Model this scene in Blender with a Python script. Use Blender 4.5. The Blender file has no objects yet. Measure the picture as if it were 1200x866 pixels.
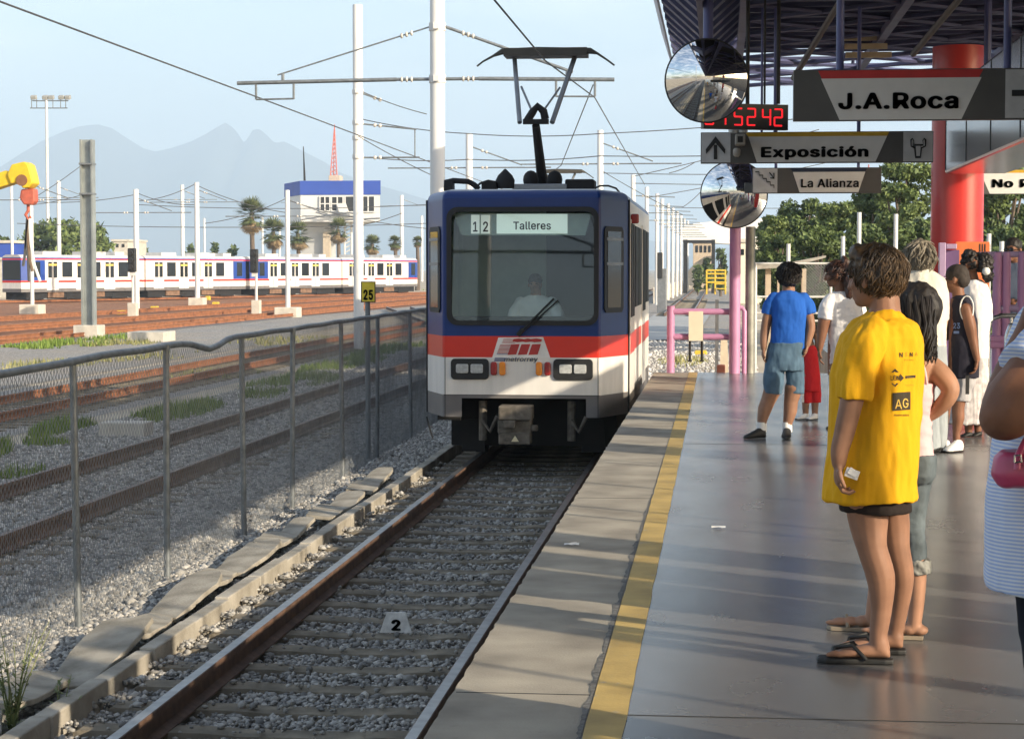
import bpy, bmesh, math, random
import numpy as np
from mathutils import Vector, Matrix, noise
from mathutils.bvhtree import BVHTree
random.seed(7); RNG = np.random.default_rng(7)
SC = bpy.context.scene
COL = SC.collection
R = math.radians
# ---------------------------------------------------------------- camera
FPX, CX, CY = 2350.0, 600.0, 433.0
VPX, VPY = 843.0, 315.0
HC = 2.38                                   # camera above rail top
PZ = 0.90                                   # platform above rail top
phi = math.atan((CY - VPY) / FPX)
psi = math.atan((VPX - CX) / FPX * math.cos(phi))
FW = Vector((-math.sin(psi) * math.cos(phi), math.cos(psi) * math.cos(phi), -math.sin(phi)))
RT = Vector((math.cos(psi), math.sin(psi), 0))
UP = RT.cross(FW)
CAM = Vector((0, 0, HC))

def ray(px, py):
    return FW * FPX + RT * (px - CX) + UP * (CY - py)
def W(px, py, Y):                            # the point of the plane y = Y seen there
    d = ray(px, py); return CAM + d * (Y / d.y)
def G(px, py, z=0.0):                        # the point of the plane z seen there
    d = ray(px, py); return CAM + d * ((z - HC) / d.z)
def pxm(p):                                  # pixels per metre at a point
    return FPX / (Vector(p) - CAM).dot(FW)

cam = bpy.data.objects.new('camera', bpy.data.cameras.new('camera'))
COL.objects.link(cam); SC.camera = cam
mw = Matrix((RT, UP, -FW)).transposed().to_4x4(); mw.translation = CAM
cam.matrix_world = mw
cam.data.sensor_width = 36; cam.data.lens = 36 * FPX / 1200
cam.data.clip_start = 0.05; cam.data.clip_end = 40000

# ---------------------------------------------------------------- materials
MATS = {}
def nd(nt, t, **kw):
    n = nt.nodes.new(t)
    for k, v in kw.items():
        if k in n.inputs: n.inputs[k].default_value = v
        else: setattr(n, k, v)
    return n
def rgb(c): return (c[0], c[1], c[2], 1)
def M(name, c, rough=.6, metal=0.0, var=.12, scale=6, bump=0.0, bscale=None, spec=.5, c2=None, island=False, coat=0.0, detail=6, stretch=None, bdist=.01):
    if name in MATS: return MATS[name]
    m = bpy.data.materials.new(name); m.use_nodes = True; nt = m.node_tree; L = nt.links.new
    b = nt.nodes['Principled BSDF']
    b.inputs['Roughness'].default_value = rough; b.inputs['Metallic'].default_value = metal
    b.inputs['Specular IOR Level'].default_value = spec
    if coat: b.inputs['Coat Weight'].default_value = coat; b.inputs['Coat Roughness'].default_value = .08
    tc = nd(nt, 'ShaderNodeTexCoord'); src = tc.outputs['Object']
    if stretch:
        mp = nd(nt, 'ShaderNodeMapping'); mp.inputs['Scale'].default_value = stretch
        L(src, mp.inputs['Vector']); src = mp.outputs['Vector']
    lo = [max(0, x * (1 - var)) for x in c]; hi = list(c2) if c2 else [min(1, x * (1 + var)) for x in c]
    if island:
        ge = nd(nt, 'ShaderNodeNewGeometry'); fac = ge.outputs['Random Per Island']
    else:
        nz = nd(nt, 'ShaderNodeTexNoise', Scale=scale, Detail=detail); L(src, nz.inputs['Vector'])
        mr = nd(nt, 'ShaderNodeMapRange'); mr.inputs[1].default_value = .3; mr.inputs[2].default_value = .7
        L(nz.outputs['Fac'], mr.inputs[0]); fac = mr.outputs[0]
    mx = nd(nt, 'ShaderNodeMix', data_type='RGBA')
    mx.inputs[6].default_value = rgb(lo); mx.inputs[7].default_value = rgb(hi)
    L(fac, mx.inputs[0]); L(mx.outputs[2], b.inputs['Base Color'])
    if bump:
        n2 = nd(nt, 'ShaderNodeTexNoise', Scale=bscale or scale * 4, Detail=5); L(src, n2.inputs['Vector'])
        bp = nd(nt, 'ShaderNodeBump', Strength=bump, Distance=bdist); L(n2.outputs['Fac'], bp.inputs['Height']); L(bp.outputs[0], b.inputs['Normal'])
    MATS[name] = m
    return m
def emis(name, c, s):
    m = bpy.data.materials.new(name); m.use_nodes = True; b = m.node_tree.nodes['Principled BSDF']
    b.inputs['Base Color'].default_value = rgb(c); b.inputs['Emission Color'].default_value = rgb(c); b.inputs['Emission Strength'].default_value = s
    return m
def glassmat(name, tint=(.6, .7, .68), ior=1.5, refl=None):
    m = bpy.data.materials.new(name); m.use_nodes = True; nt = m.node_tree; L = nt.links.new
    out = nt.nodes['Material Output']; nt.nodes.remove(nt.nodes['Principled BSDF'])
    tr = nd(nt, 'ShaderNodeBsdfTransparent'); tr.inputs[0].default_value = rgb(tint)
    gl = nd(nt, 'ShaderNodeBsdfGlossy', Roughness=.02)
    fr = nd(nt, 'ShaderNodeFresnel', IOR=ior); mx = nd(nt, 'ShaderNodeMixShader')
    if refl is None: L(fr.outputs[0], mx.inputs[0])
    else: mx.inputs[0].default_value = refl
    L(tr.outputs[0], mx.inputs[1]); L(gl.outputs[0], mx.inputs[2]); L(mx.outputs[0], out.inputs[0])
    return m

# ---------------------------------------------------------------- mesh builder
WL = {}
class MB:
    def __init__(s): s.v = []; s.f = []; s.m = []; s.mi = 0
    def add(s, vs, fs, mi=None):
        o = len(s.v); s.v += [tuple(p) for p in vs]
        s.f += [tuple(i + o for i in f) for f in fs]; s.m += [s.mi if mi is None else mi] * len(fs); return s
    def box(s, c, d, rot=None, mi=None):
        c = Vector(c); x, y, z = d[0] / 2, d[1] / 2, d[2] / 2
        vs = [Vector((a, b, e)) for e in (-z, z) for b in (-y, y) for a in (-x, x)]
        if rot is not None: vs = [rot @ p for p in vs]
        return s.add([p + c for p in vs], [(0, 2, 3, 1), (4, 5, 7, 6), (0, 1, 5, 4), (2, 6, 7, 3), (0, 4, 6, 2), (1, 3, 7, 5)], mi)
    def box2(s, a, b, mi=None):
        return s.box([(a[i] + b[i]) / 2 for i in range(3)], [abs(a[i] - b[i]) for i in range(3)], mi=mi)
    def prism(s, poly, vec, mi=None):        # closed 3D polygon pushed along vec
        n = len(poly); poly = [Vector(p) for p in poly]; vec = Vector(vec)
        vs = poly + [p + vec for p in poly]
        fs = [tuple(range(n - 1, -1, -1)), tuple(range(n, 2 * n))] + [(i, (i + 1) % n, n + (i + 1) % n, n + i) for i in range(n)]
        return s.add(vs, fs, mi)
    def loft(s, rings, mi=None, caps=True, mis=None):
        n = len(rings[0]); vs = [p for r in rings for p in r]; fs = []; ms = []
        for k in range(len(rings) - 1):
            for i in range(n):
                fs.append((k * n + i, k * n + (i + 1) % n, (k + 1) * n + (i + 1) % n, (k + 1) * n + i)); ms.append(mis[k] if mis else None)
        if caps:
            fs.append(tuple(range(n - 1, -1, -1))); ms.append(mis[0] if mis else None)
            fs.append(tuple(range((len(rings) - 1) * n, len(rings) * n))); ms.append(mis[-1] if mis else None)
        o = len(s.f); s.add(vs, fs, mi)
        if mis:
            for k, q in enumerate(ms): s.m[o + k] = q
        return s
    def tube(s, pts, r, n=8, mi=None, caps=True):
        pts = [Vector(p) for p in pts]; N = len(pts)
        rs = r if isinstance(r, (list, tuple)) else [r] * N
        rings = []; ref = None
        for k in range(N):
            t = (pts[min(k + 1, N - 1)] - pts[max(k - 1, 0)])
            t = t.normalized() if t.length > 1e-9 else Vector((0, 0, 1))
            if ref is None: ref = Vector((1, 0, 0)) if abs(t.x) < .9 else Vector((0, 1, 0))
            a = (ref - t * ref.dot(t)).normalized(); b = t.cross(a); ref = a
            rings.append([pts[k] + (a * math.cos(q) + b * math.sin(q)) * rs[k] for q in [2 * math.pi * i / n for i in range(n)]])
        return s.loft(rings, mi, caps)
    def cyl(s, p0, p1, r0, r1=None, n=14, mi=None): return s.tube([p0, p1], [r0, r0 if r1 is None else r1], n, mi)
    def lathe(s, prof, c, n=20, mi=None):
        c = Vector(c)
        return s.loft([[c + Vector((r * math.cos(2 * math.pi * i / n), r * math.sin(2 * math.pi * i / n), z)) for i in range(n)] for r, z in prof], mi)
    def ball(s, c, r, n=14, mi=None):        # ellipsoid, r scalar or triple
        c = Vector(c); r = (r, r, r) if not hasattr(r, '__len__') else r; k = max(6, n // 2 + 2)
        rings = []
        for j in range(k + 1):
            t = math.pi * (j / k) * .98 + .01 * math.pi
            rings.append([c + Vector((r[0] * math.sin(t) * math.cos(2 * math.pi * i / n), r[1] * math.sin(t) * math.sin(2 * math.pi * i / n), -r[2] * math.cos(t))) for i in range(n)])
        return s.loft(rings, mi)
    def text(s, txt, o, h, xa=(1, 0, 0), ya=(0, 0, 1), wx=1.0, bold=0.0, mi=None, align='CENTER', lift=0.0, fit=None):
        vs, fs = textmesh(txt, bold); vs = vs.copy(); H = .73
        if fit: wx = fit / ((vs[:, 0].max() - vs[:, 0].min()) * h / H)
        w = vs[:, 0].max() + vs[:, 0].min()
        if align == 'CENTER': vs[:, 0] -= w / 2
        o = Vector(o); xa = Vector(xa).normalized(); ya = Vector(ya).normalized(); k = h / H
        nrm = xa.cross(ya)
        return s.add([o + xa * (p[0] * k * wx) + ya * (p[1] * k) + nrm * lift for p in vs], fs, mi)
    def build(s, name, mats, parent=None, smooth=None, bevel=0, base=None, local=False, bseg=2):
        me = bpy.data.meshes.new(name); ms = mats if isinstance(mats, (list, tuple)) else [mats]
        v = np.array(s.v, dtype=np.float64)
        o = bpy.data.objects.new(name, me); COL.objects.link(o)
        if local: L = Vector((0, 0, 0))
        elif parent is not None: L = WL[parent.name]
        else:
            mn, mxx = v.min(0), v.max(0)
            L = Vector(base) if base is not None else Vector(((mn[0] + mxx[0]) / 2, (mn[1] + mxx[1]) / 2, mn[2]))
            o.location = L
        WL[o.name] = L
        v = v - np.array(L)
        me.from_pydata(v.tolist(), [], s.f)
        for m in ms: me.materials.append(m)
        if len(ms) > 1: me.polygons.foreach_set('material_index', s.m)
        if parent is not None: o.parent = parent
        if smooth: 
            me.polygons.foreach_set('use_smooth', [True] * len(me.polygons)); me.set_sharp_from_angle(angle=R(smooth))
        if bevel:
            md = o.modifiers.new('bevel', 'BEVEL'); md.width = bevel; md.segments = bseg; md.limit_method = 'ANGLE'; md.angle_limit = R(40)
        me.update()
        return o
_TX = {}
try: FONT = bpy.data.fonts.load(bpy.utils.system_resource('DATAFILES') + '/fonts/Inter.woff2')   # a font that ships with Blender
except Exception: FONT = None
def textmesh(txt, bold=0.0):
    k = (txt, bold)
    if k in _TX: return _TX[k]
    cu = bpy.data.curves.new('lettering', 'FONT'); cu.body = txt; cu.resolution_u = 4; cu.fill_mode = 'FRONT'; cu.space_character = 1 + bold * 2.2
    if FONT: cu.font = FONT
    o = bpy.data.objects.new('lettering_source', cu); COL.objects.link(o)
    dg = bpy.context.evaluated_depsgraph_get(); me = bpy.data.meshes.new_from_object(o.evaluated_get(dg))
    vs = np.array([v.co[:] for v in me.vertices]); fs = [tuple(p.vertices) for p in me.polygons]
    bpy.data.objects.remove(o); bpy.data.meshes.remove(me); bpy.data.curves.remove(cu)
    if bold:                                 # heavier strokes: the outline laid down again around itself
        n = len(vs); V2_ = []; F2_ = []
        for k in range(9):
            a = 6.28318 * k / 8; r = 0 if k == 8 else bold; V2_.append(vs + np.array([r * math.cos(a), r * math.sin(a) * .7, .0])); F2_ += [tuple(i + k * n for i in f) for f in fs]
        vs, fs = np.concatenate(V2_), F2_
    _TX[k] = (vs, fs); return _TX[k]
def tag(o, label=None, cat=None, group=None, kind=None):
    if label: o['label'] = label
    if cat: o['category'] = cat
    if group: o['group'] = group
    if kind: o['kind'] = kind
    return o
def thing(name, label, cat, loc, group=None):
    o = bpy.data.objects.new(name, None); COL.objects.link(o); o.location = loc; o.empty_display_size = .2
    WL[o.name] = Vector(loc); return tag(o, label, cat, group)
def inst(name, mesh, parent, loc, rot=None):
    o = bpy.data.objects.new(name, mesh); COL.objects.link(o)
    if parent: o.parent = parent; o.location = Vector(loc) - WL[parent.name]
    else: o.location = loc
    if rot: o.rotation_euler = rot
    WL[o.name] = Vector(loc)
    return o
def npmesh(name, v, f, mat, parent=None, smooth=False):   # v (N,3) world, f (K,3|4) ints
    me = bpy.data.meshes.new(name); k = f.shape[1]
    L = WL[parent.name] if parent is not None else Vector((v[:, 0].mean(), v[:, 1].mean(), v[:, 2].min()))
    v = v - np.array(L)
    me.vertices.add(len(v)); me.vertices.foreach_set('co', v.astype(np.float32).ravel())
    me.loops.add(f.size); me.loops.foreach_set('vertex_index', f.astype(np.int32).ravel())
    me.polygons.add(len(f)); me.polygons.foreach_set('loop_start', np.arange(0, f.size, k, dtype=np.int32))
    me.update(calc_edges=True); me.validate()
    for m in (mat if isinstance(mat, (list, tuple)) else [mat]): me.materials.append(m)
    if smooth: me.polygons.foreach_set('use_smooth', [True] * len(f))
    o = bpy.data.objects.new(name, me); COL.objects.link(o)
    if parent is not None: o.parent = parent
    else: o.location = L
    WL[o.name] = L
    return o
# ---------------------------------------------------------------- render / light
SC.render.engine = 'CYCLES'
SC.view_settings.view_transform = 'Standard'; SC.view_settings.look = 'None'
SC.view_settings.exposure = 0.82; SC.view_settings.gamma = 1.0; SC.view_settings.use_curve_mapping = False
SC.cycles.use_denoising = True; SC.cycles.max_bounces = 8; SC.cycles.transparent_max_bounces = 16; SC.cycles.volume_bounces = 1
SC.cycles.sample_clamp_indirect = 6
SUN = Vector((.839 , -.545, 0)).normalized(); EL = R(20.3)
SUN = Vector((SUN.x * math.cos(EL), SUN.y * math.cos(EL), math.sin(EL)))
sl = bpy.data.lights.new('sun', 'SUN'); sl.energy = 4.1; sl.angle = R(.5); sl.color = (1, .87, .68)
so = bpy.data.objects.new('sun', sl); COL.objects.link(so); so.location = (30, -20, 40)
so.rotation_euler = (-SUN).to_track_quat('-Z', 'Y').to_euler()
w = bpy.data.worlds.new('World'); SC.world = w; w.use_nodes = True; nt = w.node_tree; L = nt.links.new
bg = nt.nodes['Background']; sky = nd(nt, 'ShaderNodeTexSky', sky_type='NISHITA', sun_disc=False)
sky.sun_elevation = EL; sky.sun_rotation = math.atan2(SUN.x, SUN.y); sky.air_density = 1.0; sky.dust_density = 2.2; sky.ozone_density = 1.3
# thin high cloud in the sky itself
tcw = nd(nt, 'ShaderNodeTexCoord'); mpw = nd(nt, 'ShaderNodeMapping'); mpw.inputs['Scale'].default_value = (3, 3, 14)
nzw = nd(nt, 'ShaderNodeTexNoise', Scale=1.6, Detail=7); L(tcw.outputs['Generated'], mpw.inputs[0]); L(mpw.outputs[0], nzw.inputs['Vector'])
mrw = nd(nt, 'ShaderNodeMapRange'); mrw.inputs[1].default_value = .44; mrw.inputs[2].default_value = .75; mrw.inputs[4].default_value = .42
L(nzw.outputs['Fac'], mrw.inputs[0])
mxw = nd(nt, 'ShaderNodeMix', data_type='RGBA'); mxw.inputs[7].default_value = (8.2, 8.0, 8.0, 1)
L(mrw.outputs[0], mxw.inputs[0]); L(sky.outputs[0], mxw.inputs[6]); L(mxw.outputs[2], bg.inputs[0]); bg.inputs[1].default_value = .15

# ---------------------------------------------------------------- materials of the ground
def stone_ground(name, cols, scale, bumps=.9, dist=.03):
    m = bpy.data.materials.new(name); m.use_nodes = True; nt = m.node_tree; L = nt.links.new; b = nt.nodes['Principled BSDF']
    b.inputs['Roughness'].default_value = .9; b.inputs['Specular IOR Level'].default_value = .2
    tc = nd(nt, 'ShaderNodeTexCoord'); nzd = nd(nt, 'ShaderNodeTexNoise', Scale=scale * .7, Detail=2)
    mixv = nd(nt, 'ShaderNodeMix', data_type='VECTOR'); mixv.inputs[0].default_value = .06 
    L(tc.outputs['Object'], nzd.inputs['Vector']); L(tc.outputs['Object'], mixv.inputs[4]); L(nzd.outputs['Color'], mixv.inputs[5])
    vo = nd(nt, 'ShaderNodeTexVoronoi', Scale=scale); L(mixv.outputs[1], vo.inputs['Vector'])
    sp = nd(nt, 'ShaderNodeSeparateColor'); L(vo.outputs['Color'], sp.inputs[0])
    cr = nd(nt, 'ShaderNodeValToRGB'); e = cr.color_ramp.elements
    e[0].color = rgb(cols[0]); e[1].color = rgb(cols[2]); q = cr.color_ramp.elements.new(.5); q.color = rgb(cols[1]); L(sp.outputs[0], cr.inputs[0])
    big = nd(nt, 'ShaderNodeTexNoise', Scale=.35, Detail=6); L(tc.outputs['Object'], big.inputs['Vector'])
    mr = nd(nt, 'ShaderNodeMapRange'); mr.inputs[1].default_value = .35; mr.inputs[2].default_value = .7; L(big.outputs['Fac'], mr.inputs[0])
    mx = nd(nt, 'ShaderNodeMix', data_type='RGBA'); L(mr.outputs[0], mx.inputs[0]); L(cr.outputs[0], mx.inputs[6])
    mm = nd(nt, 'ShaderNodeMix', data_type='RGBA', blend_type='MULTIPLY'); mm.inputs[0].default_value = 1; mm.inputs[7].default_value = (1.12, 1.02, .9, 1)
    L(cr.outputs[0], mm.inputs[6]); L(mm.outputs[2], mx.inputs[7]); L(mx.outputs[2], b.inputs['Base Color'])
    bp = nd(nt, 'ShaderNodeBump', Strength=bumps, Distance=dist, invert=True); L(vo.outputs['Distance'], bp.inputs['Height']); L(bp.outputs[0], b.inputs['Normal'])
    return m
m_ballast = stone_ground('ballast_ground', [(.16, .155, .15), (.27, .26, .245), (.42, .40, .37)], 26, dist=.02)
m_rustbal = stone_ground('rusty_ballast', [(.16, .08, .045), (.25, .115, .06), (.30, .17, .10)], 5)
m_dirt = M('dry_dirt', (.40, .335, .25), .95, var=.22, scale=.25, c2=(.50, .43, .33), bump=.5, bscale=4, spec=.1)
m_stone = M('ballast_stone', (.19, .185, .175), .85, c2=(.52, .495, .45), island=True, bump=.5, bscale=40, spec=.25)
m_concrete = M('concrete', (.34, .31, .26), .85, var=.22, scale=5, bump=.4, bscale=60, spec=.25)
m_concrete2 = M('pale_concrete', (.50, .46, .39), .85, var=.15, scale=3, bump=.3, bscale=50, spec=.25)
m_sleeper = M('sleeper_concrete', (.215, .185, .14), .9, var=.4, scale=4, bump=.5, bscale=40, spec=.15)
m_rust = M('rusty_rail', (.125, .072, .047), .75, .1, var=.35, scale=9, bump=.3, bscale=60)
m_rustfar = M('orange_rust', (.24, .095, .04), .85, 0, var=.3, scale=3)
m_railtop = M('worn_rail_top', (.30, .29, .28), .42, .9, var=.2, scale=12)
m_railtop2 = M('dull_rail_top', (.16, .105, .075), .6, .2, var=.25, scale=12)

# ---------------------------------------------------------------- ground sheets
def sheet(name, pts, z, mat, kind='structure'):
    b = MB(); b.add([(p[0], p[1], z) for p in pts], [tuple(range(len(pts)))])
    return tag(b.build(name, mat, base=(0, 0, z)), kind=kind)
GZ = -.24
sheet('ground', [(-9000, -300), (9000, -300), (9000, 11000), (-9000, 11000)], GZ, m_dirt)
sheet('ballast_bed', [(-10.3, -60), (-.8, -60), (-.8, 60), (1.0, 66), (1.0, 230), (-10.3, 230)], GZ + .008, m_ballast)
sheet('ballast_bed', [(-15.2, -60), (-11.0, -60), (-11.0, 230), (-15.2, 230)], GZ + .008, m_ballast)
sheet('ballast_bed', [(-26, 24), (-15.5, 34), (-15.5, 62), (-17.6, 100), (-17.6, 190), (-27, 190), (-27, 75)], GZ + .012, m_ballast)
sheet('rusty_ballast_bed', [(-75, 20), (-27, 20), (-27.0, 70), (-22, 120), (-19, 180), (-22, 205), (-75, 145)], GZ + .016, m_rustbal)
sheet('concrete_path', [(-3.6, 70), (-.9, 74), (-.5, 112), (-3.6, 112)], -.17, M('grey_pavement', (.33, .33, .32), .8, var=.12, scale=.8, spec=.2))

# ---------------------------------------------------------------- tracks
PROF = [(-.065, -.16), (.065, -.16), (.065, -.148), (.013, -.125), (.010, -.055), (.036, -.04), (.036, -.004), (.030, 0), (-.030, 0), (-.036, -.004), (-.036, -.04), (-.010, -.055), (-.013, -.125), (-.065, -.148)]
def rail_mesh(path, off, name, mats, parent):
    b = MB(); P = [Vector(p) for p in path]; rings = []
    for k in range(len(P)):
        t = (P[min(k + 1, len(P) - 1)] - P[max(k - 1, 0)]); t.z = 0; t.normalize(); nrm = Vector((t.y, -t.x, 0))
        rings.append([P[k] + nrm * (off + x) + Vector((0, 0, z)) for x, z in PROF])
    n = len(PROF)
    for k in range(len(rings) - 1):
        o = len(b.v); b.v += [tuple(p) for p in rings[k]] + [tuple(p) for p in rings[k + 1]]
        for i in range(n):
            b.f.append((o + i, o + (i + 1) % n, o + n + (i + 1) % n, o + n + i)); b.m.append(1 if i == 7 else 0)
    return b.build(name, mats, parent)
sb = MB(); sb.box((0, 0, -.06), (2.45, .23, .12)); SLEEP = None
def sleeper_mesh():
    global SLEEP
    if SLEEP is None:
        b = MB(); y = .115
        b.prism([(-1.225, -y, -.13), (1.225, -y, -.13), (1.225, -y * .8, 0), (-1.225, -y * .8, 0)], (0, 0, 0)) if False else None
        rings = []
        for x, zt in ((-1.225, -.012), (-1.2, 0), (-.5, 0), (-.3, -.012), (.3, -.012), (.5, 0), (1.2, 0), (1.225, -.012)):
            rings.append([(x, -.125, -.13), (x, .125, -.13), (x, .1, zt), (x, -.1, zt)])
        b.loft([[Vector(p) for p in r] for r in rings])
        o = b.build('sleeper', m_sleeper, local=True); SLEEP = o.data; bpy.data.objects.remove(o)
    return SLEEP
def track(label, path, y_sleep=None, nmax=100, mats=None, group=None, stuff=None, step=.6, sink=0.0):
    root = thing('railway_track', label, 'railway track', (path[0][0], path[0][1], -.2), group)
    mats = mats or [m_rust, m_railtop]
    rail_mesh(path, -.7525, 'rail', mats, root); rail_mesh(path, .7525, 'rail', mats, root)
    P = [Vector(p) for p in path]; acc = [0]
    for k in range(1, len(P)): acc.append(acc[-1] + (P[k] - P[k - 1]).length)
    def at(s):
        for k in range(1, len(P)):
            if s <= acc[k] or k == len(P) - 1:
                t = (P[k] - P[k - 1]).normalized(); return P[k - 1] + t * (s - acc[k - 1]), t
    if y_sleep:
        s = y_sleep[0]; n = 0; me = sleeper_mesh()
        while s < y_sleep[1] and n < nmax:
            p, t = at(s); inst('sleeper', me, root, p + Vector((random.uniform(-.03, .03), 0, -.152 - sink - random.uniform(0, .012))), (random.uniform(-.02, .02), 0, math.atan2(-t.x, t.y) + random.uniform(-.012, .012)))
            s += step; n += 1
        if stuff and s < stuff:
            b = MB()
            while s < stuff:
                p, t = at(s); b.box(p + Vector((0, 0, -.215)), (2.45, .22, .12), Matrix.Rotation(math.atan2(-t.x, t.y), 3, 'Z')); s += step
            tag(b.build('sleepers', m_sleeper, root), kind='stuff')
    return root
TX = -2.30
path1 = [(TX, -40, 0), (TX, 26, 0)] + [(TX - (d * d) / 330.0, 26 + d, 0) for d in range(3, 40, 3)]
e = path1[-1]; path1 += [(e[0] - .22 * 60, e[1] + 60, 0)]
SLEEP0 = 9.65 + 40 - 9.65 + 6.15
track('dark railway track with polished rails beside the platform, the arriving train on it', path1, (45.9, 200), 100)
track('brown railway track just behind the chain link fence', [(-7.15, -30, 0), (-7.15, 240, 0)], (44, 200), 100, [m_rust, m_railtop2], sink=.035)
track('rusty railway track beyond the grass strip, second from the fence', [(-12.65, -30, 0), (-12.65, 240, 0)], (60, 200), 100, [m_rustfar, m_railtop2], sink=.045)
track('straight railway track running past the yellow work stand beyond the pink gate', [(TX + .1, 108, 0), (TX + .1, 330, 0)], (.4, 90), 100)
def yard(a, b_, lab):
    p, q = G(*a, 0), G(*b_, 0); d = (q - p)
    track(lab, [tuple(p - d * .6), tuple(p), tuple(q), tuple(q + d * .8)], None, 0, [m_rustfar, m_rustfar])
yard((0, 396), (497, 352), 'orange rusted yard track nearest the grey gravel slope')
yard((0, 383), (497, 347), 'orange rusted yard track, middle one before the parked trains')
yard((0, 372), (497, 343), 'orange rusted yard track farthest from the fence, alongside the parked trains')

# ---------------------------------------------------------------- loose ballast stones (uncountable)
def ico():
    bm = bmesh.new(); bmesh.ops.create_icosphere(bm, subdivisions=1, radius=1)
    v = np.array([x.co[:] for x in bm.verts]); f = np.array([[q.index for q in p.verts] for p in bm.faces]); bm.free(); return v, f
IV, IF = ico()
def stones(name, xy, size, z, mat):
    n = len(xy); V = IV[None] * RNG.uniform(.6, 1.25, (n, 12, 1)) * RNG.uniform(.55, 1.15, (n, 1, 3))
    a = RNG.uniform(0, 6.283, n); ca, sa = np.cos(a), np.sin(a)
    x = V[:, :, 0] * ca[:, None] - V[:, :, 1] * sa[:, None]; y = V[:, :, 0] * sa[:, None] + V[:, :, 1] * ca[:, None]
    s = (size * RNG.lognormal(0, .32, n))[:, None]
    V = np.stack([x * s + xy[:, 0:1], y * s + xy[:, 1:2], V[:, :, 2] * s * .75 + (z + RNG.uniform(-.01, .012, n))[:, None]], 2)
    F = IF[None] + (np.arange(n) * 12)[:, None, None]
    o = npmesh(name, V.reshape(-1, 3), F.reshape(-1, 3), mat); return tag(o, kind='stuff')
def field(n, x0, x1, y0, y1, size, z, near=None, name='ballast'):
    y = y0 * (y1 / y0) ** RNG.uniform(0, 1, n); x = RNG.uniform(x0, x1, n)
    k = x > -.40 * y - .8
    return x[k], y[k]
x, y = field(62000, -3.62, -1.0, 6.5, 26, .022, 0)
sl_y = (np.round((y - 5.9) / .6) * .6 + 5.9); on = (np.abs(y - sl_y) < .105) & (np.abs(x - TX) < 1.22) & (RNG.uniform(0, 1, len(x)) > .07)
rl = (np.abs(np.abs(x - TX) - .7525) < .075); k = ~(on | rl)
stones('track_ballast', np.stack([x[k], y[k]], 1), .0185, np.where(np.abs(y[k] - sl_y[k]) < .1, -.145, -.188), m_stone)
x, y = field(90000, -6.2, -3.72, 9, 46, .03, 0); 
stones('fence_ballast', np.stack([x, y], 1), .0225, np.full(len(x), GZ + .02), m_stone)
x, y = field(60000, -10.2, -6.2, 17, 60, .03, 0); rl = (np.abs(np.abs(x + 7.15) - .7525) < .08); 
stones('yard_ballast', np.stack([x[~rl], y[~rl]], 1), .027, np.full((~rl).sum(), GZ + .045), m_stone)
x, y = field(11000, -4.3, 1.0, 29.5, 78, .03, 0)
stones('gate_ballast', np.stack([x, y], 1), .04, np.full(len(x), GZ + .02), M('pale_stone', (.3, .29, .27), .85, c2=(.6, .58, .54), island=True))

# ---------------------------------------------------------------- grass and weeds
m_grass = M('grass_blades', (.09, .16, .03), .7, c2=(.22, .29, .06), island=True, spec=.2)
m_drygrass = M('dry_grass', (.18, .2, .07), .8, c2=(.34, .31, .14), island=True, spec=.2)
def grass(name, patches, mat, h=.28):
    Vs = []
    for (px, py, rx, ry, n) in patches:
        c = G(px, py, GZ); s = pxm(c)
        r = np.sqrt(RNG.uniform(0, 1, n)); a = RNG.uniform(0, 6.283, n)
        bx = c.x + r * np.cos(a) * rx / s; by = c.y + r * np.sin(a) * ry
        k = np.array([noise.noise((p * .9, q * .45, 3.3)) for p, q in zip(bx, by)]) > -.12; bx, by = bx[k], by[k]; n = len(bx)
        hh = h * RNG.uniform(.4, 1.25, n) * (1.1 - r[k] * .6); wd = RNG.uniform(.012, .03, n) * max(1, 45 / s); t = RNG.uniform(0, 6.283, n); ln = RNG.uniform(0, .6, n) * hh
        ex, ey = np.cos(t) * wd, np.sin(t) * wd
        p0 = np.stack([bx - ex, by - ey, np.full(n, GZ - .02)], 1); p1 = np.stack([bx + ex, by + ey, np.full(n, GZ - .02)], 1)
        p2 = np.stack([bx + np.sin(t) * ln, by - np.cos(t) * ln, GZ + hh], 1)
        Vs.append(np.stack([p0, p1, p2], 1).reshape(-1, 3))
    V = np.concatenate(Vs); return tag(npmesh(name, V, np.arange(len(V)).reshape(-1, 3), mat), kind='stuff')
grass('grass', [(20, 532, 45, 1.6, 2600), (75, 505, 30, 1.2, 900), (5, 560, 40, 1, 900), (205, 488, 38, 2.6, 2400), (285, 468, 40, 3, 1700), (340, 452, 45, 4, 2200), (405, 428, 36, 5, 2400), (455, 412, 30, 6, 1200),
                (70, 405, 55, 3.5, 2200), (140, 398, 40, 3, 900), (230, 462, 20, 2, 400), (530, 375, 30, 5, 500), (360, 340, 28, 4, 500), (520, 340, 25, 4, 300)], m_grass)
grass('dry_grass', [(130, 403, 50, 4, 1500), (40, 430, 60, 4, 700), (180, 418, 50, 4, 700), (330, 400, 60, 5, 700), (250, 440, 50, 3, 500), (100, 345, 60, 4, 500), (200, 345, 60, 4, 600), (800, 425, 30, 3, 500), (795, 322, 14, 20, 250)], m_drygrass, .22)

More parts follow.
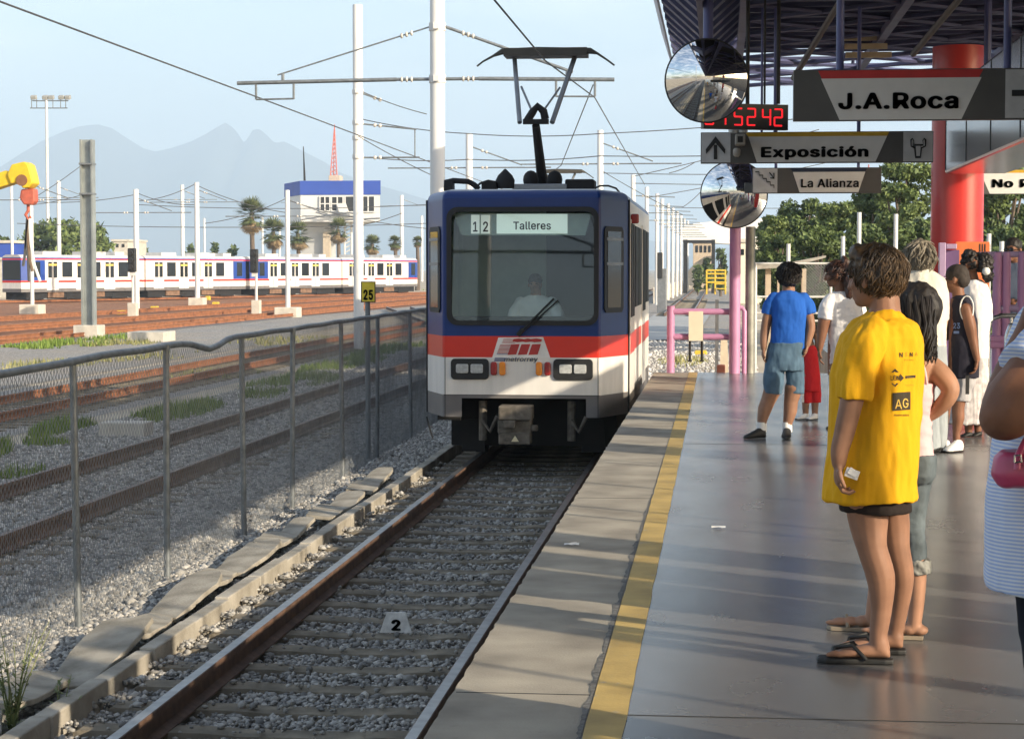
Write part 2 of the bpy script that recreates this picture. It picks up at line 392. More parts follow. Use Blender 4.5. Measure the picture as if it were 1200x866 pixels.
# ---------------------------------------------------------------- mountains
def mountains():
    sil = [(-900, 250), (-600, 215), (-350, 190), (-200, 225), (-80, 235), (0, 196), (25, 180), (50, 165), (75, 154), (95, 148), (115, 146), (132, 151), (150, 163), (168, 174), (182, 178), (200, 174), (222, 167), (240, 158), (255, 149), (264, 144), (272, 149), (279, 160), (285, 169), (290, 163), (296, 153), (303, 151), (311, 157), (322, 168), (333, 166), (345, 172), (360, 180), (380, 190), (400, 203), (425, 212), (460, 222), (520, 240), (620, 262), (760, 282), (950, 300)]
    Y = 7000.0; xs = np.arange(-900, 951, 4.0); top = np.interp(xs, [p[0] for p in sil], [p[1] for p in sil])
    V = []; NR = 21
    for j in range(NR):
        q = j / (NR - 1)             # 0 foot near .. .6 crest .. 1 behind
        yy = Y - 1300 + q * 2000; f = (q / .65) ** 1.7 if q <= .65 else math.cos((q - .65) / .35 * math.pi / 2)
        for x, t in zip(xs, top):
            c = W(x, t, Y); h = max(c.z, 5)
            k = noise.fractal((c.x * .0016, yy * .0016, 1), 1.0, 2.0, 6)
            bump_ = k * 60 * min(f * 1.6, 1) * abs(q - .65) / .65
            V.append((c.x + (q - .65) * 260 * noise.noise((c.x * .0008, 7, q)), yy, max(-3, h * f + bump_) if 0 < j < NR - 1 else -6))
    n = len(xs); F = [(j * n + i, j * n + i + 1, (j + 1) * n + i + 1, (j + 1) * n + i) for j in range(NR - 1) for i in range(n - 1)]
    tag(npmesh('mountains', np.array(V), np.array(F), M('mountain_scrub', (.035, .05, .035), .95, c2=(.08, .085, .06), scale=.004, spec=.1), smooth=True), kind='structure')
mountains()
HAZE = 1
if HAZE:
    b = MB(); b.box2((-8800, -250, -1.3), (8800, 10500, 760)); hz = b.build('haze', M('haze_surface', (1, 1, 1)))
    m = bpy.data.materials.new('haze_air'); m.use_nodes = True; nt = m.node_tree; nt.nodes.remove(nt.nodes['Principled BSDF'])
    pv = nd(nt, 'ShaderNodeVolumePrincipled'); pv.inputs['Color'].default_value = (.66, .83, 1, 1); pv.inputs['Density'].default_value = 2.9e-4; pv.inputs['Anisotropy'].default_value = .0
    nt.links.new(pv.outputs[0], nt.nodes['Material Output'].inputs['Volume']); hz.data.materials.clear(); hz.data.materials.append(m); tag(hz, kind='stuff')
# ---------------------------------------------------------------- light rail train
m_blue = M('train_blue', (.005, .029, .15), .38, var=.12, scale=2, coat=.08, spec=.35)
m_red = M('train_red', (.62, .035, .02), .32, var=.06, scale=2, coat=.1, spec=.35)
m_white = M('train_white', (.70, .67, .62), .42, var=.10, scale=2.2, coat=.1, stretch=(3, 3, .5))
m_bump = M('train_grey_skirt', (.14, .13, .125), .5, var=.15, scale=3)
m_roofgrey = M('train_roof', (.52, .51, .49), .6, var=.15, scale=2)
m_black = M('black_rubber', (.012, .012, .012), .6, var=.2)
m_under = M('underframe', (.010, .009, .009), .8, var=.4, scale=5)
m_steel = M('grey_steel', (.22, .23, .24), .45, .6, var=.15, scale=8)
m_dkglass = M('dark_glass', (.012, .014, .016), .08, var=.1, spec=.6)
m_sidegl = M('side_glass', (.012, .014, .016), .5, var=.1, spec=.12)
m_alu = M('aluminium', (.55, .55, .54), .35, .8, var=.1)
m_coup = M('coupler_iron', (.14, .12, .095), .7, .2, var=.45, scale=14, bump=.3)
m_wind = glassmat('windscreen_glass', (.80, .90, .86), refl=.075)
YF = 23.9; ZS = (.50, .87, 1.335, 1.575, 3.16, 3.30)
def fz(py, Y=YF, px=620): return W(px, py, Y).z
def fx(px, Y=YF, py=400): return W(px, py, Y).x
XC = (fx(519) + fx(703)) / 2; HWc = (fx(703) - fx(519)) / 2; HWb = 1.25
Z = dict(skirt=fz(489), wb=fz(463), rb=fz(419), bb=fz(394), top=fz(232), roof=fz(221))
def plan(dy=0, hw=HWb, c=HWc, back=None):
    return [(XC - hw, YF + .8), (XC - c, YF), (XC + c, YF), (XC + hw, YF + .8)]

train = thing('light_rail_train', 'blue, red and white light rail train arriving head-on at the platform, pantograph raised', 'train', (XC, YF + 3, 0))
# --- front body : bands lofted round the nose and along the sides, the windscreen opening left open
WX0, WX1 = fx(528), fx(697); WZ0, WZ1 = fz(377), fz(247)
YB = YF + 7.9
def band(b, z0, z1, mi, inset0=0, inset1=0):
    def ring(z, i): return [(XC - HWb + i, YB, z), (XC - HWb + i, YF + .8, z), (XC - HWc + i * .5, YF + i, z), (XC + HWc - i * .5, YF + i, z), (XC + HWb - i, YF + .8, z), (XC + HWb - i, YB, z)]
    lo, hi = ring(z0, inset0), ring(z1, inset1)
    b.add(lo + hi, [(k, k + 1, k + 7, k + 6) for k in range(5)], mi)
b = MB()
def facet_quads(b, z0, z1, mi_front, mi_side, mi_body, front=True):
    A = [(XC - HWb, YB), (XC - HWb, YF + .8), (XC - HWc, YF), (XC + HWc, YF), (XC + HWb, YF + .8), (XC + HWb, YB)]
    for k in range(5):
        if k == 2 and not front: continue
        mi = (mi_body, mi_side, mi_front, mi_side, mi_body)[k]
        p, q = A[k], A[k + 1]
        b.add([(p[0], p[1], z0), (q[0], q[1], z0), (q[0], q[1], z1), (p[0], p[1], z1)], [(0, 1, 2, 3)], mi)
OX0, OX1, OZ1 = fx(541), fx(687), fz(467)               # coupler opening in the skirt
facet_quads(b, Z['skirt'], Z['wb'], 3, 3, 3, front=False)
for x0, x1, z0, z1 in ((XC - HWc, OX0, Z['skirt'], Z['wb']), (OX1, XC + HWc, Z['skirt'], Z['wb']), (OX0, OX1, OZ1, Z['wb'])):
    b.add([(x0, YF, z0), (x1, YF, z0), (x1, YF, z1), (x0, YF, z1)], [(0, 1, 2, 3)], 3)
facet_quads(b, Z['wb'], Z['rb'], 2, 2, 2)
facet_quads(b, Z['rb'], Z['bb'], 1, 1, 1)
facet_quads(b, Z['bb'], Z['top'], 0, 0, 2, front=False)
for x0, x1, z0, z1 in ((XC - HWc, WX0, Z['bb'], Z['top']), (WX1, XC + HWc, Z['bb'], Z['top']), (WX0, WX1, Z['bb'], WZ0), (WX0, WX1, WZ1, Z['top'])):
    b.add([(x0, YF, z0), (x1, YF, z0), (x1, YF, z1), (x0, YF, z1)], [(0, 1, 2, 3)], 0)
def ringz(z, i): return [(XC - HWb + i, YB, z), (XC - HWb + i, YF + .8 + i * .3, z), (XC - HWc + i * .4, YF + i, z), (XC + HWc - i * .4, YF + i, z), (XC + HWb - i, YF + .8 + i * .3, z), (XC + HWb - i, YB, z)]
rr = [ringz(Z['top'], 0), ringz(Z['top'] + .06, .025), ringz(Z['roof'] - .02, .09), ringz(Z['roof'], .22)]
for k in range(3): b.add(rr[k] + rr[k + 1], [(j, j + 1, j + 7, j + 6) for j in range(5)], 0 if k < 2 else 4)
b.add(rr[3], [(0, 1, 2, 3, 4, 5)], 4)
b.add([(XC - HWb, YB, Z['skirt']), (XC + HWb, YB, Z['skirt']), (XC + HWb, YB, Z['top']), (XC - HWb, YB, Z['top'])], [(0, 1, 2, 3)], 5)
body = b.build('car_body', [m_blue, m_red, m_white, m_bump, m_roofgrey, m_black], train)
md = body.modifiers.new('weld', 'WELD'); md.merge_threshold = .0008
md = body.modifiers.new('bevel', 'BEVEL'); md.width = .05; md.segments = 3; md.limit_method = 'ANGLE'; md.angle_limit = R(12)
# side band (red) already runs along; upper side: blue line under the roof
# --- windscreen
def rrect(x0, x1, z0, z1, r, n=5):
    pts = []
    for cx_, cz_, a0 in ((x1 - r, z1 - r, 0), (x0 + r, z1 - r, 90), (x0 + r, z0 + r, 180), (x1 - r, z0 + r, 270)):
        for k in range(n + 1): a = R(a0 + 90 * k / n); pts.append((cx_ + r * math.cos(a), cz_ + r * math.sin(a)))
    return pts
b = MB(); o_ = rrect(WX0 - .045, WX1 + .045, WZ0 - .045, WZ1 + .045, .13); i_ = rrect(WX0 + .012, WX1 - .012, WZ0 + .012, WZ1 - .012, .10)
for ya, yb in ((YF - .022, YF - .022),):
    n = len(o_)
    b.add([(x, YF - .004, z) for x, z in o_] + [(x, YF - .026, z) for x, z in o_] + [(x, YF - .026, z) for x, z in i_] + [(x, YF + .03, z) for x, z in i_],
          [(k * n + i, k * n + (i + 1) % n, (k + 1) * n + (i + 1) % n, (k + 1) * n + i) for k in range(3) for i in range(n)])
b.build('windscreen_frame', m_black, train, smooth=40)
b = MB(); th = R(4.5); zc = (WZ0 + WZ1) / 2
g = [(x, YF + .055 + (z - zc) * math.tan(th) , z) for x, z in rrect(WX0 - .01, WX1 + .01, WZ0 - .01, WZ1 + .01, .1)]
b.add(g, [tuple(range(len(g)))]); b.build('windscreen', m_wind, train)
# --- driver cab behind the glass
m_cab = M('cab_panel', (.34, .42, .39), .7, var=.1); m_cabdk = M('cab_dark', (.03, .032, .034), .7)
m_destw = emis('destination_band', (.62, .70, .66), .35)
b = MB(); yb = YF + 1.75; xL, xR, z0, z1 = XC - .98, XC + .98, Z['wb'] + .1, Z['top'] - .06
xs = fx(640, yb)
b.add([(xL, yb, z0), (xs, yb, z0), (xs, yb, z1), (xL, yb, z1)], [(0, 1, 2, 3)], 0); b.add([(xs, yb, z0), (xR, yb, z0), (xR, yb, z1), (xs, yb, z1)], [(0, 1, 2, 3)], 1)  # right part coloured dark, standing in for the canopy reflected in the windscreen
b.add([(xL, YF + .2, z0), (xL, yb, z0), (xL, yb, z1), (xL, YF + .2, z1)], [(0, 1, 2, 3)], 0); b.add([(xR, YF + .2, z0), (xR, yb, z0), (xR, yb, z1), (xR, YF + .2, z1)], [(0, 1, 2, 3)], 1)
b.add([(xL, YF + .2, z1), (xR, YF + .2, z1), (xR, yb, z1), (xL, yb, z1)], [(0, 1, 2, 3)], 0)
b.box2((XC - .85, YF + .2, WZ0 - .3), (XC + .85, YF + .6, WZ0 + .05), mi=1)
for px in (541, 575): x = fx(px, yb); b.box2((x - .012, yb - .03, z0), (x + .012, yb, z1 - .3), mi=0)
b.build('cab_interior', [m_cab, m_cabdk], train)
b = MB(); ya = YF + .16; b.prism([W(px, py, ya) for px, py in ((531, 250), (693, 250), (686, 276), (541, 276))], (0, .1, 0)); db = b.build('destination_box', M('destination_housing', (.30, .36, .34), .6), train)
b = MB(); y = ya - .006
for px0, px1, mi in ((552, 562, 0), (563.5, 574, 0), (582, 665, 1)): b.prism([W(px0, 252 if mi == 0 else 251, y), W(px1, 252 if mi == 0 else 251, y), W(px1, 274, y), W(px0, 274, y)], (0, .004, 0), mi)
b.build('destination_blind', [emis('number_card', (.75, .77, .74), .25), m_destw], db)
b = MB(); m_ink = M('black_ink', (.02, .02, .02), .7)
for t, px, py, h, wx in (('1', 557, 271.5, .165, .7), ('2', 569, 271.5, .165, .75), ('Talleres', 623.5, 269, .13, .92)): b.text(t, W(px, py, ya - .012), h, wx=wx, bold=.02)
b.build('destination_text', m_ink, db)
# wiper
b = MB(); y = YF - .06
for (a, c), r in ((((608, 391), (649, 350)), .012), (((612, 390), (654, 352)), .009), (((607, 393), (613, 386)), .03)): b.cyl(W(*a, y), W(*c, y - .01), r, n=6)
b.build('windscreen_wiper', m_black, train)
# logo, lettering
m_logo = M('logo_white', (.72, .70, .66), .4); m_lred = M('logo_red', (.42, .03, .025), .4); m_lblue = M('logo_blue', (.02, .06, .22), .4)
def fq(b, pts, d, mi): b.prism([W(px, py, YF - d) for px, py in pts], (0, d * .6, 0), mi)
b = MB(); fq(b, [(584, 395.6), (636.5, 395.2), (645, 419.5), (576.5, 420)], .004, 0)
for k in range(4): yy = 397.4 + k * 1.35; fq(b, [(590 - k * .5, yy), (604, yy), (603.7, yy + .55), (589.7 - k * .5, yy + .55)], .007, 1)
for x0 in (602, 612, 622.5): fq(b, [(x0, 397.2 + (1 if x0 == 612 else 0)), (x0 + 6, 396.6), (x0 + 12.5, 397.6), (x0 + 12, 400.4), (x0 + 4, 401.2), (x0 - 1.5, 400)], .007 + (.0006 * (x0 - 602)) , 1)
for k in range(8): yy = 403.8 + k * 1.55; fq(b, [(586 - k * .55, yy), (600 - k * .4, yy), (599.8 - k * .4, yy + .7), (585.8 - k * .55, yy + .7)], .007, 1 if k < 7 else 2)
for x0, x1 in ((599, 609), (611, 621.5), (623.5, 634)): fq(b, [(x0, 403.6), (x1, 403.2), (x1 - 4, 415.4), (x0 - 4.3, 416)], .008, 1)
for k in range(3): yy = 419.4 + k * 1.5; fq(b, [(580 - k * .5, yy), (592, yy), (592, yy + .8), (579.8 - k * .5, yy + .8)], .008, 2)
sh = MB(); o0 = W(610, 423.6, YF - .008); sh.text('metrorrey', (0, 0, 0), .078, bold=.012, fit=.40)
b.add([(o0.x + p[0] + p[2] * .25, o0.y, o0.z + p[2]) for p in sh.v], sh.f, 2)
b.build('operator_logo', [m_logo, m_lred, m_lblue], train)
# lights
m_lens = M('headlamp_lens', (.42, .43, .42), .12, var=.2, scale=30, spec=.8); m_amber = M('amber_lens', (.75, .24, .02), .25); m_rlens = M('red_lens', (.28, .02, .02), .25)
for x0, x1 in ((528.5, 573), (648.5, 695)):
    pts = rrect(fx(x0), fx(x1), fz(445), fz(420.5), .05)
    b = MB(); b.prism([(x, YF - .03, z) for x, z in pts], (0, .026, 0)); hl = b.build('headlamp_housing', m_black, train, bevel=.008)
    cx_ = (x0 + x1) / 2
    for c in (cx_ - 8.8, cx_ + 8.3):
        pts = rrect(fx(c - 7.3), fx(c + 7.3), fz(437.5), fz(426.8), .02)
        b = MB(); b.prism([(x, YF - .042, z) for x, z in pts], (0, .011, 0)); b.build('headlamp', m_lens, hl, bevel=.006)
for x0, mt in ((575, m_rlens), (585, m_amber), (628, m_amber), (638, m_rlens)):
    pts = rrect(fx(x0), fx(x0 + 7.6), fz(440), fz(424), .03); b = MB(); b.prism([(x, YF - .04, z) for x, z in pts], (0, .036, 0)); b.build('marker_lamp', mt, train, bevel=.02)
# side windows of the nose facets
def fac(side, u, z, out=.0):
    a = Vector((XC + side * HWc, YF, z)); c = Vector((XC + side * HWb, YF + .8, z)); n = Vector((side * .8, -(HWb - HWc), 0)).normalized()
    return a + (c - a) * u + n * out
for side in (1, -1):
    zz0, zz1 = fz(366, YF + .4), fz(266, YF + .4)
    b = MB(); u0, u1 = (.12, .78)
    poly = [fac(side, u, z, .004) for u, z in ((u0, zz0 + .05), (u0 + .06, zz0), (u1 - .06, zz0), (u1, zz0 + .05), (u1, zz1 - .05), (u1 - .06, zz1), (u0 + .06, zz1), (u0, zz1 - .05))]
    n = Vector((side * .8, -(HWb - HWc), 0)).normalized()
    b.prism(poly, n * .012); fr = b.build('side_window_frame', m_black, train)
    b = MB(); b.prism([fac(side, u, z, .012) for u, z in ((u0 + .1, zz0 + .06), (u1 - .1, zz0 + .06), (u1 - .1, zz1 - .06), (u0 + .1, zz1 - .06))], n * .008); b.build('window_pane', m_dkglass, fr)
    zm = zz0 + (zz1 - zz0) * .55
    for zq in (zm, zz1 - .17):
        b = MB(); b.prism([fac(side, u, z, .018) for u, z in ((u0 + .05, zq), (u1 - .05, zq), (u1 - .05, zq + .035), (u0 + .05, zq + .035))], n * .012); b.build('sash_bar', m_steel, fr)
    b = MB(); p0 = fac(side, 1.0, Z['skirt'], .004); p1 = fac(side, 1.0, Z['top'], .004); b.tube([p0, p1], .012, 6); b.build('door_seam', m_black, train)
# side of the front car : doors and windows (right side in view, left side too)
def side_panels(parent, x, sgn, y0, doors, wins, zb, zt, z0=None):
    z0 = zb if z0 is None else z0
    for ya in doors:
        b = MB(); b.box2((x, ya, Z['skirt'] + .12), (x + sgn * .012, ya + 1.25, zt + .05)); d = b.build('door', m_white, parent)
        b = MB(); b.box2((x + sgn * .010, ya + .01, ZRB[0]), (x + sgn * .0145, ya + 1.24, ZRB[1])); b.build('door_band', m_red, d)
        for yy in (ya + .10, ya + .69):
            b = MB(); b.box2((x + sgn * .009, yy, zb - .1), (x + sgn * .02, yy + .46, zt)); b.build('door_glass', m_sidegl, d)
    for ya, wl in wins:
        b = MB(); b.box2((x - sgn * .005, ya, zb), (x + sgn * .013, ya + wl, zt)); wn = b.build('window', m_sidegl, parent, bevel=.01)
ZRB = (Z['rb'], Z['bb'])
xr = XC + HWb
side_panels(train, xr, 1, 0, (YF + 1.05, YF + 4.9), ((YF + 2.6, .95), (YF + 3.75, .95), (YF + 6.5, 1.0)), Z['bb'] + .3, Z['top'] - .28)
side_panels(train, XC - HWb, -1, 0, (YF + 1.05, YF + 4.9), ((YF + 2.6, .95), (YF + 3.75, .95), (YF + 6.5, 1.0)), Z['bb'] + .3, Z['top'] - .28)
b = MB(); p = W(748.5, 257, YF + 1.6); b.box((xr + .05, YF + 1.4, p.z), (.10, .10, .12)); b.build('door_warning_lamp', m_rlens, train, bevel=.02)
# roof cove panel
b = MB(); yy0 = YF + 2.4
for sg in (-1, 1): b.prism([(XC + sg * (HWb - .02), yy0, Z['top'] + .05), (XC + sg * (HWb - .30), yy0, Z['roof'] + .06), (XC + sg * (HWb - .55), yy0, Z['roof'] + .06), (XC + sg * (HWb - .55), yy0, Z['roof'] - .05)], (0, 5.3, 0))
b.build('roof_cove', m_white, train)
# --- roof equipment
def P(px, py, Y): return W(px, py, Y)
y = YF + .9
b = MB(); b.tube([P(523, 224, y), P(523, 213, y), P(531, 212, y), P(549, 213, y), P(556, 217, y), P(561, 222, y)], .035, 8); b.box(P(527, 219, y), (.10, .2, .14)); b.build('roof_antenna', m_under, train)
b = MB(); b.lathe([(.02, 0), (.11, .0), (.12, .1), (.09, .16), (.05, .2), (.01, .24)], P(592, 221, y), 12); b.box(P(574, 219.5, y), (.18, .25, .13)); b.build('roof_horn', m_under, train, smooth=40)
b = MB(); b.box2(P(662, 223, y), P(696, 210, y) + Vector((0, .5, 0))); b.build('roof_resistor_box', m_under, train, bevel=.02)
b = MB(); b.box2(P(600, 222, y), P(665, 215.5, y) + Vector((0, 1.6, 0))); b.build('roof_equipment_tray', m_steel, train, bevel=.01)
b = MB(); b.tube([P(697, 221, y), P(703, 218, y), P(713, 218, y), P(722, 221, y), P(726, 226, y)], .012, 6); b.tube([P(556, 221, y), P(563, 215, y), P(572, 212, y), P(583, 214, y)], .014, 6); b.build('roof_cable', m_black, train)
for c in (622, 650): b = MB(); b.ball(P(c, 211, y + .7), (.10, .12, .12), 12); b.build('pantograph_insulator', m_under, train, smooth=60)
def pantograph(name, parent, f, scale=1, far=False):
    # f maps traced pixel + depth offset to a point
    r = .03 * scale
    pass
    b = MB(); lo, kn = f(636, 216, .6), f(628, 147, 0)
    b.tube([lo, kn], [.07 * scale, .05 * scale], 8); b.box(f(628, 143, 0), (.32 * scale, .1, .06 * scale)); b.build(name + '_lower_arm', m_under, parent)
    b = MB(); a = f(609, 144, 0), f(647, 144, 0)
    b.cyl(a[0], f(603, 70, .7), r, n=8); b.cyl(a[1], f(674, 66, .7), r * 1.1, n=8)
    b.cyl(f(623, 130, 0), f(611, 102, .35), r * .5, n=6); b.cyl(f(637, 130, 0), f(656, 103, .35), r * .5, n=6)
    b.build(name + '_upper_frame', m_steel, parent)
    b = MB(); b.tube([f(617, 143, 0), f(624, 132, 0), f(630, 125, 0), f(637, 131, .0), f(639, 140, 0)], .05 * scale, 8); b.build(name + '_knuckle', m_under, parent, smooth=50)
    b = MB()
    for dy in (.55, .85):
        b.tube([f(559, 78, dy), f(566, 72.5, dy), f(578, 66, dy), f(588, 61, dy), f(630, 59.5, dy), f(692, 60, dy), f(700, 63, dy), f(712, 71, dy), f(720, 77, dy)], [.012 * scale] * 2 + [.016 * scale, .04 * scale, .045 * scale, .04 * scale, .016 * scale] + [.012 * scale] * 2, 6)
    b.box2(f(590, 66, .50), f(690, 59.5, .9)); b.build(name + '_head', M('pantograph_carbon', (.06, .055, .045), .6, .4), parent)
pantograph('pantograph', train, lambda px, py, d: W(px, py, YF + 1.3 + d))
# --- below
b = MB(); b.box2((OX0 - .3, YF + 1.3, .14), (OX1 + .3, YB, Z['wb'])); b.box2((OX0 - .02, YF + .02, .3), (OX1 + .02, YF + .12, OZ1)) if False else None
b.build('underframe', m_under, train)
b = MB(); y = YF - .05
b.box(P(605, 483, y), (.40, .3, .17)); b.box(P(604, 499, y + .1), (.40, .3, .16)); b.box(P(604, 513, y), (.38, .26, .14)); b.cyl(P(604, 490, y + .1), P(604, 490, y + .9), .09, n=10); b.cyl(P(626, 498, y), P(626, 505, y), .05, n=8); b.box(P(597, 497, y - .13), (.15, .1, .09))
cp = b.build('coupler', m_coup, train, bevel=.015)
b = MB(); b.prism([P(599, 517.5, y - .15), P(608, 517.5, y - .15), P(603.5, 510.5, y - .15)], (0, .01, 0)); b.build('coupler_marker', M('marker_cream', (.75, .66, .42), .5), cp)
b = MB()
for sg in (-1, 1):
    x = TX + sg * .7525
    b = MB(); b.prism([(x - .15, YF + .95, .10), (x + .15, YF + .95, .10), (x + .12, YF + .95, .5), (x - .12, YF + .95, .5)], (0, .05, 0)); b.box((x, YF + 1.15, .3), (.2, .3, .3)); b.build('track_guard', m_under, train)
for sg in (-1, 1):
    for yy in (YF + 1.9, YF + 3.7):
        b = MB(); x = TX + sg * .7525; b.cyl((x - .065, yy, .37), (x + .065, yy, .37), .37, n=28); b.build('wheel', m_under, train, smooth=40)
b = MB(); b.tube([P(500, 488, y + .4), P(503, 500, y + .4), P(507, 513, y + .4)], .010, 6); b.tube([P(513, 489, y + .4), P(540, 490, y + .4)], .03, 6); b.build('hanging_cable', m_black, train)
for px in (521.5, 701): b = MB(); x = fx(px); b.box2((x - .004, YF - .003, Z['skirt']), (x + .004, YF + .002, Z['rb'])); b.build('panel_seam', m_black, train)
b = MB(); b.box2((fx(520), YF - .003, fz(463.5)), (fx(702.5), YF + .002, fz(462.8))); b.build('skirt_seam', m_under, train)
for px in (563, 668):
    b = MB(); b.cyl((fx(px), YF + .25, .30), (fx(px), YF + .25, .78), .05, n=8); b.tube([(fx(px), YF + .2, .55), (fx(px + 10), YF + .1, .42), (fx(px + 18), YF + .15, .6)], .025, 8); b.build('brake_hose', m_coup, train)
# --- second car of the articulated train, swung left on the curve
def simple_car(parent, o, ang, L, z0=0.0, noses=(False, True), det=True):
    Mx = Matrix.Translation(o) @ Matrix.Rotation(ang, 4, 'Z')
    T = lambda pts: [Mx @ Vector(p) for p in pts]
    h = 1.25; b = MB()
    zs = [Z['skirt'], Z['wb'], Z['rb'] , Z['rb'] + .16, Z['top'] - .18, Z['top'] - .08, Z['top'], Z['roof'], Z['roof'] + .10]
    ins = [0, 0, 0, 0, 0, 0, .02, .12, .35]; ms = [3, 2, 1, 2, 1, 0, 4, 4]
    n0 = .7 if noses[0] else .02; n1 = .7 if noses[1] else .02; e0 = .32 if noses[0] else .02; e1 = .32 if noses[1] else .02
    rings = [T([(-h + i, n0, z), (-h + e0 + i, 0, z), (h - e0 - i, 0, z), (h - i, n0, z), (h - i, L - n1, z), (h - e1 - i, L, z), (-h + e1 + i, L, z), (-h + i, L - n1, z)]) for z, i in zip(zs, ins)]
    b.loft(rings, mis=ms)
    for k, m_ in enumerate(b.m):                          # blue noses
        f = b.f[k]
        if len(f) == 4:
            side = f[0] % 8; lv = f[0] // 8
            if lv in (3,) and ((side in (0, 1, 2) and noses[0]) or (side in (4, 5, 6) and noses[1])): b.m[k] = 0
    body = b.build('car_body', [m_blue_far, m_red, m_white, m_bump, m_roofgrey], parent)
    b = MB(); b.add(T([(-1.0, .8, .12), (1.0, .8, .12), (1.0, L - .8, .12), (-1.0, L - .8, .12), (-1.0, .8, .8), (1.0, .8, .8), (1.0, L - .8, .8), (-1.0, L - .8, .8)]), [(0, 1, 2, 3), (0, 1, 5, 4), (1, 2, 6, 5), (2, 3, 7, 6), (3, 0, 4, 7)])
    b.build('underframe', m_under, parent)
    za, zb = Z['rb'] + .42, Z['top'] - .32
    def rect(y0, y1, z0_, z1_, sx, d, mi, b): b.add(T([(sx * (h + d), y0, z0_), (sx * (h + d), y1, z0_), (sx * (h + d), y1, z1_), (sx * (h + d), y0, z1_), (sx * (h - .01), y0, z0_), (sx * (h - .01), y1, z0_), (sx * (h - .01), y1, z1_), (sx * (h - .01), y0, z1_)]), [(0, 1, 2, 3), (0, 1, 5, 4), (1, 2, 6, 5), (2, 3, 7, 6), (3, 0, 4, 7)], mi)
    def one(nm, mat, y0, y1, z0_, z1_, sx, d, par):
        b = MB(); rect(y0, y1, z0_, z1_, sx, d, 0, b); return b.build(nm, mat, par)
    for sx in (1, -1):
        if noses[0]:
            one('cab_panel', m_blue_far, .71, 2.3, Z['rb'] + .17, Z['top'] - .2, sx, .008, parent); one('cab_window', m_dkglass, 1.0, 1.75, za, zb, sx, .016, parent)
        if noses[1]:
            one('cab_panel', m_blue_far, L - 2.3, L - .71, Z['rb'] + .17, Z['top'] - .2, sx, .008, parent); one('cab_window', m_dkglass, L - 1.75, L - 1.0, za, zb, sx, .016, parent)
        k = 0; y_ = 2.5 if noses[0] else 1.0; end = L - (2.5 if noses[1] else 1.0)
        while y_ + 1.3 < end:
            if k % 2 == 0:
                d = one('door', m_white, y_, y_ + 1.3, Z['skirt'] + .15, zb + .12, sx, .012, parent)
                for q in (.14, .74): one('door_glass', m_dkglass, y_ + q, y_ + q + .42, za - .05, zb, sx, .022, d)
                one('door_rail', M('door_handrail', (.7, .5, .1), .5), y_ + .2, y_ + 1.1, zb - .30, zb - .16, sx, .026, d)
                one('door_seam', m_black, y_ + .63, y_ + .67, Z['skirt'] + .15, zb + .12, sx, .018, d); y_ += 1.75
            else:
                one('window', m_dkglass, y_, y_ + 1.15, za, zb, sx, .012, parent); y_ += 1.6
            k += 1
    if noses[0]:
        b = MB(); b.add(T([(-.85, -.01, za - .2), (.85, -.01, za - .2), (.85, -.01, zb + .1), (-.85, -.01, zb + .1)]), [(0, 1, 2, 3)]); b.build('windscreen', m_dkglass, parent)
    if noses[1]:
        b = MB(); b.add(T([(-.85, L + .01, za - .2), (.85, L + .01, za - .2), (.85, L + .01, zb + .1), (-.85, L + .01, zb + .1)]), [(0, 1, 2, 3)]); b.build('windscreen', m_dkglass, parent)
    for y0, y1 in ((L * .18, L * .32), (L * .55, L * .7), (L * .78, L * .86)):
        b = MB(); b.add(T([(x, y, z) for z in (Z['roof'] + .08, Z['roof'] + .38) for y in (y0, y1) for x in (-.8, .8)]), [(0, 1, 3, 2), (4, 5, 7, 6), (0, 1, 5, 4), (2, 3, 7, 6), (0, 2, 6, 4), (1, 3, 7, 5)])
        b.build('roof_unit', m_roofgrey, parent)
    for q in (.10, .42, .80):
        yy = L * q; b = MB()
        b.add(T([(x, y, z) for z in (0.04, .62) for y in (yy - .95, yy + .95) for x in (-1.02, 1.02)]), [(0, 1, 3, 2), (4, 5, 7, 6), (0, 1, 5, 4), (2, 3, 7, 6), (0, 2, 6, 4), (1, 3, 7, 5)])
        b.build('bogie', m_under, parent)
    for q in (.26, .6):
        b = MB(); b.add(T([(x, y, z) for z in (0.16, .6) for y in (L * q - .9, L * q + .9) for x in (-1.1, 1.1)]), [(0, 1, 3, 2), (4, 5, 7, 6), (0, 1, 5, 4), (2, 3, 7, 6), (0, 2, 6, 4), (1, 3, 7, 5)])
        b.build('underfloor_box', M('rusty_box', (.17, .10, .06), .8, var=.4, scale=3), parent)
    return Mx
m_blue_far = M('train_bright_blue', (.012, .05, .26), .4, var=.12, scale=2)
b = MB(); b.box2((XC - 1.05, YB - .02, .6), (XC + 1.05, YB + .9, 3.2)); b.build('gangway_bellows', m_black, train)
simple_car(train, Vector((XC - .12, YB + .75, 0)), R(5.0), 12.5, noses=(False, True))
t2 = thing('light_rail_train', 'second light rail train close behind the arriving one, only its raised pantograph and roof showing', 'train', (-4.4, 54, 0))
simple_car(t2, Vector((-3.9, 48.6, 0)), R(8.5), 14, noses=(True, True))
def f2(px, py, d):
    k = W(640, 216, YF + 1.3); q = W(px, py, YF + 1.3 + d); q2 = W(px, py, YF + 1.3); return Vector((-4.25, 53.5, 3.35)) + Vector(((q2.x - k.x), d, (q2.z - k.z)))
pantograph('pantograph', t2, f2)
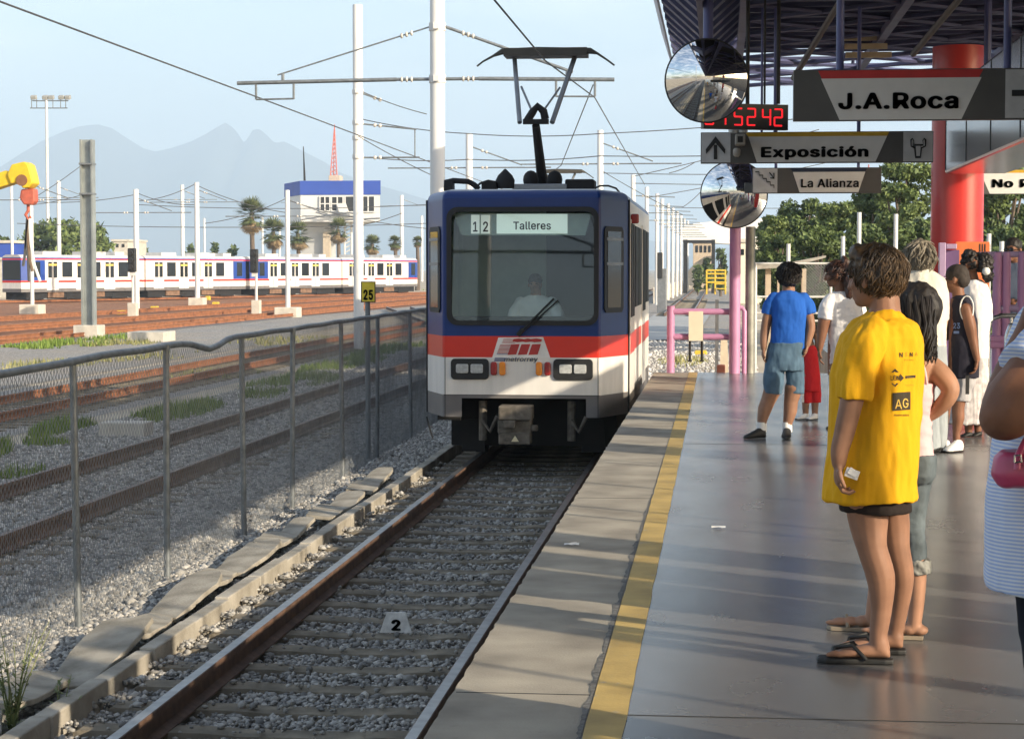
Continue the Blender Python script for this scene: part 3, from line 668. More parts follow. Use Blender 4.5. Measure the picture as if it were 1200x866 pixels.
# --- two parked trains across the yard
pa, pb = G(14, 352, 0), G(500, 342.3, 0); dirv = (pb - pa).normalized(); ang = math.atan2(-dirv.x, dirv.y)
Ltot = (pb - pa).length
def parked(o, lab):
    t = thing('light_rail_train', lab, 'train', o, 'trains parked across the yard')
    simple_car(t, Vector(o), ang, 14.2, noses=(True, False)); simple_car(t, Vector(o) + dirv * 14.4, ang, 14.2, noses=(False, True))
    return t
kk = G(303, 342, 0); q1 = pa
parked(tuple(pa), 'white and blue train parked across the yard behind the yellow crane boom')
parked(tuple(pa + dirv * 29.2), 'white and blue train parked across the yard in front of the control tower')
track('rusty railway track under the two parked trains across the yard', [tuple(pa - dirv * 40), tuple(pa + dirv * 80)], None, 0, [m_rustfar, m_rustfar])
# ---------------------------------------------------------------- chain link fence
m_galv = M('galvanised_pipe', (.20, .215, .22), .55, .5, var=.25, scale=10)
m_wire = M('galvanised_wire', (.24, .25, .255), .55, .4, var=.2)
FX = -4.6; f_y = [8.7, 11.3, 14.0, 16.35, 19.1, 21.3, 24.4, 27.1, 30.4, 33.6, 36.6, 39.5, 42.4, 45.3, 48.2, 51.1, 54]
fl = thing('chain_link_fence', 'long grey chain link fence with bent top rail between the two nearest tracks', 'fence', (FX, 14, GZ))
def fxat(y): return FX - .012 * max(0, y - 22)
for y in f_y:
    b = MB(); x = fxat(y); lean = random.uniform(-.02, .02); b.cyl((x, y, GZ - .1), (x + lean, y, 1.72), .028, n=10); b.cyl((x + lean, y, 1.70), (x + lean, y, 1.742), .036, n=10); b.build('fence_post', m_galv, fl, smooth=50)
rail = []
def railz(y):                                           # dents in the top rail
    return 1.735 - .08 * math.exp(-((y - 17.9) / .5) ** 2) - .03 * math.exp(-((y - 12.6) / 1.2) ** 2) - .008 * math.sin(y * 1.7) ** 2
for k in range(140): y = 8.7 + (54 - 8.7) * k / 139; rail.append((fxat(y) + .01 * math.sin(y), y, railz(y)))
b = MB(); b.tube(rail, .028, 10); b.build('top_rail', m_galv, fl, smooth=50)
def chainlink(name, mat, parent, y0, y1, xf, z0, zf, p=.037, r=.0025):
    n = int((y1 - y0) / p); rows = int((1.75 - z0) / p) ; V = []; F = []; o = 0
    ang = np.array([0, 2.094, 4.189])
    for k in range(n):
        yk = y0 + k * p; js = np.arange(rows + 1); yy = yk + np.where((js + k) % 2 == 0, 0, p) * 1.02; zt = zf(yk); zz = z0 + (zt + .02 - z0) * js / rows
        xx = np.array([xf(q) for q in yy]) + np.where((js + k) % 2 == 0, .003, -.003) + .012 * np.sin(yk * 1.9) * np.sin(zz * 3)
        c = np.stack([xx, yy, zz], 1)
        ring = np.stack([c[:, None, 0] + r * np.cos(ang), c[:, None, 1] + r * np.sin(ang), np.repeat(c[:, 2:3], 3, 1)], 2).reshape(-1, 3)
        V.append(ring)
        for j in range(3):
            a = np.arange(rows) * 3 + j; b_ = np.arange(rows) * 3 + (j + 1) % 3
            F.append(np.stack([a, b_, b_ + 3, a + 3], 1) + o)
        o += len(ring)
    return npmesh(name, np.concatenate(V), np.concatenate(F), mat, parent)
chainlink('fence_mesh', m_wire, fl, 8.7, 54, fxat, GZ + .02, railz)

# ---------------------------------------------------------------- cable trough and its loose lids
m_kerb = M('kerb_concrete', (.36, .325, .265), .9, var=.25, scale=4, c2=(.47, .43, .36), bump=.4, bscale=50, spec=.2)
m_lid = M('weathered_lid', (.30, .27, .215), .9, var=.35, scale=3.5, c2=(.45, .41, .34), bump=.6, bscale=45, spec=.2)
y = 6.5; k = 0
while y < 60:
    L_ = 1.0; b = MB(); x = -3.66 - .006 * max(0, y - 24); dz = random.uniform(-.012, .012); dx = random.uniform(-.012, .012)
    b.box2((x - .055 + dx, y + .004, GZ - .2), (x + .055 + dx, y + L_ - .004, -.06 + dz))
    o = b.build('trough_kerb', m_kerb, bevel=.010)
    tag(o, 'pale concrete cable trough block set end to end beside the track', 'kerb block', 'trough blocks beside the track'); y += L_
b = MB(); b.box2((-3.585, 6.5, GZ - .1), (-3.45, 60, GZ + .035)); tag(b.build('trough_ledge', m_concrete, base=(-3.5, 7, GZ)), 'low concrete ledge along the foot of the cable trough', 'kerb')
lids = [((8, 840), 12, 4, -4), ((30, 806), 22, 3, 5), ((92, 778), 8, -5, 10), ((150, 752), 6, 6, -6), ((205, 706), 10, -5, 8), ((262, 670), 5, 4, -6), ((312, 636), 9, -4, 9), ((352, 618), 3, 3, -5), ((385, 598), 8, -4, 7), ((418, 580), 4, 5, -4), ((452, 560), 10, -4, 6), ((478, 543), 6, 3, -6), ((498, 530), 9, -3, 5), ((512, 517), 4, 4, -3)]
ltx = ['square lid broken off short at the frame corner', 'short lid propped on rubble behind the weed', 'thin lid tipped on edge just past the weed', 'largest lid of all, lying smooth and sunlit', 'tapered lid overlapping the largest one', 'long lid lying by the second fence post', 'lid with a dark gap under its end', 'flat lid beside the third fence post', 'lid leaning on the kerb by the third post', 'grey lid at the edge of the shade', 'cracked lid in the shade by the fourth post', 'narrow lid in the shade', 'lid near the train skirt', 'farthest lid, under the train cable']
ky = 9.0; lk = 0; lstep = [.9, .75, .85, 1.15, 1.0, 1.25, .95, 1.1, 1.2, .8, 1.3, 1.0, 1.4, 1.1]; lsize = [(.8, .5), (.9, .62), (.8, .75), (1.08, 1.0), (.75, .7), (.95, .95), (.85, .6), (1.0, .9), (.9, .8), (.7, .55), (1.0, 1.0), (.85, .7), (.95, .9), (.8, .7)]
for (px, rz, rx, ry), tx in zip(lids, ltx):
    rx = rx * .9 + 1; ry = ry * .8; rz = rz * 1.1 - 5
    ky += lstep[lk]; lw, ll = lsize[lk]; lk += 1; c = Vector((-4.05 - .006 * max(0, ky - 24) + random.uniform(-.07, .07), ky, GZ + .10)); b = MB(); rings = []
    for q, wd in ((-.80, .10), (-.74, .15), (-.4, .175), (0, .185), (.35, .18), (.66, .165), (.78, .11)):
        q *= ll * random.uniform(.93, 1.07); wj = wd * lw * random.uniform(.86, 1.06); o2 = random.uniform(-.006, .006); rings.append([(-wj + o2, q, 0), (wj + o2, q, 0), (wj * .97 + o2, q, .036), (-wj * .97 + o2, q, .038)])
    b.loft([[Vector(p) for p in r] for r in rings])
    o = b.build('concrete_slab', m_lid, local=True, bevel=.005, bseg=1); o.location = c; o.rotation_euler = (R(rx), R(ry), R(rz)); tag(o, 'loose concrete trough ' + tx, 'concrete lid', 'loose trough lids')

# concrete blocks
def block(a, b_, z, hgt, dep, lab):
    p, q = G(*a, z), G(*b_, z); q.y = p.y; m = MB(); m.box2((p.x, p.y, z - .05), (q.x, p.y + dep, z + hgt)); tag(m.build('concrete_block', m_concrete2, bevel=.02), lab, 'concrete block')
block((115, 515), (181, 512), GZ, .26, .5, 'low pale concrete block in the grass just beyond the fence')
block((149, 401), (208, 399), GZ, .36, 1.6, 'long white concrete block on the dirt by the grey steel pole')
# little weed at the left corner
m_weed = M('weed_leaf', (.10, .14, .045), .7, c2=(.25, .27, .10), island=True)
def weed(c, n, h, lab):
    root = thing('weed_plant', lab, 'plant', c); b = MB(); lf = MB()
    for k in range(n):
        a = random.uniform(0, 6.28); ln = random.uniform(.05, .25) * h; hh = h * random.uniform(.5, 1); pts = []
        for j in range(6): q = j / 5; pts.append(Vector(c) + Vector((math.cos(a) * ln * q * q + .1 * q * math.sin(k), math.sin(a) * ln * q * q, hh * q)))
        b.tube(pts, [.006 - .0009 * j for j in range(6)], 5)
        for j in range(16):
            q = random.uniform(.1, 1); p = Vector(c) + Vector((math.cos(a) * ln * q * q + .1 * q * math.sin(k), math.sin(a) * ln * q * q, hh * q)); t = random.uniform(0, 6.28); l2 = random.uniform(.03, .085) * (1.2 - q * .6)
            d = Vector((math.cos(t), math.sin(t), random.uniform(-.2, .9))).normalized(); s_ = d.cross(Vector((0, 0, 1))).normalized() * .009
            lf.add([p, p + d * l2 * .5 + s_, p + d * l2, p + d * l2 * .5 - s_], [(0, 1, 2, 3)])
    b.build('stem', m_weed, root); lf.build('leaves', m_weed, root)
weed(tuple(G(14, 868, GZ)), 16, .78, 'scraggly green weed growing from the ballast at the near trough end')
weed(tuple(G(68, 855, GZ)), 4, .34, 'small seeding weed beside the trough kerb')

# ---------------------------------------------------------------- numbered markers
b = MB(); y = G(463, 741, -.15).y
sg = thing('track_marker', 'small white plate with a black 2 standing between the rails', 'marker', G(463, 741, -.15))
b.prism([W(px, py, y) for px, py in ((445, 741), (482.5, 741), (475, 717.5), (453, 717.5))], (0, .02, 0)); b.build('plate', M('marker_plate', (.72, .70, .66), .7, var=.2, scale=20), sg)
b = MB(); b.text('2', W(464, 738, y - .004), .098, bold=.055, wx=1.15); b.build('number', M('marker_ink', (.03, .03, .03), .8), sg)
y = 26.75; c = W(431.5, 535, y)
sg = thing('track_sign', 'yellow sign with a black 25 on a thin pole at the fence', 'sign', (c.x, y, GZ))
b = MB(); b.cyl((c.x, y, GZ), (c.x, y, W(431, 330, y).z), .035, n=10); b.build('pole', m_galv, sg, smooth=50)
b = MB(); b.prism([W(px, py, y - .05) for px, py in ((423, 354.5), (440, 354.5), (440, 330), (423, 330))], (0, .012, 0)); b.build('plate', M('sign_yellow', (.80, .60, .04), .5), sg)
b = MB(); b.text('25', W(431.5, 351, y - .054), .175, bold=.05, fit=.135)
for x0, z0, x1, z1 in ((423, 354.5, 424, 330), (439, 354.5, 440, 330), (424, 331, 439, 330), (424, 354.5, 439, 353.5)):
    p, q = W(x0, z0, y - .051), W(x1, z1, y - .051); b.box2((p.x, p.y - .002, p.z), (q.x, p.y, q.z))
b.build('number', m_black, sg)

# ---------------------------------------------------------------- catenary masts and wires
m_mast = M('mast_white', (.62, .61, .58), .5, var=.1, scale=1.5, stretch=(1, 1, .3))
m_insul = M('insulator', (.5, .47, .42), .35, var=.2)
m_cable = M('steel_cable', (.10, .10, .10), .6, .4)
def mast(lab, x, y, top, rad, foot=None, group='white catenary masts', parts=True):
    t = thing('catenary_mast', lab, 'mast', (x, y, GZ), group)
    b = MB(); b.tube([(x, y, GZ - .1), (x, y, top - .02), (x, y, top)], [rad, rad * .97, rad * .9], 18); b.build('pole', m_mast, t, smooth=50)
    if foot:
        b = MB(); b.box((x, y, GZ + foot[1] / 2 - .05), (foot[0], foot[0], foot[1] + .1)); b.build('footing', m_concrete2, t, bevel=.04)
    return t
def clampring(t, x, y, z, rad):
    b = MB(); b.cyl((x, y, z - .07), (x, y, z + .07), rad * 1.12, n=16); b.box((x, y - rad * 1.1, z), (.1, .08, .1)); b.build('clamp', m_mast, t)
def arms(t, x, y, z1, z2, left, right, rad):
    # upper stay and lower boom each side; left/right = boom end x
    for sg, xe in ((-1, left), (1, right)):
        if xe is None: continue
        clampring(t, x, y, z1, rad) if sg == -1 else None; clampring(t, x, y, z2, rad) if sg == -1 else None
        s = x + sg * rad * 1.1; xi = x + sg * .75
        b = MB(); b.tube([(s, y, z1), (xe - sg * .75, y, z2 + .1)], .014 if sg < 0 else .028, 8)
        b.tube([(s, y, z2), (xi, y, z2)], .03, 8); b.tube([(xi, y, z2), (xe, y, z2 - .04)], .036, 8)
        b.tube([(xe - sg * .85, y, z2 + .12), (xe - sg * .85, y, z2 - .02)], .03, 6)
        b.build('cantilever_arm', m_galv, t, smooth=50)
        b = MB()
        for zz in (z1 - .02, z2):
            for k in range(3): b.ball((s + sg * (.32 + k * .09), y, zz - (z1 - z2) * (.32 + k * .09) / abs(xe - s) * (zz > z2 + .05)), (.03, .05, .05), 10)
        b.build('insulator', m_insul, t, smooth=60)
        b = MB(); xa, xb = xe - sg * .35, xe - sg * 1.05
        for q in (xa, xb): b.tube([(q, y, z2 - .03), (q, y, z2 - .34)], .022, 6)
        b.tube([(xa, y, z2 - .34), (xb, y, z2 - .33)], .018, 6); b.build('registration_arm', m_galv, t)
my = 36.2; zc = 5.05
for yy, lab in ((my, 'tall white catenary mast just left of the train with cantilever arms on both sides'), (4.7, 'white catenary mast beside the near end of the platform track')):
    p = W(513, 300, my); t = mast(lab, p.x, yy, 10.6, .138)
    arms(t, p.x, yy, W(513, 32, my).z, W(513, 93, my).z, W(278, 100, my).x, W(720, 95, my).x, .138)
p = G(420.5, 410, GZ); t = mast('tall white catenary mast with open top and bracket rings, left of the nearest mast', p.x, p.y, W(420, 6, p.y).z, .165, None)
for py in (108, 144, 162, 184): clampring(t, p.x, p.y, W(420, py, p.y).z, .165)
b = MB()
def hbracket(t, x, y, z, sgn, ln, drop=.0):
    b = MB(); b.tube([(x, y, z), (x + sgn * ln, y, z - drop)], .03, 6); b.build('bracket', m_galv, t)
    b = MB(); b.ball((x + sgn * .55, y, z - drop * .55 / ln), .065, 10); b.ball((x + sgn * .72, y, z - drop * .72 / ln), .065, 10); b.build('insulator', m_insul, t, smooth=60)
hbracket(t, p.x, p.y, W(420, 145, p.y).z, 1, 1.9, .2); hbracket(t, p.x, p.y, W(420, 185, p.y).z, 1, 2.0, .0); hbracket(t, p.x, p.y, W(420, 108, p.y).z, 1, .7, .25)
xx = p.x + 1.85; b = MB(); b.tube([(xx, p.y, W(420, 152, p.y).z), (xx, p.y, W(420, 185, p.y).z)], .02, 6); b.build('hanger', m_galv, t)
yard_m = [ # x, base y, top y, half width px, foot, label
 (15, 353, 214, 1.7, None, 'thin white mast behind the yellow boom tip'), (38, 368, 206, 2.3, 1.2, 'white mast standing right behind the hanging red hook block'),
 (70, 352, 212, 2.4, None, 'white mast in front of the blue parked train nose'), (160.5, 366, 222, 3.2, None, 'white mast standing beside the first black signal'),
 (214.5, 347, 217, 2.3, None, 'white mast just left of the pair-mate with a concrete foot'), (231.5, 358, 214, 2.9, 1.1, 'white mast with square concrete foot in front of the parked train doors'),
 (337.5, 372, 223, 2.9, 1.25, 'white mast on a square concrete block beside the second black signal'), (361.5, 340, 224, 2.2, None, 'white mast in front of the left wall of the control tower'),
 (471, 338, 229, 2.3, None, 'white mast right of the control tower'), (494.5, 330, 253, 1.6, None, 'thin far mast beside the train'),
 (308, 330, 255, 1.4, None, 'thin far mast right of the tallest palm'), (328, 330, 258, 1.3, None, 'thin far mast between two palms'), (412, 330, 236, 1.5, None, 'thin far mast against the tower windows'),
 (550, 389, 157, 4.2, None, 'white mast rising behind the train roof left of the pantograph'), (703, 388, 153, 3.6, None, 'white mast rising behind the train roof right of the pantograph'),
 (240, 332, 256, 1.2, None, 'thin far mast left of the tallest palm')]
YM = {}
for (px, by, ty, hw, foot, lab) in yard_m:
    p = G(px, by, GZ); s = pxm(p); t = mast(lab, p.x, p.y, W(px, ty, p.y).z, hw / s, (foot, .55) if foot else None); YM[px] = (p, W(px, ty, p.y).z, t)
    if foot or hw > 2:
        zt = W(px, ty, p.y).z
        for dz, sg in ((.5, 1), (1.4, 1), (1.4, -1)): hbracket(t, p.x, p.y, zt - dz, sg, 3.4 if dz > 1 else 2.2, .8 if dz < 1 else 0)
row = [(742, 205), (758, 219.5), (770, 227), (776, 233), (783, 239), (788.5, 244), (793.5, 248), (798, 252), (802, 256), (806, 259)]
rl = ['nearest of the mast row beyond the train roof', 'second mast of the row beyond the train, standing alone', 'third mast of the row beyond the train', 'fourth mast of the row beyond the train', 'fifth mast of the row beyond the train', 'sixth mast of the row beyond the train', 'seventh mast of the row beyond the train', 'eighth mast of the row beyond the train', 'second farthest mast of the row by the white viaduct', 'farthest mast of the row by the white viaduct']
ROWP = []
for (px, ty), lab in zip(row, rl):
    d = 5.4 * FPX / (315 - ty); p = W(px, ty, d / .994 ); t = mast('white ' + lab, p.x, p.y, p.z, .14, group='row of white masts beyond the train'); ROWP.append(p)
    hbracket(t, p.x, p.y, p.z - 1.2, 1, 2.4, .1); hbracket(t, p.x, p.y, p.z - 2.2, 1, 2.6, 0)
# grey H section pole
p = G(104.5, 384, GZ + .4); s = pxm(p); t = thing('steel_pole', 'bare grey H-section steel pole on a concrete footing beyond the grass', 'pole', (p.x, p.y, GZ))
b = MB(); zt = W(101, 164, p.y).z; h = .21
for dx in (-h, h): b.box2((p.x + dx - .03, p.y - .2, GZ), (p.x + dx + .03, p.y + .2, zt))
b.box2((p.x - h + .03, p.y - .03, GZ), (p.x + h - .03, p.y + .03, zt)); b.build('pole', M('galv_steel', (.27, .29, .28), .5, .35, var=.2, scale=2), t)
b = MB(); b.box((p.x, p.y, GZ + .2), (.95, .95, .6)); b.build('footing', m_concrete2, t, bevel=.03)
for py in (192.5, 227.5):
    z = W(104, py, p.y).z; b = MB(); b.box((p.x, p.y, z), (.52, .48, .07)); b.build('clamp', m_galv, t)
# overhead wires (each its own thing)
def wire(lab, pts, r=.009, sag=0.0, n=14, grp='overhead wires'):
    P_ = []
    for k in range(len(pts) - 1):
        a, c = Vector(pts[k]), Vector(pts[k + 1])
        for j in range(n + (k == len(pts) - 2)):
            q = j / n; v = a.lerp(c, q); v.z -= sag * 4 * q * (1 - q); P_.append(v)
    b = MB(); b.tube(P_, r, 5); o = b.build('overhead_wire', m_cable); tag(o, lab, 'cable', grp)
wire('contact wire passing over the train pantograph', [(TX + .05, -20, 5.1), (TX + .05, 4.7, 5.06), (TX + .05, 26, 5.06), (W(697, 95, my).x, my, 5.45), (-2.6, 70, 5.3)], .011)
q = W(301, 114, my)
wire('long dark wire falling from the upper left across the sky to the mast', [(q.x, 4.7, q.z), (q.x, 20, q.z), (q.x, my, q.z), (q.x - .1, 68, q.z), (q.x - .2, 120, q.z)], .014)
wire('catenary wire dropping from the arm end to the second pantograph', [(W(695, 97, my).x, my, W(695, 100, my).z), (-4.25, 54, 5.15), (-8, 80, 5.2)], .012)
A = YM[550][0]; B_ = YM[703][0]
wire('cross wire between the masts behind the train roof', [W(424, 140, 84), W(550, 157, 81), W(703, 157, 79), W(1000, 132, 78)], .02, .1)
wire('lower cross wire behind the train roof', [W(424, 184, 81), W(550, 187, 81), W(703, 183, 79), W(1000, 176, 78)], .02, .1)
for k, (a, c, lab) in enumerate((((30, 236), (160, 228), 'yard span wire left of the grey pole'), ((160, 226), (232, 240), 'yard span wire from the signal mast'), ((160, 240), (500, 240), 'long yard span wire, upper'), ((20, 262), (500, 262), 'long yard span wire, lower'), ((160, 236), (232, 214), 'slanting yard stay wire'), ((232, 218), (340, 250), 'yard stay wire right of the footed mast'), ((337, 232), (240, 262), 'yard stay wire left of the tower'), ((337, 235), (500, 268), 'yard stay wire past the tower'), ((425, 108), (500, 134), 'stay wire from the open-top mast'), ((420, 160), (520, 212), 'slanting wire crossing behind the nearest mast'), ((471, 250), (380, 268), 'stay wire right of the tower'), ((40, 232), (98, 192), 'feeder wire tied to the grey steel pole'), ((40, 240), (98, 228), 'lower feeder wire tied to the grey steel pole'))):
    Y0 = 150 if k < 8 or k == 10 else (60 if k in (8, 9) else 82); wire(lab, [W(*a, Y0), W(*c, Y0)], .028 if Y0 == 150 else .014, .3 if Y0 == 150 else .05)
for k, (a, c, Y0) in enumerate((((742, 207), (960, 152), 105), ((742, 215), (1000, 215), 110), ((758, 232), (1000, 184), 120), ((703, 203), (1000, 203), 106), ((770, 243), (1000, 243), 135), ((703, 199), (800, 252), 115), ((784, 203), (815, 190), 104), ((800, 243), (824, 222), 125))):
    wire(['upper span wire right of the train', 'level span wire below the upper mirror', 'slanting span wire behind the lower mirror', 'top level wire right of the train', 'low level wire above the viaduct', 'falling stay wire above the train side', 'short stay strut near the arrow sign', 'short stay strut near the lower mirror'][k], [W(*a, Y0), W(*c, Y0)], .022, .08)

# ---------------------------------------------------------------- signals
m_sigblk = M('signal_black', (.018, .018, .018), .5)
def signal(px, by, hx, hy0, hy1, lab, footw, footh):
    p = G(px, by, GZ); s = pxm(p); t = thing('railway_signal', lab, 'signal', (p.x, p.y, GZ))
    b = MB(); b.cyl((p.x, p.y, GZ), (p.x, p.y, W(px, hy1, p.y).z), 1.6 / s, n=10); b.build('post', m_mast, t, smooth=50)
    a, c = W(hx - 4.5, hy0, p.y - .1), W(hx + 4.5, hy1, p.y - .1); b = MB(); b.box2((a.x, a.y - .2, a.z), (c.x, a.y + .15, c.z)); hd = b.build('signal_head', m_sigblk, t, bevel=.04)
    for k in range(3):
        z = a.z + (c.z - a.z) * (.2 + .3 * k); b = MB(); b.cyl((((a.x + c.x) / 2), a.y - .42, z), ((a.x + c.x) / 2, a.y - .19, z), .13, n=12); b.build('lamp_hood', m_sigblk, hd)
    q = W(hx, hy1 + 3, p.y - .3); b = MB(); b.box((q.x, q.y + .1, q.z + .05), (7 / s, .05, 4.5 / s)); b.build('number_plate', m_mast, t)
    b = MB(); b.box((p.x, p.y, GZ + footh / 2), (footw, footw, footh)); b.build('footing', m_concrete2, t, bevel=.03)
signal(156, 371, 155, 291, 319, 'black three-lamp signal on a white post with a grey cabinet foot, left one', .5, .75)
signal(300.5, 368, 298, 292, 320, 'black three-lamp signal on a white post in front of the blue train ends', .5, .8)
p = W(773.5, 345, 118); t = thing('railway_signal', 'small dark signal box on a grey cabinet beyond the train side', 'signal', (p.x, 118, GZ))
b = MB(); a, c = W(770, 326, 118), W(776.5, 296, 118); b.box2((a.x, 118, a.z), (c.x, 118.3, c.z)); b.build('signal_head', m_sigblk, t, bevel=.03)
b = MB(); a, c = W(770, 352, 118), W(781, 315, 118); b.box2((a.x, 118.3, GZ), (c.x, 119.2, c.z)); b.build('cabinet', m_steel, t, bevel=.03)
# yellow track-side blocks
m_yel = M('yellow_paint', (.60, .40, .03), .6)
for k, (px, py, wd, lab) in enumerate(((141, 369, 9, 'yellow junction box by the left signal'), (180, 364, 9, 'yellow junction box right of the left signal'), (252, 359, 8, 'yellow junction box right of the footed mast'), (243, 352, 5, 'tiny yellow box behind the footed mast'), (405, 341, 7, 'yellow box in the grass below the tower'), (773, 352, 15, 'yellow painted kerb stop beyond the train side'), (775, 412, 16, 'yellow block on the stones under the blank notice'))):
    if k == 6: px, py = 821, 416
    p = G(px, py, GZ); s = pxm(p); b = MB(); b.prism([(p.x - wd / s / 2, p.y, GZ), (p.x + wd / s / 2, p.y, GZ), (p.x + wd / s * .4, p.y, GZ + 5 / s), (p.x - wd / s * .4, p.y, GZ + 5 / s)], (0, .5, 0)); tag(b.build('junction_box', m_yel, bevel=.02), lab, 'junction box')

# ---------------------------------------------------------------- floodlight mast, crane
p = G(57, 345, GZ); s = pxm(p); t = thing('floodlight_mast', 'tall thin mast carrying a rack of floodlights, left of the grey pole', 'floodlight', (p.x, p.y, GZ))
b = MB(); b.cyl((p.x, p.y, GZ), (p.x, p.y, W(57, 115, p.y).z), .2, .13, 10); b.build('pole', m_mast, t, smooth=50)
b = MB()
for py, x0, x1 in ((127, 35.5, 79), (118.5, 38, 80)): b.cyl(W(x0, py, p.y), W(x1, py, p.y), .06, n=6)
for px in (37, 43, 53, 62, 71, 77): b.cyl(W(px, 127, p.y), W(px, 116, p.y), .04, n=6)
b.build('lamp_rack', m_galv, t)
for px in (39.5, 53, 60, 72, 79.5):
    b = MB(); c = W(px, 114.5, p.y); b.box((c.x, c.y, c.z), (6.5 / s, .5, 4.6 / s), Matrix.Rotation(R(18), 3, 'X')); b.build('floodlight', M('floodlight_case', (.30, .30, .28), .5), t, bevel=.06)
Yc = 58.0; m_cr = M('crane_yellow', (.62, .42, .02), .45, var=.1); m_hook = M('hook_red', (.42, .10, .06), .6, var=.2, scale=8)
c0 = W(18, 200, Yc); t = thing('crane', 'yellow crane boom reaching in from the left with a red hook block', 'crane', (W(-420, 330, Yc).x, Yc, GZ))
b = MB(); b.prism([W(px, py, Yc - .25) for px, py in ((-420, 345), (-420, 367), (2, 219), (12, 216), (12, 201), (6, 200))], (0, .5, 0)); b.build('boom', m_cr, t, bevel=.03)
b = MB(); b.prism([W(px, py, Yc - .32) for px, py in ((8, 205), (13, 193), (28, 189.5), (33, 193), (37, 207), (38.5, 215), (33, 220), (26, 221), (22, 213), (12, 216))], (0, .64, 0)); b.build('boom_head', m_cr, t, bevel=.04)
b = MB()
for dy in (-.1, .1): b.cyl(W(31, 212, Yc) + Vector((0, dy, 0)), W(32, 226, Yc) + Vector((0, dy, 0)), .02, n=5)
b.build('hoist_rope', m_cable, t)
b = MB(); b.cyl(W(30, 212, Yc) + Vector((0, -.36, 0)), W(30, 212, Yc) + Vector((0, .36, 0)), .17, n=16); b.build('sheave', M('sheave_brown', (.2, .09, .04), .7), t)
b = MB(); b.prism([W(px, py, Yc - .18) for px, py in ((24, 222), (40, 221), (41, 236), (37, 240.5), (27, 240), (22.5, 232))], (0, .36, 0)); hb = b.build('hook_block', m_hook, t, bevel=.05)
b = MB(); b.tube([W(33, 240, Yc), W(33, 247, Yc), W(30, 252, Yc), W(33, 257, Yc), W(36, 254, Yc)], .05, 8); b.build('hook', m_hook, hb)
for k, (pts, mt) in enumerate((((( 33, 255), (31, 275), (29, 300), (27, 312)), m_cable), (((34, 255), (36, 285), (40, 310), (47, 330)), m_mast), (((33, 255), (33, 285), (35, 306), (38, 318)), M('sling_brown', (.16, .11, .07), .8)), (((32, 255), (30, 290), (33, 300), (34, 330)), m_cable))):
    b = MB(); b.tube([W(*q, Yc) for q in pts], .045, 6); b.build('sling', mt, t)
b = MB(); b.box2((t.location.x - 2.2, Yc - 1.3, .5), (t.location.x + 2.0, Yc + 1.3, 1.3)); b.box2((t.location.x - 2.0, Yc - 1.0, 1.3), (t.location.x - .2, Yc + 1.0, 2.6)); b.build('carrier', m_cr, t, bevel=.06)
for dx in (-1.5, 1.3):
    for dy in (-1.15, 1.15): b = MB(); b.cyl((t.location.x + dx, Yc + dy - .2, GZ + .5), (t.location.x + dx, Yc + dy + .2, GZ + .5), .5, n=20); b.build('wheel', m_black, t)
# ---------------------------------------------------------------- control tower
Yt = 236.0; m_tw = M('tower_white', (.66, .65, .62), .7, var=.08, scale=.3); m_tb = M('tower_blue', (.03, .075, .36), .6, var=.1, scale=.5); m_dkin = M('dark_interior', (.03, .032, .035), .5)
pL, pM, pR = W(333, 212, Yt + 4), W(351.5, 212, Yt), W(446, 212, Yt)
t = thing('control_tower', 'white control tower with a blue band round its roof and damaged windows', 'tower', (pM.x + 4, Yt, GZ))
zt, zb, zw0, zw1, zl = W(400, 212, Yt).z, W(400, 228.5, Yt).z, W(400, 255, Yt).z, W(400, 229, Yt).z, W(400, 260, Yt).z
pA = W(333, 212, Yt + 8); pD = W(432, 212, Yt + 13); oc = [(pA.x, Yt + 8), (pM.x, Yt), (pR.x, Yt), (pD.x, Yt + 13)]; oc_c = (sum(q[0] for q in oc) / 4, sum(q[1] for q in oc) / 4)
def slab(b, poly, z0, z1, mi=None): b.prism([(x, y, z0) for x, y in poly], (0, 0, z1 - z0), mi)
b = MB(); slab(b, oc, zb, zt); b.build('roof_band', m_tb, t)
ins = lambda p, d: (oc_c[0] + (p[0] - oc_c[0]) * .985, oc_c[1] + (p[1] - oc_c[1]) * .985)
b = MB(); slab(b, [ins(p, .12) for p in oc], zl, zb - .003); b.build('cabin_wall', m_tw, t)
for x0, x1, y0, y1 in ((375, 386.5, 230.5, 247.5), (388.5, 402, 230.5, 247.5), (404.5, 439, 230, 248.5)):
    a, c = W(x0, y1, Yt - .06), W(x1, y0, Yt - .06); b = MB(); b.box2((a.x, Yt - .05, a.z), (c.x, Yt + .3, c.z)); wn = b.build('window', m_dkin, t)
    b = MB(); mx_ = (a.x + c.x) / 2
    for q in (a.x, mx_ if x0 < 400 else a.x + (c.x - a.x) * .78, c.x): b.box2((q - .07, Yt - .12, a.z), (q + .07, Yt - .04, c.z))
    for q in ((a.z, (a.z + c.z) / 2, c.z) if x0 < 400 else (a.z, c.z)): b.box2((a.x, Yt - .125, q - .06), (c.x, Yt - .045, q + .06))
    b.build('window_frame', m_tw, wn)
b = MB(); a = [W(px, py, Yt - .5) for px, py in ((395, 240), (405, 238), (411, 255), (399, 256))]; b.prism(a, (0, .15, 0)); b.build('loose_panel', m_tw, t)
b = MB()
for q in range(5): b.cyl(W(370 + q * 9, 249 + (q % 2) * 3, Yt - .8), W(388 + q * 9, 254 - (q % 3) * 2, Yt - .7), .09, n=6)
b.cyl(W(352, 258, Yt - .8), W(400, 250, Yt - .8), .08, n=6); b.cyl(W(400, 258, Yt - .8), W(445, 256, Yt - .8), .1, n=6); b.build('broken_railing', m_steel, t)
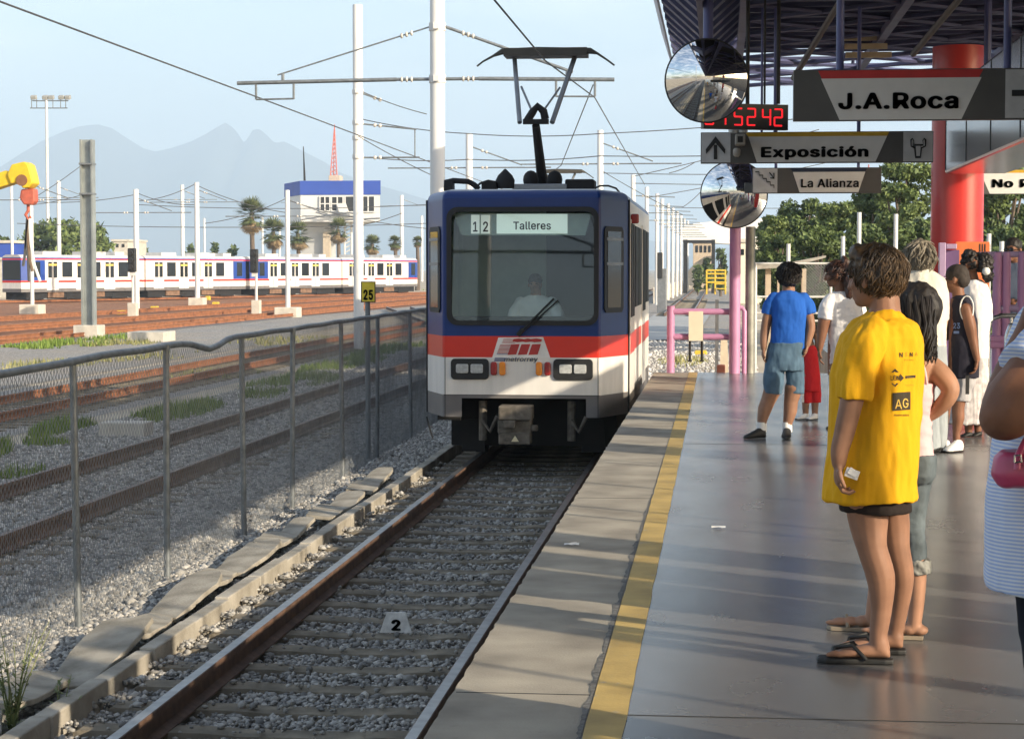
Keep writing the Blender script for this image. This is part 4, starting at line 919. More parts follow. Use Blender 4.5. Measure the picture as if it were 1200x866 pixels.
a, c = W(353, 300, Yt + 3), W(386, 260, Yt + 3); b = MB(); b.box2((a.x, Yt + 3, GZ), (c.x, Yt + 7, zl)); b.build('stem_wall', M('tower_grey', (.46, .46, .45), .8, var=.1, scale=.4), t)
b = MB(); a = W(379, 300, Yt + 2.5); c = W(387, 272, Yt + 2.5); b.box2((a.x, Yt + 2.2, GZ), (c.x, Yt + 3, c.z)); b.build('stair_wall', M('stair_cream', (.5, .42, .32), .8), t)
b = MB()
for px in (404, 412): b.cyl(W(px, 300, Yt + 2), W(px, 260, Yt + 2), .12, n=6)
for k in range(8): b.cyl(W(404, 296 - k * 5, Yt + 2), W(412, 292 - k * 5, Yt + 2), .08, n=5)
b.build('ladder_stair', m_tw, t)
b = MB(); b.cyl(W(357, 212, Yt + 3), W(355.5, 172, Yt + 3), .14, .05, 6); b.build('antenna', m_under, t)
b = MB(); bs = [W(387, 208, Yt + 3), W(395, 208, Yt + 3), W(391, 208, Yt + 4.2)]; tp = W(392, 146, Yt + 3)
for p_ in bs: b.cyl(p_, tp, .07, .04, 5)
for k in range(12):
    q = k / 12
    for j in range(3): b.cyl(bs[j].lerp(tp, q), bs[(j + 1) % 3].lerp(tp, q + .07), .035, n=4)
b.build('lattice_mast', M('mast_red', (.55, .16, .12), .6), t)
b = MB(); a = W(386, 212, Yt + 2.5); c = W(399, 206, Yt + 2.5); b.box2((a.x, Yt + 2, zt - .02), (c.x, Yt + 4, c.z)); b.build('roof_cabinet', M('cabinet_tan', (.5, .40, .3), .7), t, bevel=.05)
# ---------------------------------------------------------------- trees
m_bark = M('bark', (.12, .09, .065), .9, var=.3, scale=6, bump=.5)
def leafmat(name, c, c2):
    m = M(name, c, .6, c2=c2, island=True, spec=.3)
    return m
m_leaf = leafmat('tree_leaf', (.040, .065, .018), (.125, .17, .05)); m_leaf2 = leafmat('bright_leaf', (.065, .10, .028), (.18, .23, .07)); m_pleaf = leafmat('palm_leaf', (.06, .085, .03), (.17, .19, .08)); m_pdead = leafmat('palm_dead', (.16, .11, .06), (.30, .22, .12))
def leaves(cs, rs, n, size, jit=.35):
    i = RNG.integers(0, len(cs), n); d = RNG.normal(0, 1, (n, 3)); d /= np.linalg.norm(d, axis=1)[:, None]
    rr = RNG.uniform(.25, 1, n) ** .45; P_ = cs[i] + d * rs[i][:, None] * rr[:, None] * np.array([1, 1, .8]) + RNG.normal(0, 1, (n, 3)) * rs[i][:, None] * .12
    u = RNG.normal(0, 1, (n, 3)); u /= np.linalg.norm(u, axis=1)[:, None]; v = np.cross(u, d + RNG.normal(0, .5, (n, 3))); v /= np.linalg.norm(v, axis=1)[:, None] + 1e-9
    s = size * RNG.lognormal(0, .35, n)[:, None]
    V = np.stack([P_ - u * s, P_ + v * s * .5, P_ + u * s, P_ - v * s * .5], 1).reshape(-1, 3)
    return V, np.arange(n * 4).reshape(-1, 4)
def tree(lab, px, top, wpx, Y, mat, n=6000, size=.16, group=None, trunk=True):
    c = W(px, top, Y); s = pxm(c); H = c.z - GZ; wd = wpx / s / 2; t = thing('tree', lab, 'tree', (c.x, Y, GZ), group)
    K = 60; cs = []; rs = []
    for k in range(K):
        a = random.uniform(0, 6.28); r = wd * math.sqrt(random.uniform(0, .85)); z = H * (random.uniform(.12, .93)); f = math.sqrt(max(.05, 1 - ((z / H - .52) / .5) ** 2)); rad = wd * random.uniform(.2, .42)
        cs.append((c.x + math.cos(a) * r * f, Y + math.sin(a) * r * f, min(z, H - rad + GZ))); rs.append(rad)
    cs = np.array(cs); rs = np.array(rs); V, F = leaves(cs, rs, n, size)
    npmesh('crown', V, F, mat, t)
    b = MB(); base = Vector((c.x, Y, GZ - .1)); mid = Vector((c.x + random.uniform(-.2, .2), Y, H * .3)); b.tube([base, (base + mid) / 2 + Vector((.05, 0, 0)), mid, Vector((c.x, Y, H * .6))], [H * .035, H * .028, H * .024, H * .012], 9)
    for k in range(0, K, 3): q = Vector(cs[k]); m2 = mid.lerp(q, .5) + Vector((0, 0, .2)); b.tube([mid, m2, q], [H * .014, H * .009, H * .004], 6)
    b.build('trunk', m_bark, t, smooth=60)
def palm(lab, px, by, ty, wpx, Y, dead=True):
    top = W(px, ty, Y); s = pxm(top); rad = wpx / s / 2; crown = Vector((top.x, Y, top.z - rad * .75)); t = thing('palm_tree', lab, 'palm', (top.x, Y, GZ), 'palms behind the parked trains')
    b = MB(); b.tube([(top.x, Y, GZ), (top.x + .1, Y, crown.z * .5), crown], [.32, .24, .2], 9); b.build('trunk', m_bark, t, smooth=60)
    for mt, n, e0, e1, nm, l0 in ((m_pleaf, 84, -.7, 1.4, 'crown', 1.0), (m_pdead, 60, -1.5, -.8, 'dead_fronds', 1.0)):
        lf = MB()
        for k in range(n):
            a = random.uniform(0, 6.28); e_ = random.uniform(e0, e1); L_ = rad * random.uniform(1.0, 1.5) * l0; d = Vector((math.cos(a) * math.cos(e_), math.sin(a) * math.cos(e_), math.sin(e_))); pts = []
            for j in range(5): q = j / 4; pts.append(crown + d * L_ * q + Vector((0, 0, -.35 * L_ * q * q)))
            side = d.cross(Vector((0, 0, 1))).normalized() * 1.3
            for j in range(9):                                # fan leaflets at the frond end
                f = (j - 4) / 4; base = pts[2].lerp(pts[3], .3); tip = base + (d + side * f * 1.1 + Vector((0, 0, -.25 * abs(f)))).normalized() * L_ * .55; w_ = side * .085
                lf.add([base - w_, base + w_, tip], [(0, 1, 2)])
            lf.add([pts[0] - side * .03, pts[0] + side * .03, pts[3]], [(0, 1, 2)])
        lf.build(nm, mt, t)
palm('tallest shaggy palm, left of the control tower', 294.5, 330, 238, 31, 190); palm('short palm between the tallest palm and the tower', 320, 330, 261, 27, 205); palm('palm tucked behind the white mast left of the tower stem', 349, 330, 264, 26, 215)
palm('palm close against the right side of the tower stem', 396, 330, 260, 22, 228); palm('small round-headed palm right of the nearest open-top mast', 436, 330, 279, 18, 230); palm('small palm far right of the tower', 463, 330, 278, 14, 236); palm('dark small palm beside the train window', 489, 330, 279, 10, 240)
tree('broad green tree behind the left end of the parked train', 76, 254, 92, 185, m_leaf2, 5000, .24, 'trees behind the parked trains'); tree('lower green tree right of the broad one behind the parked train', 116, 266, 34, 190, m_leaf2, 2500, .24, 'trees behind the parked trains'); tree('dark bush at the left frame edge behind the blue hoarding', 6, 278, 14, 200, m_leaf, 900, .25, 'trees behind the parked trains')
for k, (px, ty, wd) in enumerate(((224, 287, 10), (252, 283, 9), (272, 287, 12), (168, 289, 12))): tree(['little tree far behind the train roof by the first mast pair', 'little tree just left of the tallest palm', 'little bush at the foot of the tallest palm', 'little bush behind the train roof near the signal'][k], px, ty, wd, 260, m_leaf, 500, .35, 'trees behind the parked trains')
# little far buildings
def bldg(lab, x0, x1, ty, by, Y, mat, dep=8, wins=(), nm='building'):
    a, c = W(x0, by, Y), W(x1, ty, Y); t = thing(nm, lab, 'building', ((a.x + c.x) / 2, Y, GZ)); b = MB(); b.box2((a.x, Y, GZ), (c.x, Y + dep, c.z)); b.build('wall', mat, t, bevel=.05)
    b = MB(); b.box2((a.x - .15, Y - .15, c.z + .003), (c.x + .15, Y + dep, c.z + .25)); b.build('roof', m_concrete2, t)
    for (wx0, wx1, wy0, wy1) in wins: p, q = W(wx0, wy1, Y), W(wx1, wy0, Y); b = MB(); b.box2((p.x, Y - .06, p.z), (q.x, Y + .1, q.z)); b.build('window', m_dkglass, t)
    return t
bldg('blue hoarding building cut by the left frame edge', -60, 14, 285, 310, 178, m_tb); bldg('low grey wall building under the blue hoarding', -40, 13, 305, 350, 172, m_concrete2, 3)
bldg('small cream building behind the parked train roof', 132, 150, 283, 330, 240, m_concrete2, wins=((136, 139, 286, 290), (143, 146, 286, 290)))
# ---------------------------------------------------------------- platform
PE, PEND = -.93, 28.75
def floor_mat():
    m = bpy.data.materials.new('polished_floor'); m.use_nodes = True; nt = m.node_tree; L = nt.links.new; b = nt.nodes['Principled BSDF']
    tc = nd(nt, 'ShaderNodeTexCoord')
    n1 = nd(nt, 'ShaderNodeTexNoise', Scale=.8, Detail=8, Roughness=.65); L(tc.outputs['Object'], n1.inputs['Vector'])
    mx = nd(nt, 'ShaderNodeMix', data_type='RGBA'); mx.inputs[6].default_value = (.086, .083, .081, 1); mx.inputs[7].default_value = (.162, .156, .15, 1); L(n1.outputs['Fac'], mx.inputs[0])
    # pour joints every few metres
    L(mx.outputs[2], b.inputs['Base Color'])
    mp = nd(nt, 'ShaderNodeMapping'); mp.inputs['Scale'].default_value = (1.2, .5, 1); L(tc.outputs['Object'], mp.inputs[0])
    n2 = nd(nt, 'ShaderNodeTexNoise', Scale=2.2, Detail=5); L(mp.outputs[0], n2.inputs['Vector'])
    mr = nd(nt, 'ShaderNodeMapRange'); mr.inputs[3].default_value = .19; mr.inputs[4].default_value = .32; L(n2.outputs['Fac'], mr.inputs[0]); L(mr.outputs[0], b.inputs['Roughness'])
    n3 = nd(nt, 'ShaderNodeTexNoise', Scale=2.2, Detail=1); L(tc.outputs['Object'], n3.inputs['Vector'])
    bp = nd(nt, 'ShaderNodeBump', Strength=.06, Distance=.004); L(n3.outputs['Fac'], bp.inputs['Height']); L(bp.outputs[0], b.inputs['Normal'])
    b.inputs['Specular IOR Level'].default_value = .5
    return m
m_floor = floor_mat()
m_edge = M('edge_concrete', (.31, .275, .225), .9, var=.28, scale=2.2, c2=(.43, .385, .31), bump=.5, bscale=90, spec=.2, bdist=.004)
m_yline = M('yellow_line_paint', (.47, .32, .09), .65, var=.3, scale=3, c2=(.58, .40, .12), bump=.2, bscale=60)
b = MB(); b.box2((PE + .012, -32, -.5), (7.8, PEND, PZ - .006)); b.box2((1.9, PEND, -.5), (9.5, 46, PZ - .006)); tag(b.build('platform', m_concrete, base=(0, 0, -.5)), kind='structure')
def wear(m, c=(.30, .27, .22), lo=.60, hi=.70, amt=.85):          # worn or stained patches
    nt = m.node_tree; L = nt.links.new; pb = nt.nodes['Principled BSDF']; src = pb.inputs['Base Color'].links[0].from_socket; tc = nt.nodes['Texture Coordinate']
    n = nd(nt, 'ShaderNodeTexNoise', Scale=7.0, Detail=9, Roughness=.7); L(tc.outputs['Object'], n.inputs['Vector']); mr = nd(nt, 'ShaderNodeMapRange'); mr.inputs[1].default_value = lo; mr.inputs[2].default_value = hi; mr.inputs[4].default_value = amt; L(n.outputs['Fac'], mr.inputs[0])
    mx = nd(nt, 'ShaderNodeMix', data_type='RGBA'); mx.inputs[7].default_value = rgb(c); L(mr.outputs[0], mx.inputs[0]); L(src, mx.inputs[6]); L(mx.outputs[2], pb.inputs['Base Color'])
# crumbling edge strip
b = MB(); ys = np.arange(-32, PEND + .001, .06); vs = []; 
for y in ys: vs += [(PE + .012 * noise.noise((y * 9, 0, 0)) + .006 * noise.noise((y * 31, 2, 0)), y, PZ - .03), (PE + .008 + .012 * noise.noise((y * 9, 0, 0)) + .006 * noise.noise((y * 31, 2, 0)), y, PZ), (-.425, y, PZ)]
n = len(ys); b.add(vs, [(3 * k + j, 3 * k + j + 1, 3 * k + j + 4, 3 * k + j + 3) for k in range(n - 1) for j in range(2)]); tag(b.build('platform_edge', m_edge, base=(PE, 0, PZ)), kind='structure')
b = MB(); vs = []
for y in ys: vs += [(-.424 + .004 * noise.noise((y * 3, 5, 0)), y, PZ + .004), (-.298 + .006 * noise.noise((y * 2.2, 8, 0)), y, PZ + .004)]
b.add(vs, [(2 * k, 2 * k + 1, 2 * k + 3, 2 * k + 2) for k in range(n - 1)]); wear(m_yline); wear(m_edge, (.16, .15, .135), .62, .78, .9); tag(b.build('yellow_line', m_yline, base=(-.36, 0, PZ)), kind='structure')
b = MB(); b.add([(-.425, -32, PZ), (7.8, -32, PZ), (7.8, PEND, PZ), (-.425, PEND, PZ)], [(0, 1, 2, 3)]); b.add([(1.9, PEND + .002, PZ), (9.5, PEND + .002, PZ), (9.5, 46, PZ), (1.9, 46, PZ)], [(0, 1, 2, 3)]); tag(b.build('platform_floor', m_floor, base=(0, 0, PZ)), kind='structure')
b = MB()
for y in (-3.5, 1.5, 6.6, 17.0): b.box2((-.295, y, PZ), (7.8, y + .006, PZ + .0015))
for y in (6.9, 12.9, 18.9): b.box2((PE + .02, y, PZ), (-.43, y + .006, PZ + .0015))
tag(b.build('floor_joint', m_black, base=(0, 0, PZ)), kind='structure')
b = MB(); yy = np.arange(6.2, 13.2, .04); vs = []
for y in yy: q = noise.noise((y * 2.1, 4, 0)); w_ = max(.002, .014 + .022 * noise.noise((y * 5, 1, 0)) + .012 * noise.noise((y * 17, 2, 0))) * min(1, (13.2 - y) * .4); vs += [(-.432 - w_ - .02 * max(0, q), y, PZ + .0022), (-.428, y, PZ + .0022)]
b.add(vs, [(2 * k, 2 * k + 1, 2 * k + 3, 2 * k + 2) for k in range(len(yy) - 1)]); tag(b.build('floor_joint', M('crumbled_joint', (.13, .125, .115), .95, var=.5, scale=30), base=(-.43, 7, PZ)), kind='structure')
# scraps of paper
m_paper = M('paper_scrap', (.75, .74, .72), .8)
for px, py, lab in ((670, 639, 'crumpled white paper scrap lying on the concrete platform edge'), (842, 619, 'small white paper scrap lying on the polished floor')):
    c = G(px, py, PZ); b = MB(); n = 5
    pts = [[(c.x - .04 + .02 * i, c.y - .025 + .018 * j, PZ + .006 + .022 * abs(noise.noise((i * 1.3 + px, j * 1.7, 0)))) for j in range(3)] for i in range(n)]
    b.add([p for r in pts for p in r], [(3 * i + j, 3 * i + j + 1, 3 * i + j + 4, 3 * i + j + 3) for i in range(n - 1) for j in range(2)]); tag(b.build('paper_scrap', m_paper), lab, 'litter')
# ---------------------------------------------------------------- canopy
m_can = M('canopy_blue_steel', (.075, .078, .15), .55, .2, var=.2, scale=2); m_pole = M('blue_pole', (.07, .08, .22), .45, var=.1); m_sheet = M('roof_sheet', (.05, .045, .045), .8, var=.3, scale=.6)
m_fascia = M('fascia_grey', (.45, .44, .46), .6)
can = thing('platform_canopy', 'dark blue slatted steel canopy roofing the platform', 'canopy', (3, 10, PZ))
CE = 34.6; YN = -30
b = MB(); b.box2((-.62, YN, 6.02), (7.3, 28.9, 6.10)); b.build('roof_sheet', m_sheet, can)
b = MB(); b.box2((7.22, YN, 5.38), (7.32, CE, 6.02)); b.build('side_beam', m_can, can)
b = MB(); b.prism([(-.99, YN, 6.35), (-.96, YN, 6.35), (-.76, YN, 5.70), (-.79, YN, 5.70)], (0, CE - .4 - YN, 0)); b.build('fascia', m_fascia, can)
b = MB(); y = YN
while y < CE:
    b.prism([(-.74, y, 5.72), (-.26, y, 5.28), (-.26, y, 5.42), (-.74, y, 5.86)], (0, .30, 0)); b.prism([(-.20, y, 5.28), (.26, y, 5.70), (.26, y, 5.84), (-.20, y, 5.42)], (0, .30, 0)); y += .85
b.box2((-.262, YN, 5.25), (-.198, CE, 5.40)); tag(b.build('edge_slats', m_can, can), kind='stuff')
b = MB(); y = 12.0; k = 0
while y < CE + .01: b.box2((.27, y, 5.46), (7.2, y + .07, 5.62 if y < 28.6 else 5.50)); y += .50 if y < 28.6 else 1.05
tag(b.build('slats', m_can, can), kind='stuff')
for x in (.27, 2.1, 3.9, 5.6):
    b = MB(); b.box2((x - .05, YN, 5.36), (x + .05, CE, 5.455)); b.box2((x - .05, YN, 5.90), (x + .05, 28.9, 6.0))
    y = YN
    while y < CE - 2: b.cyl((x, y, 5.40), (x, y + .9, 5.95), .03, n=5); b.cyl((x, y + 1.8, 5.40), (x, y + .9, 5.95), .03, n=5); y += 1.8
    b.build('truss', m_can, can)
b = MB(); k = 0
for y in np.arange(13, CE - 1.5, 1.5): b.cyl((.3, y, 5.43), (2.1, y + 1.5, 5.43), .035, n=5); b.cyl((2.1, y, 5.43), (.3, y + 1.5, 5.43), .035, n=5); b.cyl((2.1, y, 5.43), (3.9, y + 1.5, 5.43), .035, n=5); b.cyl((3.9, y, 5.43), (2.1, y + 1.5, 5.43), .035, n=5)
tag(b.build('bracing', m_can, can), kind='stuff')
b = MB(); b.cyl(W(986, 0, 21), W(930, 92, 23), .035, n=8); b.build('brace', M('brace_grey', (.13, .12, .11), .6), can); b = MB(); b.cyl(W(1127, -4, 21), W(1070, 64, 23), .035, n=8); b.build('brace', MATS['brace_grey'], can)
b = MB()
for k in range(4): a, c = W(988 + k * 1, 38 + k * 10, 27), W(1030 + k * 5, 31 + k * 10, 27); b.box2((a.x, 27, a.z), (c.x, 27.05, c.z))
b.build('vent_slats', M('vent_tan', (.42, .34, .22), .7), can)
# ---------------------------------------------------------------- red columns
m_redcol = M('red_column', (.55, .035, .03), .32, var=.06, scale=1.5, coat=.2)
def column(lab, x, y, r, top=5.06):
    t = thing('red_column', lab, 'column', (x, y, PZ), 'red platform columns'); b = MB(); b.tube([(x, y, PZ), (x, y, top)], r, 32); b.build('shaft', m_redcol, t, smooth=40)
    b = MB(); b.box2((x - .62, y - .2, top - .46), (x + .62, y + .2, top - .28)); b.build('cross_arm', m_redcol, t, bevel=.02)
    b = MB(); b.lathe([(r + .03, PZ), (r + .03, PZ + .12), (r + .005, PZ + .15)], (x, y, 0), 28); b.build('base_ring', m_steel, t, smooth=40)
cx_ = W(1121, 300, 24.9)
column('thick glossy red column beside the orange board at the platform gate', cx_.x, 24.9, .315)
for y in (12.6, 0.0): column('thick glossy red column added out of view to shade the platform', 5.3, y, .315)  # unseen columns put in with the screens to shade the platform
# hanging clad fascia by the column
t = thing('kiosk_fascia', 'shiny grey clad box hanging beside the red column', 'fascia', (3.2, 18, 3.4))
b = MB(); xk = W(1107, 204, 23.4).x; zk = W(1107, 204, 23.4).z
b.box2((xk, 9.0, zk), (xk + .7, 23.4, zk + .92)); b.build('cladding', M('clad_metal', (.30, .30, .31), .22, .75, var=.12, scale=1.2), t, bevel=.03)
b = MB()
for y in np.arange(10, 23.3, 1.9): b.box2((xk - .006, y, zk + .04), (xk + .01, y + .02, zk + .9))
b.build('panel_seam', m_black, t)
b = MB(); a = W(1112, 178, 23.38); c = W(1121, 158, 23.38); b.box2((xk + .03, 23.37 - 14.38, zk + .3), (xk + .25, 8.99, zk + .75)); b.build('poster', m_paper, t)
for y in (10.5, 16.5, 22.5): b = MB(); b.cyl((xk + .35, y, zk + .9), (xk + .35, y, 5.4), .04, n=8); b.build('hanger', m_pole, t)
# unseen screens added on the open (sun) side to cast shadow stripes
m_scr = M('shade_panel', (.33, .33, .34), .6); SXX = 5.9
k = (SXX + .93) * .65
scr = [(24.4, 22.5), (21.5, 20.7), (11.2, 10.68), (10.42, 9.92), (9.84, 9.24), (8.45, 8.30), (6.86, 6.76), (6.62, 5.0), (4.6, 3.2), (2.6, 1.0)]
for a, c in scr:
    t = thing('shade_screen', 'grey screen added out of view to cast shadow stripes on the platform', 'screen', (SXX, (a + c) / 2 - k, PZ), 'added shade screens')
    b = MB(); b.box2((SXX - .02, c - k, PZ + .12), (SXX + .02, a - k, 4.35)); b.build('panel', m_scr, t)
    b = MB(); b.cyl((SXX, c - k, PZ), (SXX, c - k, 5.4), .025, n=8); b.build('post', m_steel, t)
t = thing('shade_rods', 'thin upright rods added out of view to cast narrow shadow lines', 'cable', (SXX, 8, 4))
b = MB()
for y, in ((8.05,), (7.6,), (10.9,), (11.1,), (9.4,), (3.0,)): b.cyl((SXX, y, PZ), (SXX, y, 5.4), .018, n=6)  # unseen rods added to throw thin shadow lines over the platform
b.build('shade_rod', m_steel, t)
# ---------------------------------------------------------------- signs
m_swhite = M('sign_white', (.66, .65, .62), .5, var=.05); m_sgrey = M('sign_grey', (.085, .082, .078), .5, var=.08); m_sred = M('sign_red', (.50, .03, .03), .5); m_syel = M('sign_amber', (.55, .33, .02), .5); m_snavy = M('sign_navy', (.02, .03, .06), .5); m_ink2 = M('sign_ink', (.012, .012, .012), .6); m_spale = M('sign_pale_grey', (.50, .50, .50), .5)
def sign(lab, x0, x1, y0, y1, Y, faces, texts, poles, topz=5.4, lines=(), inlay=()):
    p0, p1 = W(x0, y1, Y), W(x1, y0, Y); t = thing('hanging_sign', lab, 'sign', ((p0.x + p1.x) / 2, Y, p0.z))
    z0 = min(W(x0, y1, Y).z, W(x1, y1, Y).z); z1 = max(W(x0, y0, Y).z, W(x1, y0, Y).z)
    b = MB(); b.box2((p0.x, Y, z0), (p1.x, Y + .09, z1)); b.build('sign_box', m_sgrey, t, bevel=.006)
    mats = [m_swhite, m_sgrey, m_sred, m_syel, m_snavy, m_ink2, m_spale]
    b = MB()
    for k, (mi, pts) in enumerate(faces):
        b.prism([(W(px, (y0 + y1) / 2, Y).x, Y - .003 - .0006 * k, z1 - f * (z1 - z0)) for px, f in pts], (0, .002, 0), mi)
    b.build('sign_face', mats, t)
    b = MB()
    for tx, px, f0, hf, bold, wpx in texts: b.text(tx, (W(px, (y0 + y1) / 2, Y).x, Y - .013, z1 - f0 * (z1 - z0)), hf * (z1 - z0), bold=bold, fit=W(px + wpx, 100, Y).x - W(px, 100, Y).x)
    b.build('sign_lettering', m_ink2, t); b = MB()
    for k, pts in enumerate(lines): b.prism([(W(px, (y0 + y1) / 2, Y).x, Y - .013 - .0004 * k, z1 - f * (z1 - z0)) for px, f in pts], (0, .003, 0))
    if lines: b.build('sign_symbol', m_ink2, t)
    if inlay:
        b = MB()
        for k, pts in enumerate(inlay): b.prism([(W(px, (y0 + y1) / 2, Y).x, Y - .0165, z1 - f * (z1 - z0)) for px, f in pts], (0, .002, 0))
        b.build('sign_symbol', m_spale, t)
    for px, r, up in poles:
        x = W(px, 100, Y).x; b = MB(); b.cyl((x, Y + .045, z1 if up is None else up[0]), (x, Y + .045, topz if up is None else up[1]), r, n=10); b.build('hanger', m_pole, t, smooth=50)
    return t
sign('large overhead sign reading J.A.Roca with a red stripe, nearest of the hanging signs', 929.5, 1262, 82.5, 139.8, 16.85,
     [(0, [(962, .175), (1150, .175), (1127, .985), (984, .985)]), (2, [(958.5, .02), (1152, .02), (1147, .175), (963, .175)]), (6, [(1178, .03), (1258, .03), (1258, .97), (1178, .97)])],
     [('J.A.Roca', 1052.5, .765, .42, .036, 142)], [(984.5, .032, None), (1181, .032, None)],
     lines=([(1185.5, .43), (1240, .43), (1240, .55), (1185.5, .55)], [(1199, .17), (1203, .12), (1250, .46), (1250, .52), (1240, .52)], [(1240, .48), (1250, .48), (1203, .88), (1199, .82)]))
bull = [[(1066.5, .28), (1069, .22), (1071, .3), (1070.2, .42), (1081.5, .42), (1080.7, .3), (1082.7, .22), (1085.5, .28), (1085, .5), (1080.5, .56), (1079, .87), (1072.5, .87), (1071, .56), (1067, .5)]]
sign('overhead sign reading Exposición with an up arrow and a bull head', 821, 1094, 155.5, 190.5, 23.6,
     [(6, [(822, .03), (856, .03), (856, .97), (822, .97)]), (0, [(877, .15), (1039.5, .15), (1026, .97), (887, .97)]), (3, [(873, .015), (1042, .015), (1039.5, .15), (877, .15)]), (6, [(1058.5, .03), (1093, .03), (1093, .97), (1058.5, .97)])],
     [('Exposición', 954.5, .80, .43, .045, 127)], [(1007, .022, None), (909, .022, None), (893, .014, None)],
     lines=[[(836.5, .4), (840.5, .4), (840.5, .87), (836.5, .87)], [(827, .55), (838.5, .13), (838.5, .34), (827.5, .7)], [(838.5, .13), (850, .55), (849.5, .7), (838.5, .34)]] + [[(a[0], a[1]) for a in bull[0]]],
     inlay=[[(1068.3, .30), (1069.3, .27), (1069.8, .32), (1069.4, .48), (1072.3, .48), (1072.3, .5), (1068.2, .47)], [(1073.2, .48), (1078.6, .48), (1078.6, .55), (1077.9, .8), (1073.9, .8), (1073.2, .55)], [(1079.4, .48), (1082.2, .48), (1081.8, .32), (1082.3, .27), (1083.3, .30), (1083.5, .47), (1079.4, .52)]])
b = MB(); a = [(1074, .46), (1078.5, .46), (1077.3, .8), (1074.7, .8)]
sign('small far overhead sign reading La Alianza with a descending stairs symbol', 881.5, 1033, 197, 226.5, 27.5,
     [(6, [(882.5, .03), (911, .03), (911, .97), (882.5, .97)]), (0, [(929, .17), (1014, .17), (1006, .96), (937, .96)]), (4, [(926, .02), (1016, .02), (1014, .17), (929, .17)])],
     [('La Alianza', 972.5, .76, .44, .025, 68)], [(910, .02, (W(910, 192, 27.5).z - .3, 5.4)), (1007, .02, None)],
     lines=[[(885 + 4.4 * k, .14 + .13 * k), (889.8 + 4.4 * k, .14 + .13 * k), (889.8 + 4.4 * k, .27 + .13 * k), (889 + 4.4 * k, .27 + .13 * k), (889 + 4.4 * k, .18 + .13 * k), (885 + 4.4 * k, .18 + .13 * k)] for k in range(5)] + [[(901, .2), (902, .16), (906.5, .36), (906, .2), (907.5, .2), (907.5, .44), (902.5, .42), (902.6, .38), (905.6, .38)]])
sign('white overhead sign with a yellow stripe cut by the right frame edge, reading No P', 1118, 1250, 199.5, 227.5, 30.2,
     [(0, [(1149, .13), (1250, .13), (1250, .98), (1160, .98)]), (3, [(1144, .01), (1250, .01), (1250, .13), (1149, .13)])],
     [('No Pasar', 1205, .71, .44, .045, 86)], [(1235, .02, None)])
# bull panel eyes line kept as cut-out
# lamp box on the sign
Yl = 23.3; t = thing('emergency_lamp', 'small twin-head emergency lamp on the front of the arrow sign', 'lamp', W(868, 172, Yl))
b = MB(); a, c = W(861.5, 170, Yl), W(873.5, 157, Yl); b.box2((a.x, Yl + .0, a.z), (c.x, Yl + .28, c.z)); b.build('housing', M('lamp_grey', (.35, .33, .29), .5), t, bevel=.015)
b = MB(); a, c = W(864.5, 167, Yl - .01), W(870.5, 160, Yl - .01); b.box2((a.x, Yl - .012, a.z), (c.x, Yl + .0, c.z)); b.build('grille', m_black, t)
for px in (859, 870): b = MB(); q = W(px + .5, 153.5, Yl); b.lathe([(.02, -.03), (.055, -.02), (.06, .02), (.05, .035)], q + Vector((0, .05, 0)), 14); b.build('lamp_head', m_lens, t, smooth=50)
b = MB(); q = W(863.5, 178, Yl); b.lathe([(.02, -.05), (.04, -.03), (.045, .03), (.03, .05)], q + Vector((0, .2, 0)), 12); b.build('sensor', MATS['lamp_grey'], t, smooth=50)
# LED clock
Yc2 = 22.4; t = thing('led_clock', 'black hanging clock with red dotted digits behind the upper mirror', 'clock', W(874, 153, Yc2), None)
aC, bC = W(824.5, 148, Yc2), W(923.5, 153, Yc2 + .38); dC = (bC - aC); dC.z = 0; Lc = dC.length; dC.normalize(); nC = Vector((dC.y, -dC.x, 0))
Hh = W(874, 122, Yc2 + .19).z - W(874, 152, Yc2 + .19).z; z0 = W(874, 152, Yc2 + .19).z
b = MB(); b.prism([aC + Vector((0, 0, z0 - aC.z)), Vector((bC.x, bC.y, z0)), Vector((bC.x, bC.y, z0 + Hh)), Vector((aC.x, aC.y, z0 + Hh))], -nC * .08); b.build('case', M('clock_case', (.010, .010, .011), .35), t)
m_led = emis('led_red', (1, .02, .03), .6); b = MB()
SEG = {'0': 'abcdef', '5': 'acdfg', '2': 'abdeg', '4': 'bcfg', '7': 'abc'}
def digit(ch, u0):
    w_, h_ = .092, Hh * .64; zb_ = z0 + Hh * .17
    P4 = {'a': ((0, h_), (w_, h_)), 'b': ((w_, h_), (w_, h_ / 2)), 'c': ((w_, h_ / 2), (w_, 0)), 'd': ((0, 0), (w_, 0)), 'e': ((0, h_ / 2), (0, 0)), 'f': ((0, h_), (0, h_ / 2)), 'g': ((0, h_ / 2), (w_, h_ / 2))}
    for sgm in SEG[ch]:
        (xa, za), (xb, zb2) = P4[sgm]
        for k in range(5):
            q = (k + .5) / 5; c = Vector((aC.x, aC.y, 0)) + dC * (u0 + xa + (xb - xa) * q) + nC * .004; c.z = zb_ + za + (zb2 - za) * q
            b.box(c, (.016, .008, .016), Matrix.Rotation(math.atan2(dC.y, dC.x), 3, 'Z'))
for ch, u in (('0', Lc * .04), ('7', Lc * .185), ('5', Lc * .38), ('2', Lc * .535), ('4', Lc * .715), ('2', Lc * .855)): digit(ch, u * 1.0 - .02)
b.build('digits', m_led, t)
for px in (876, 896, 912): b = MB(); q = W(px, 118, Yc2 + .25); b.cyl((q.x, q.y, z0 + Hh), (q.x, q.y, 5.4), .022 if px != 896 else .012, n=8); b.build('hanger', m_black, t)
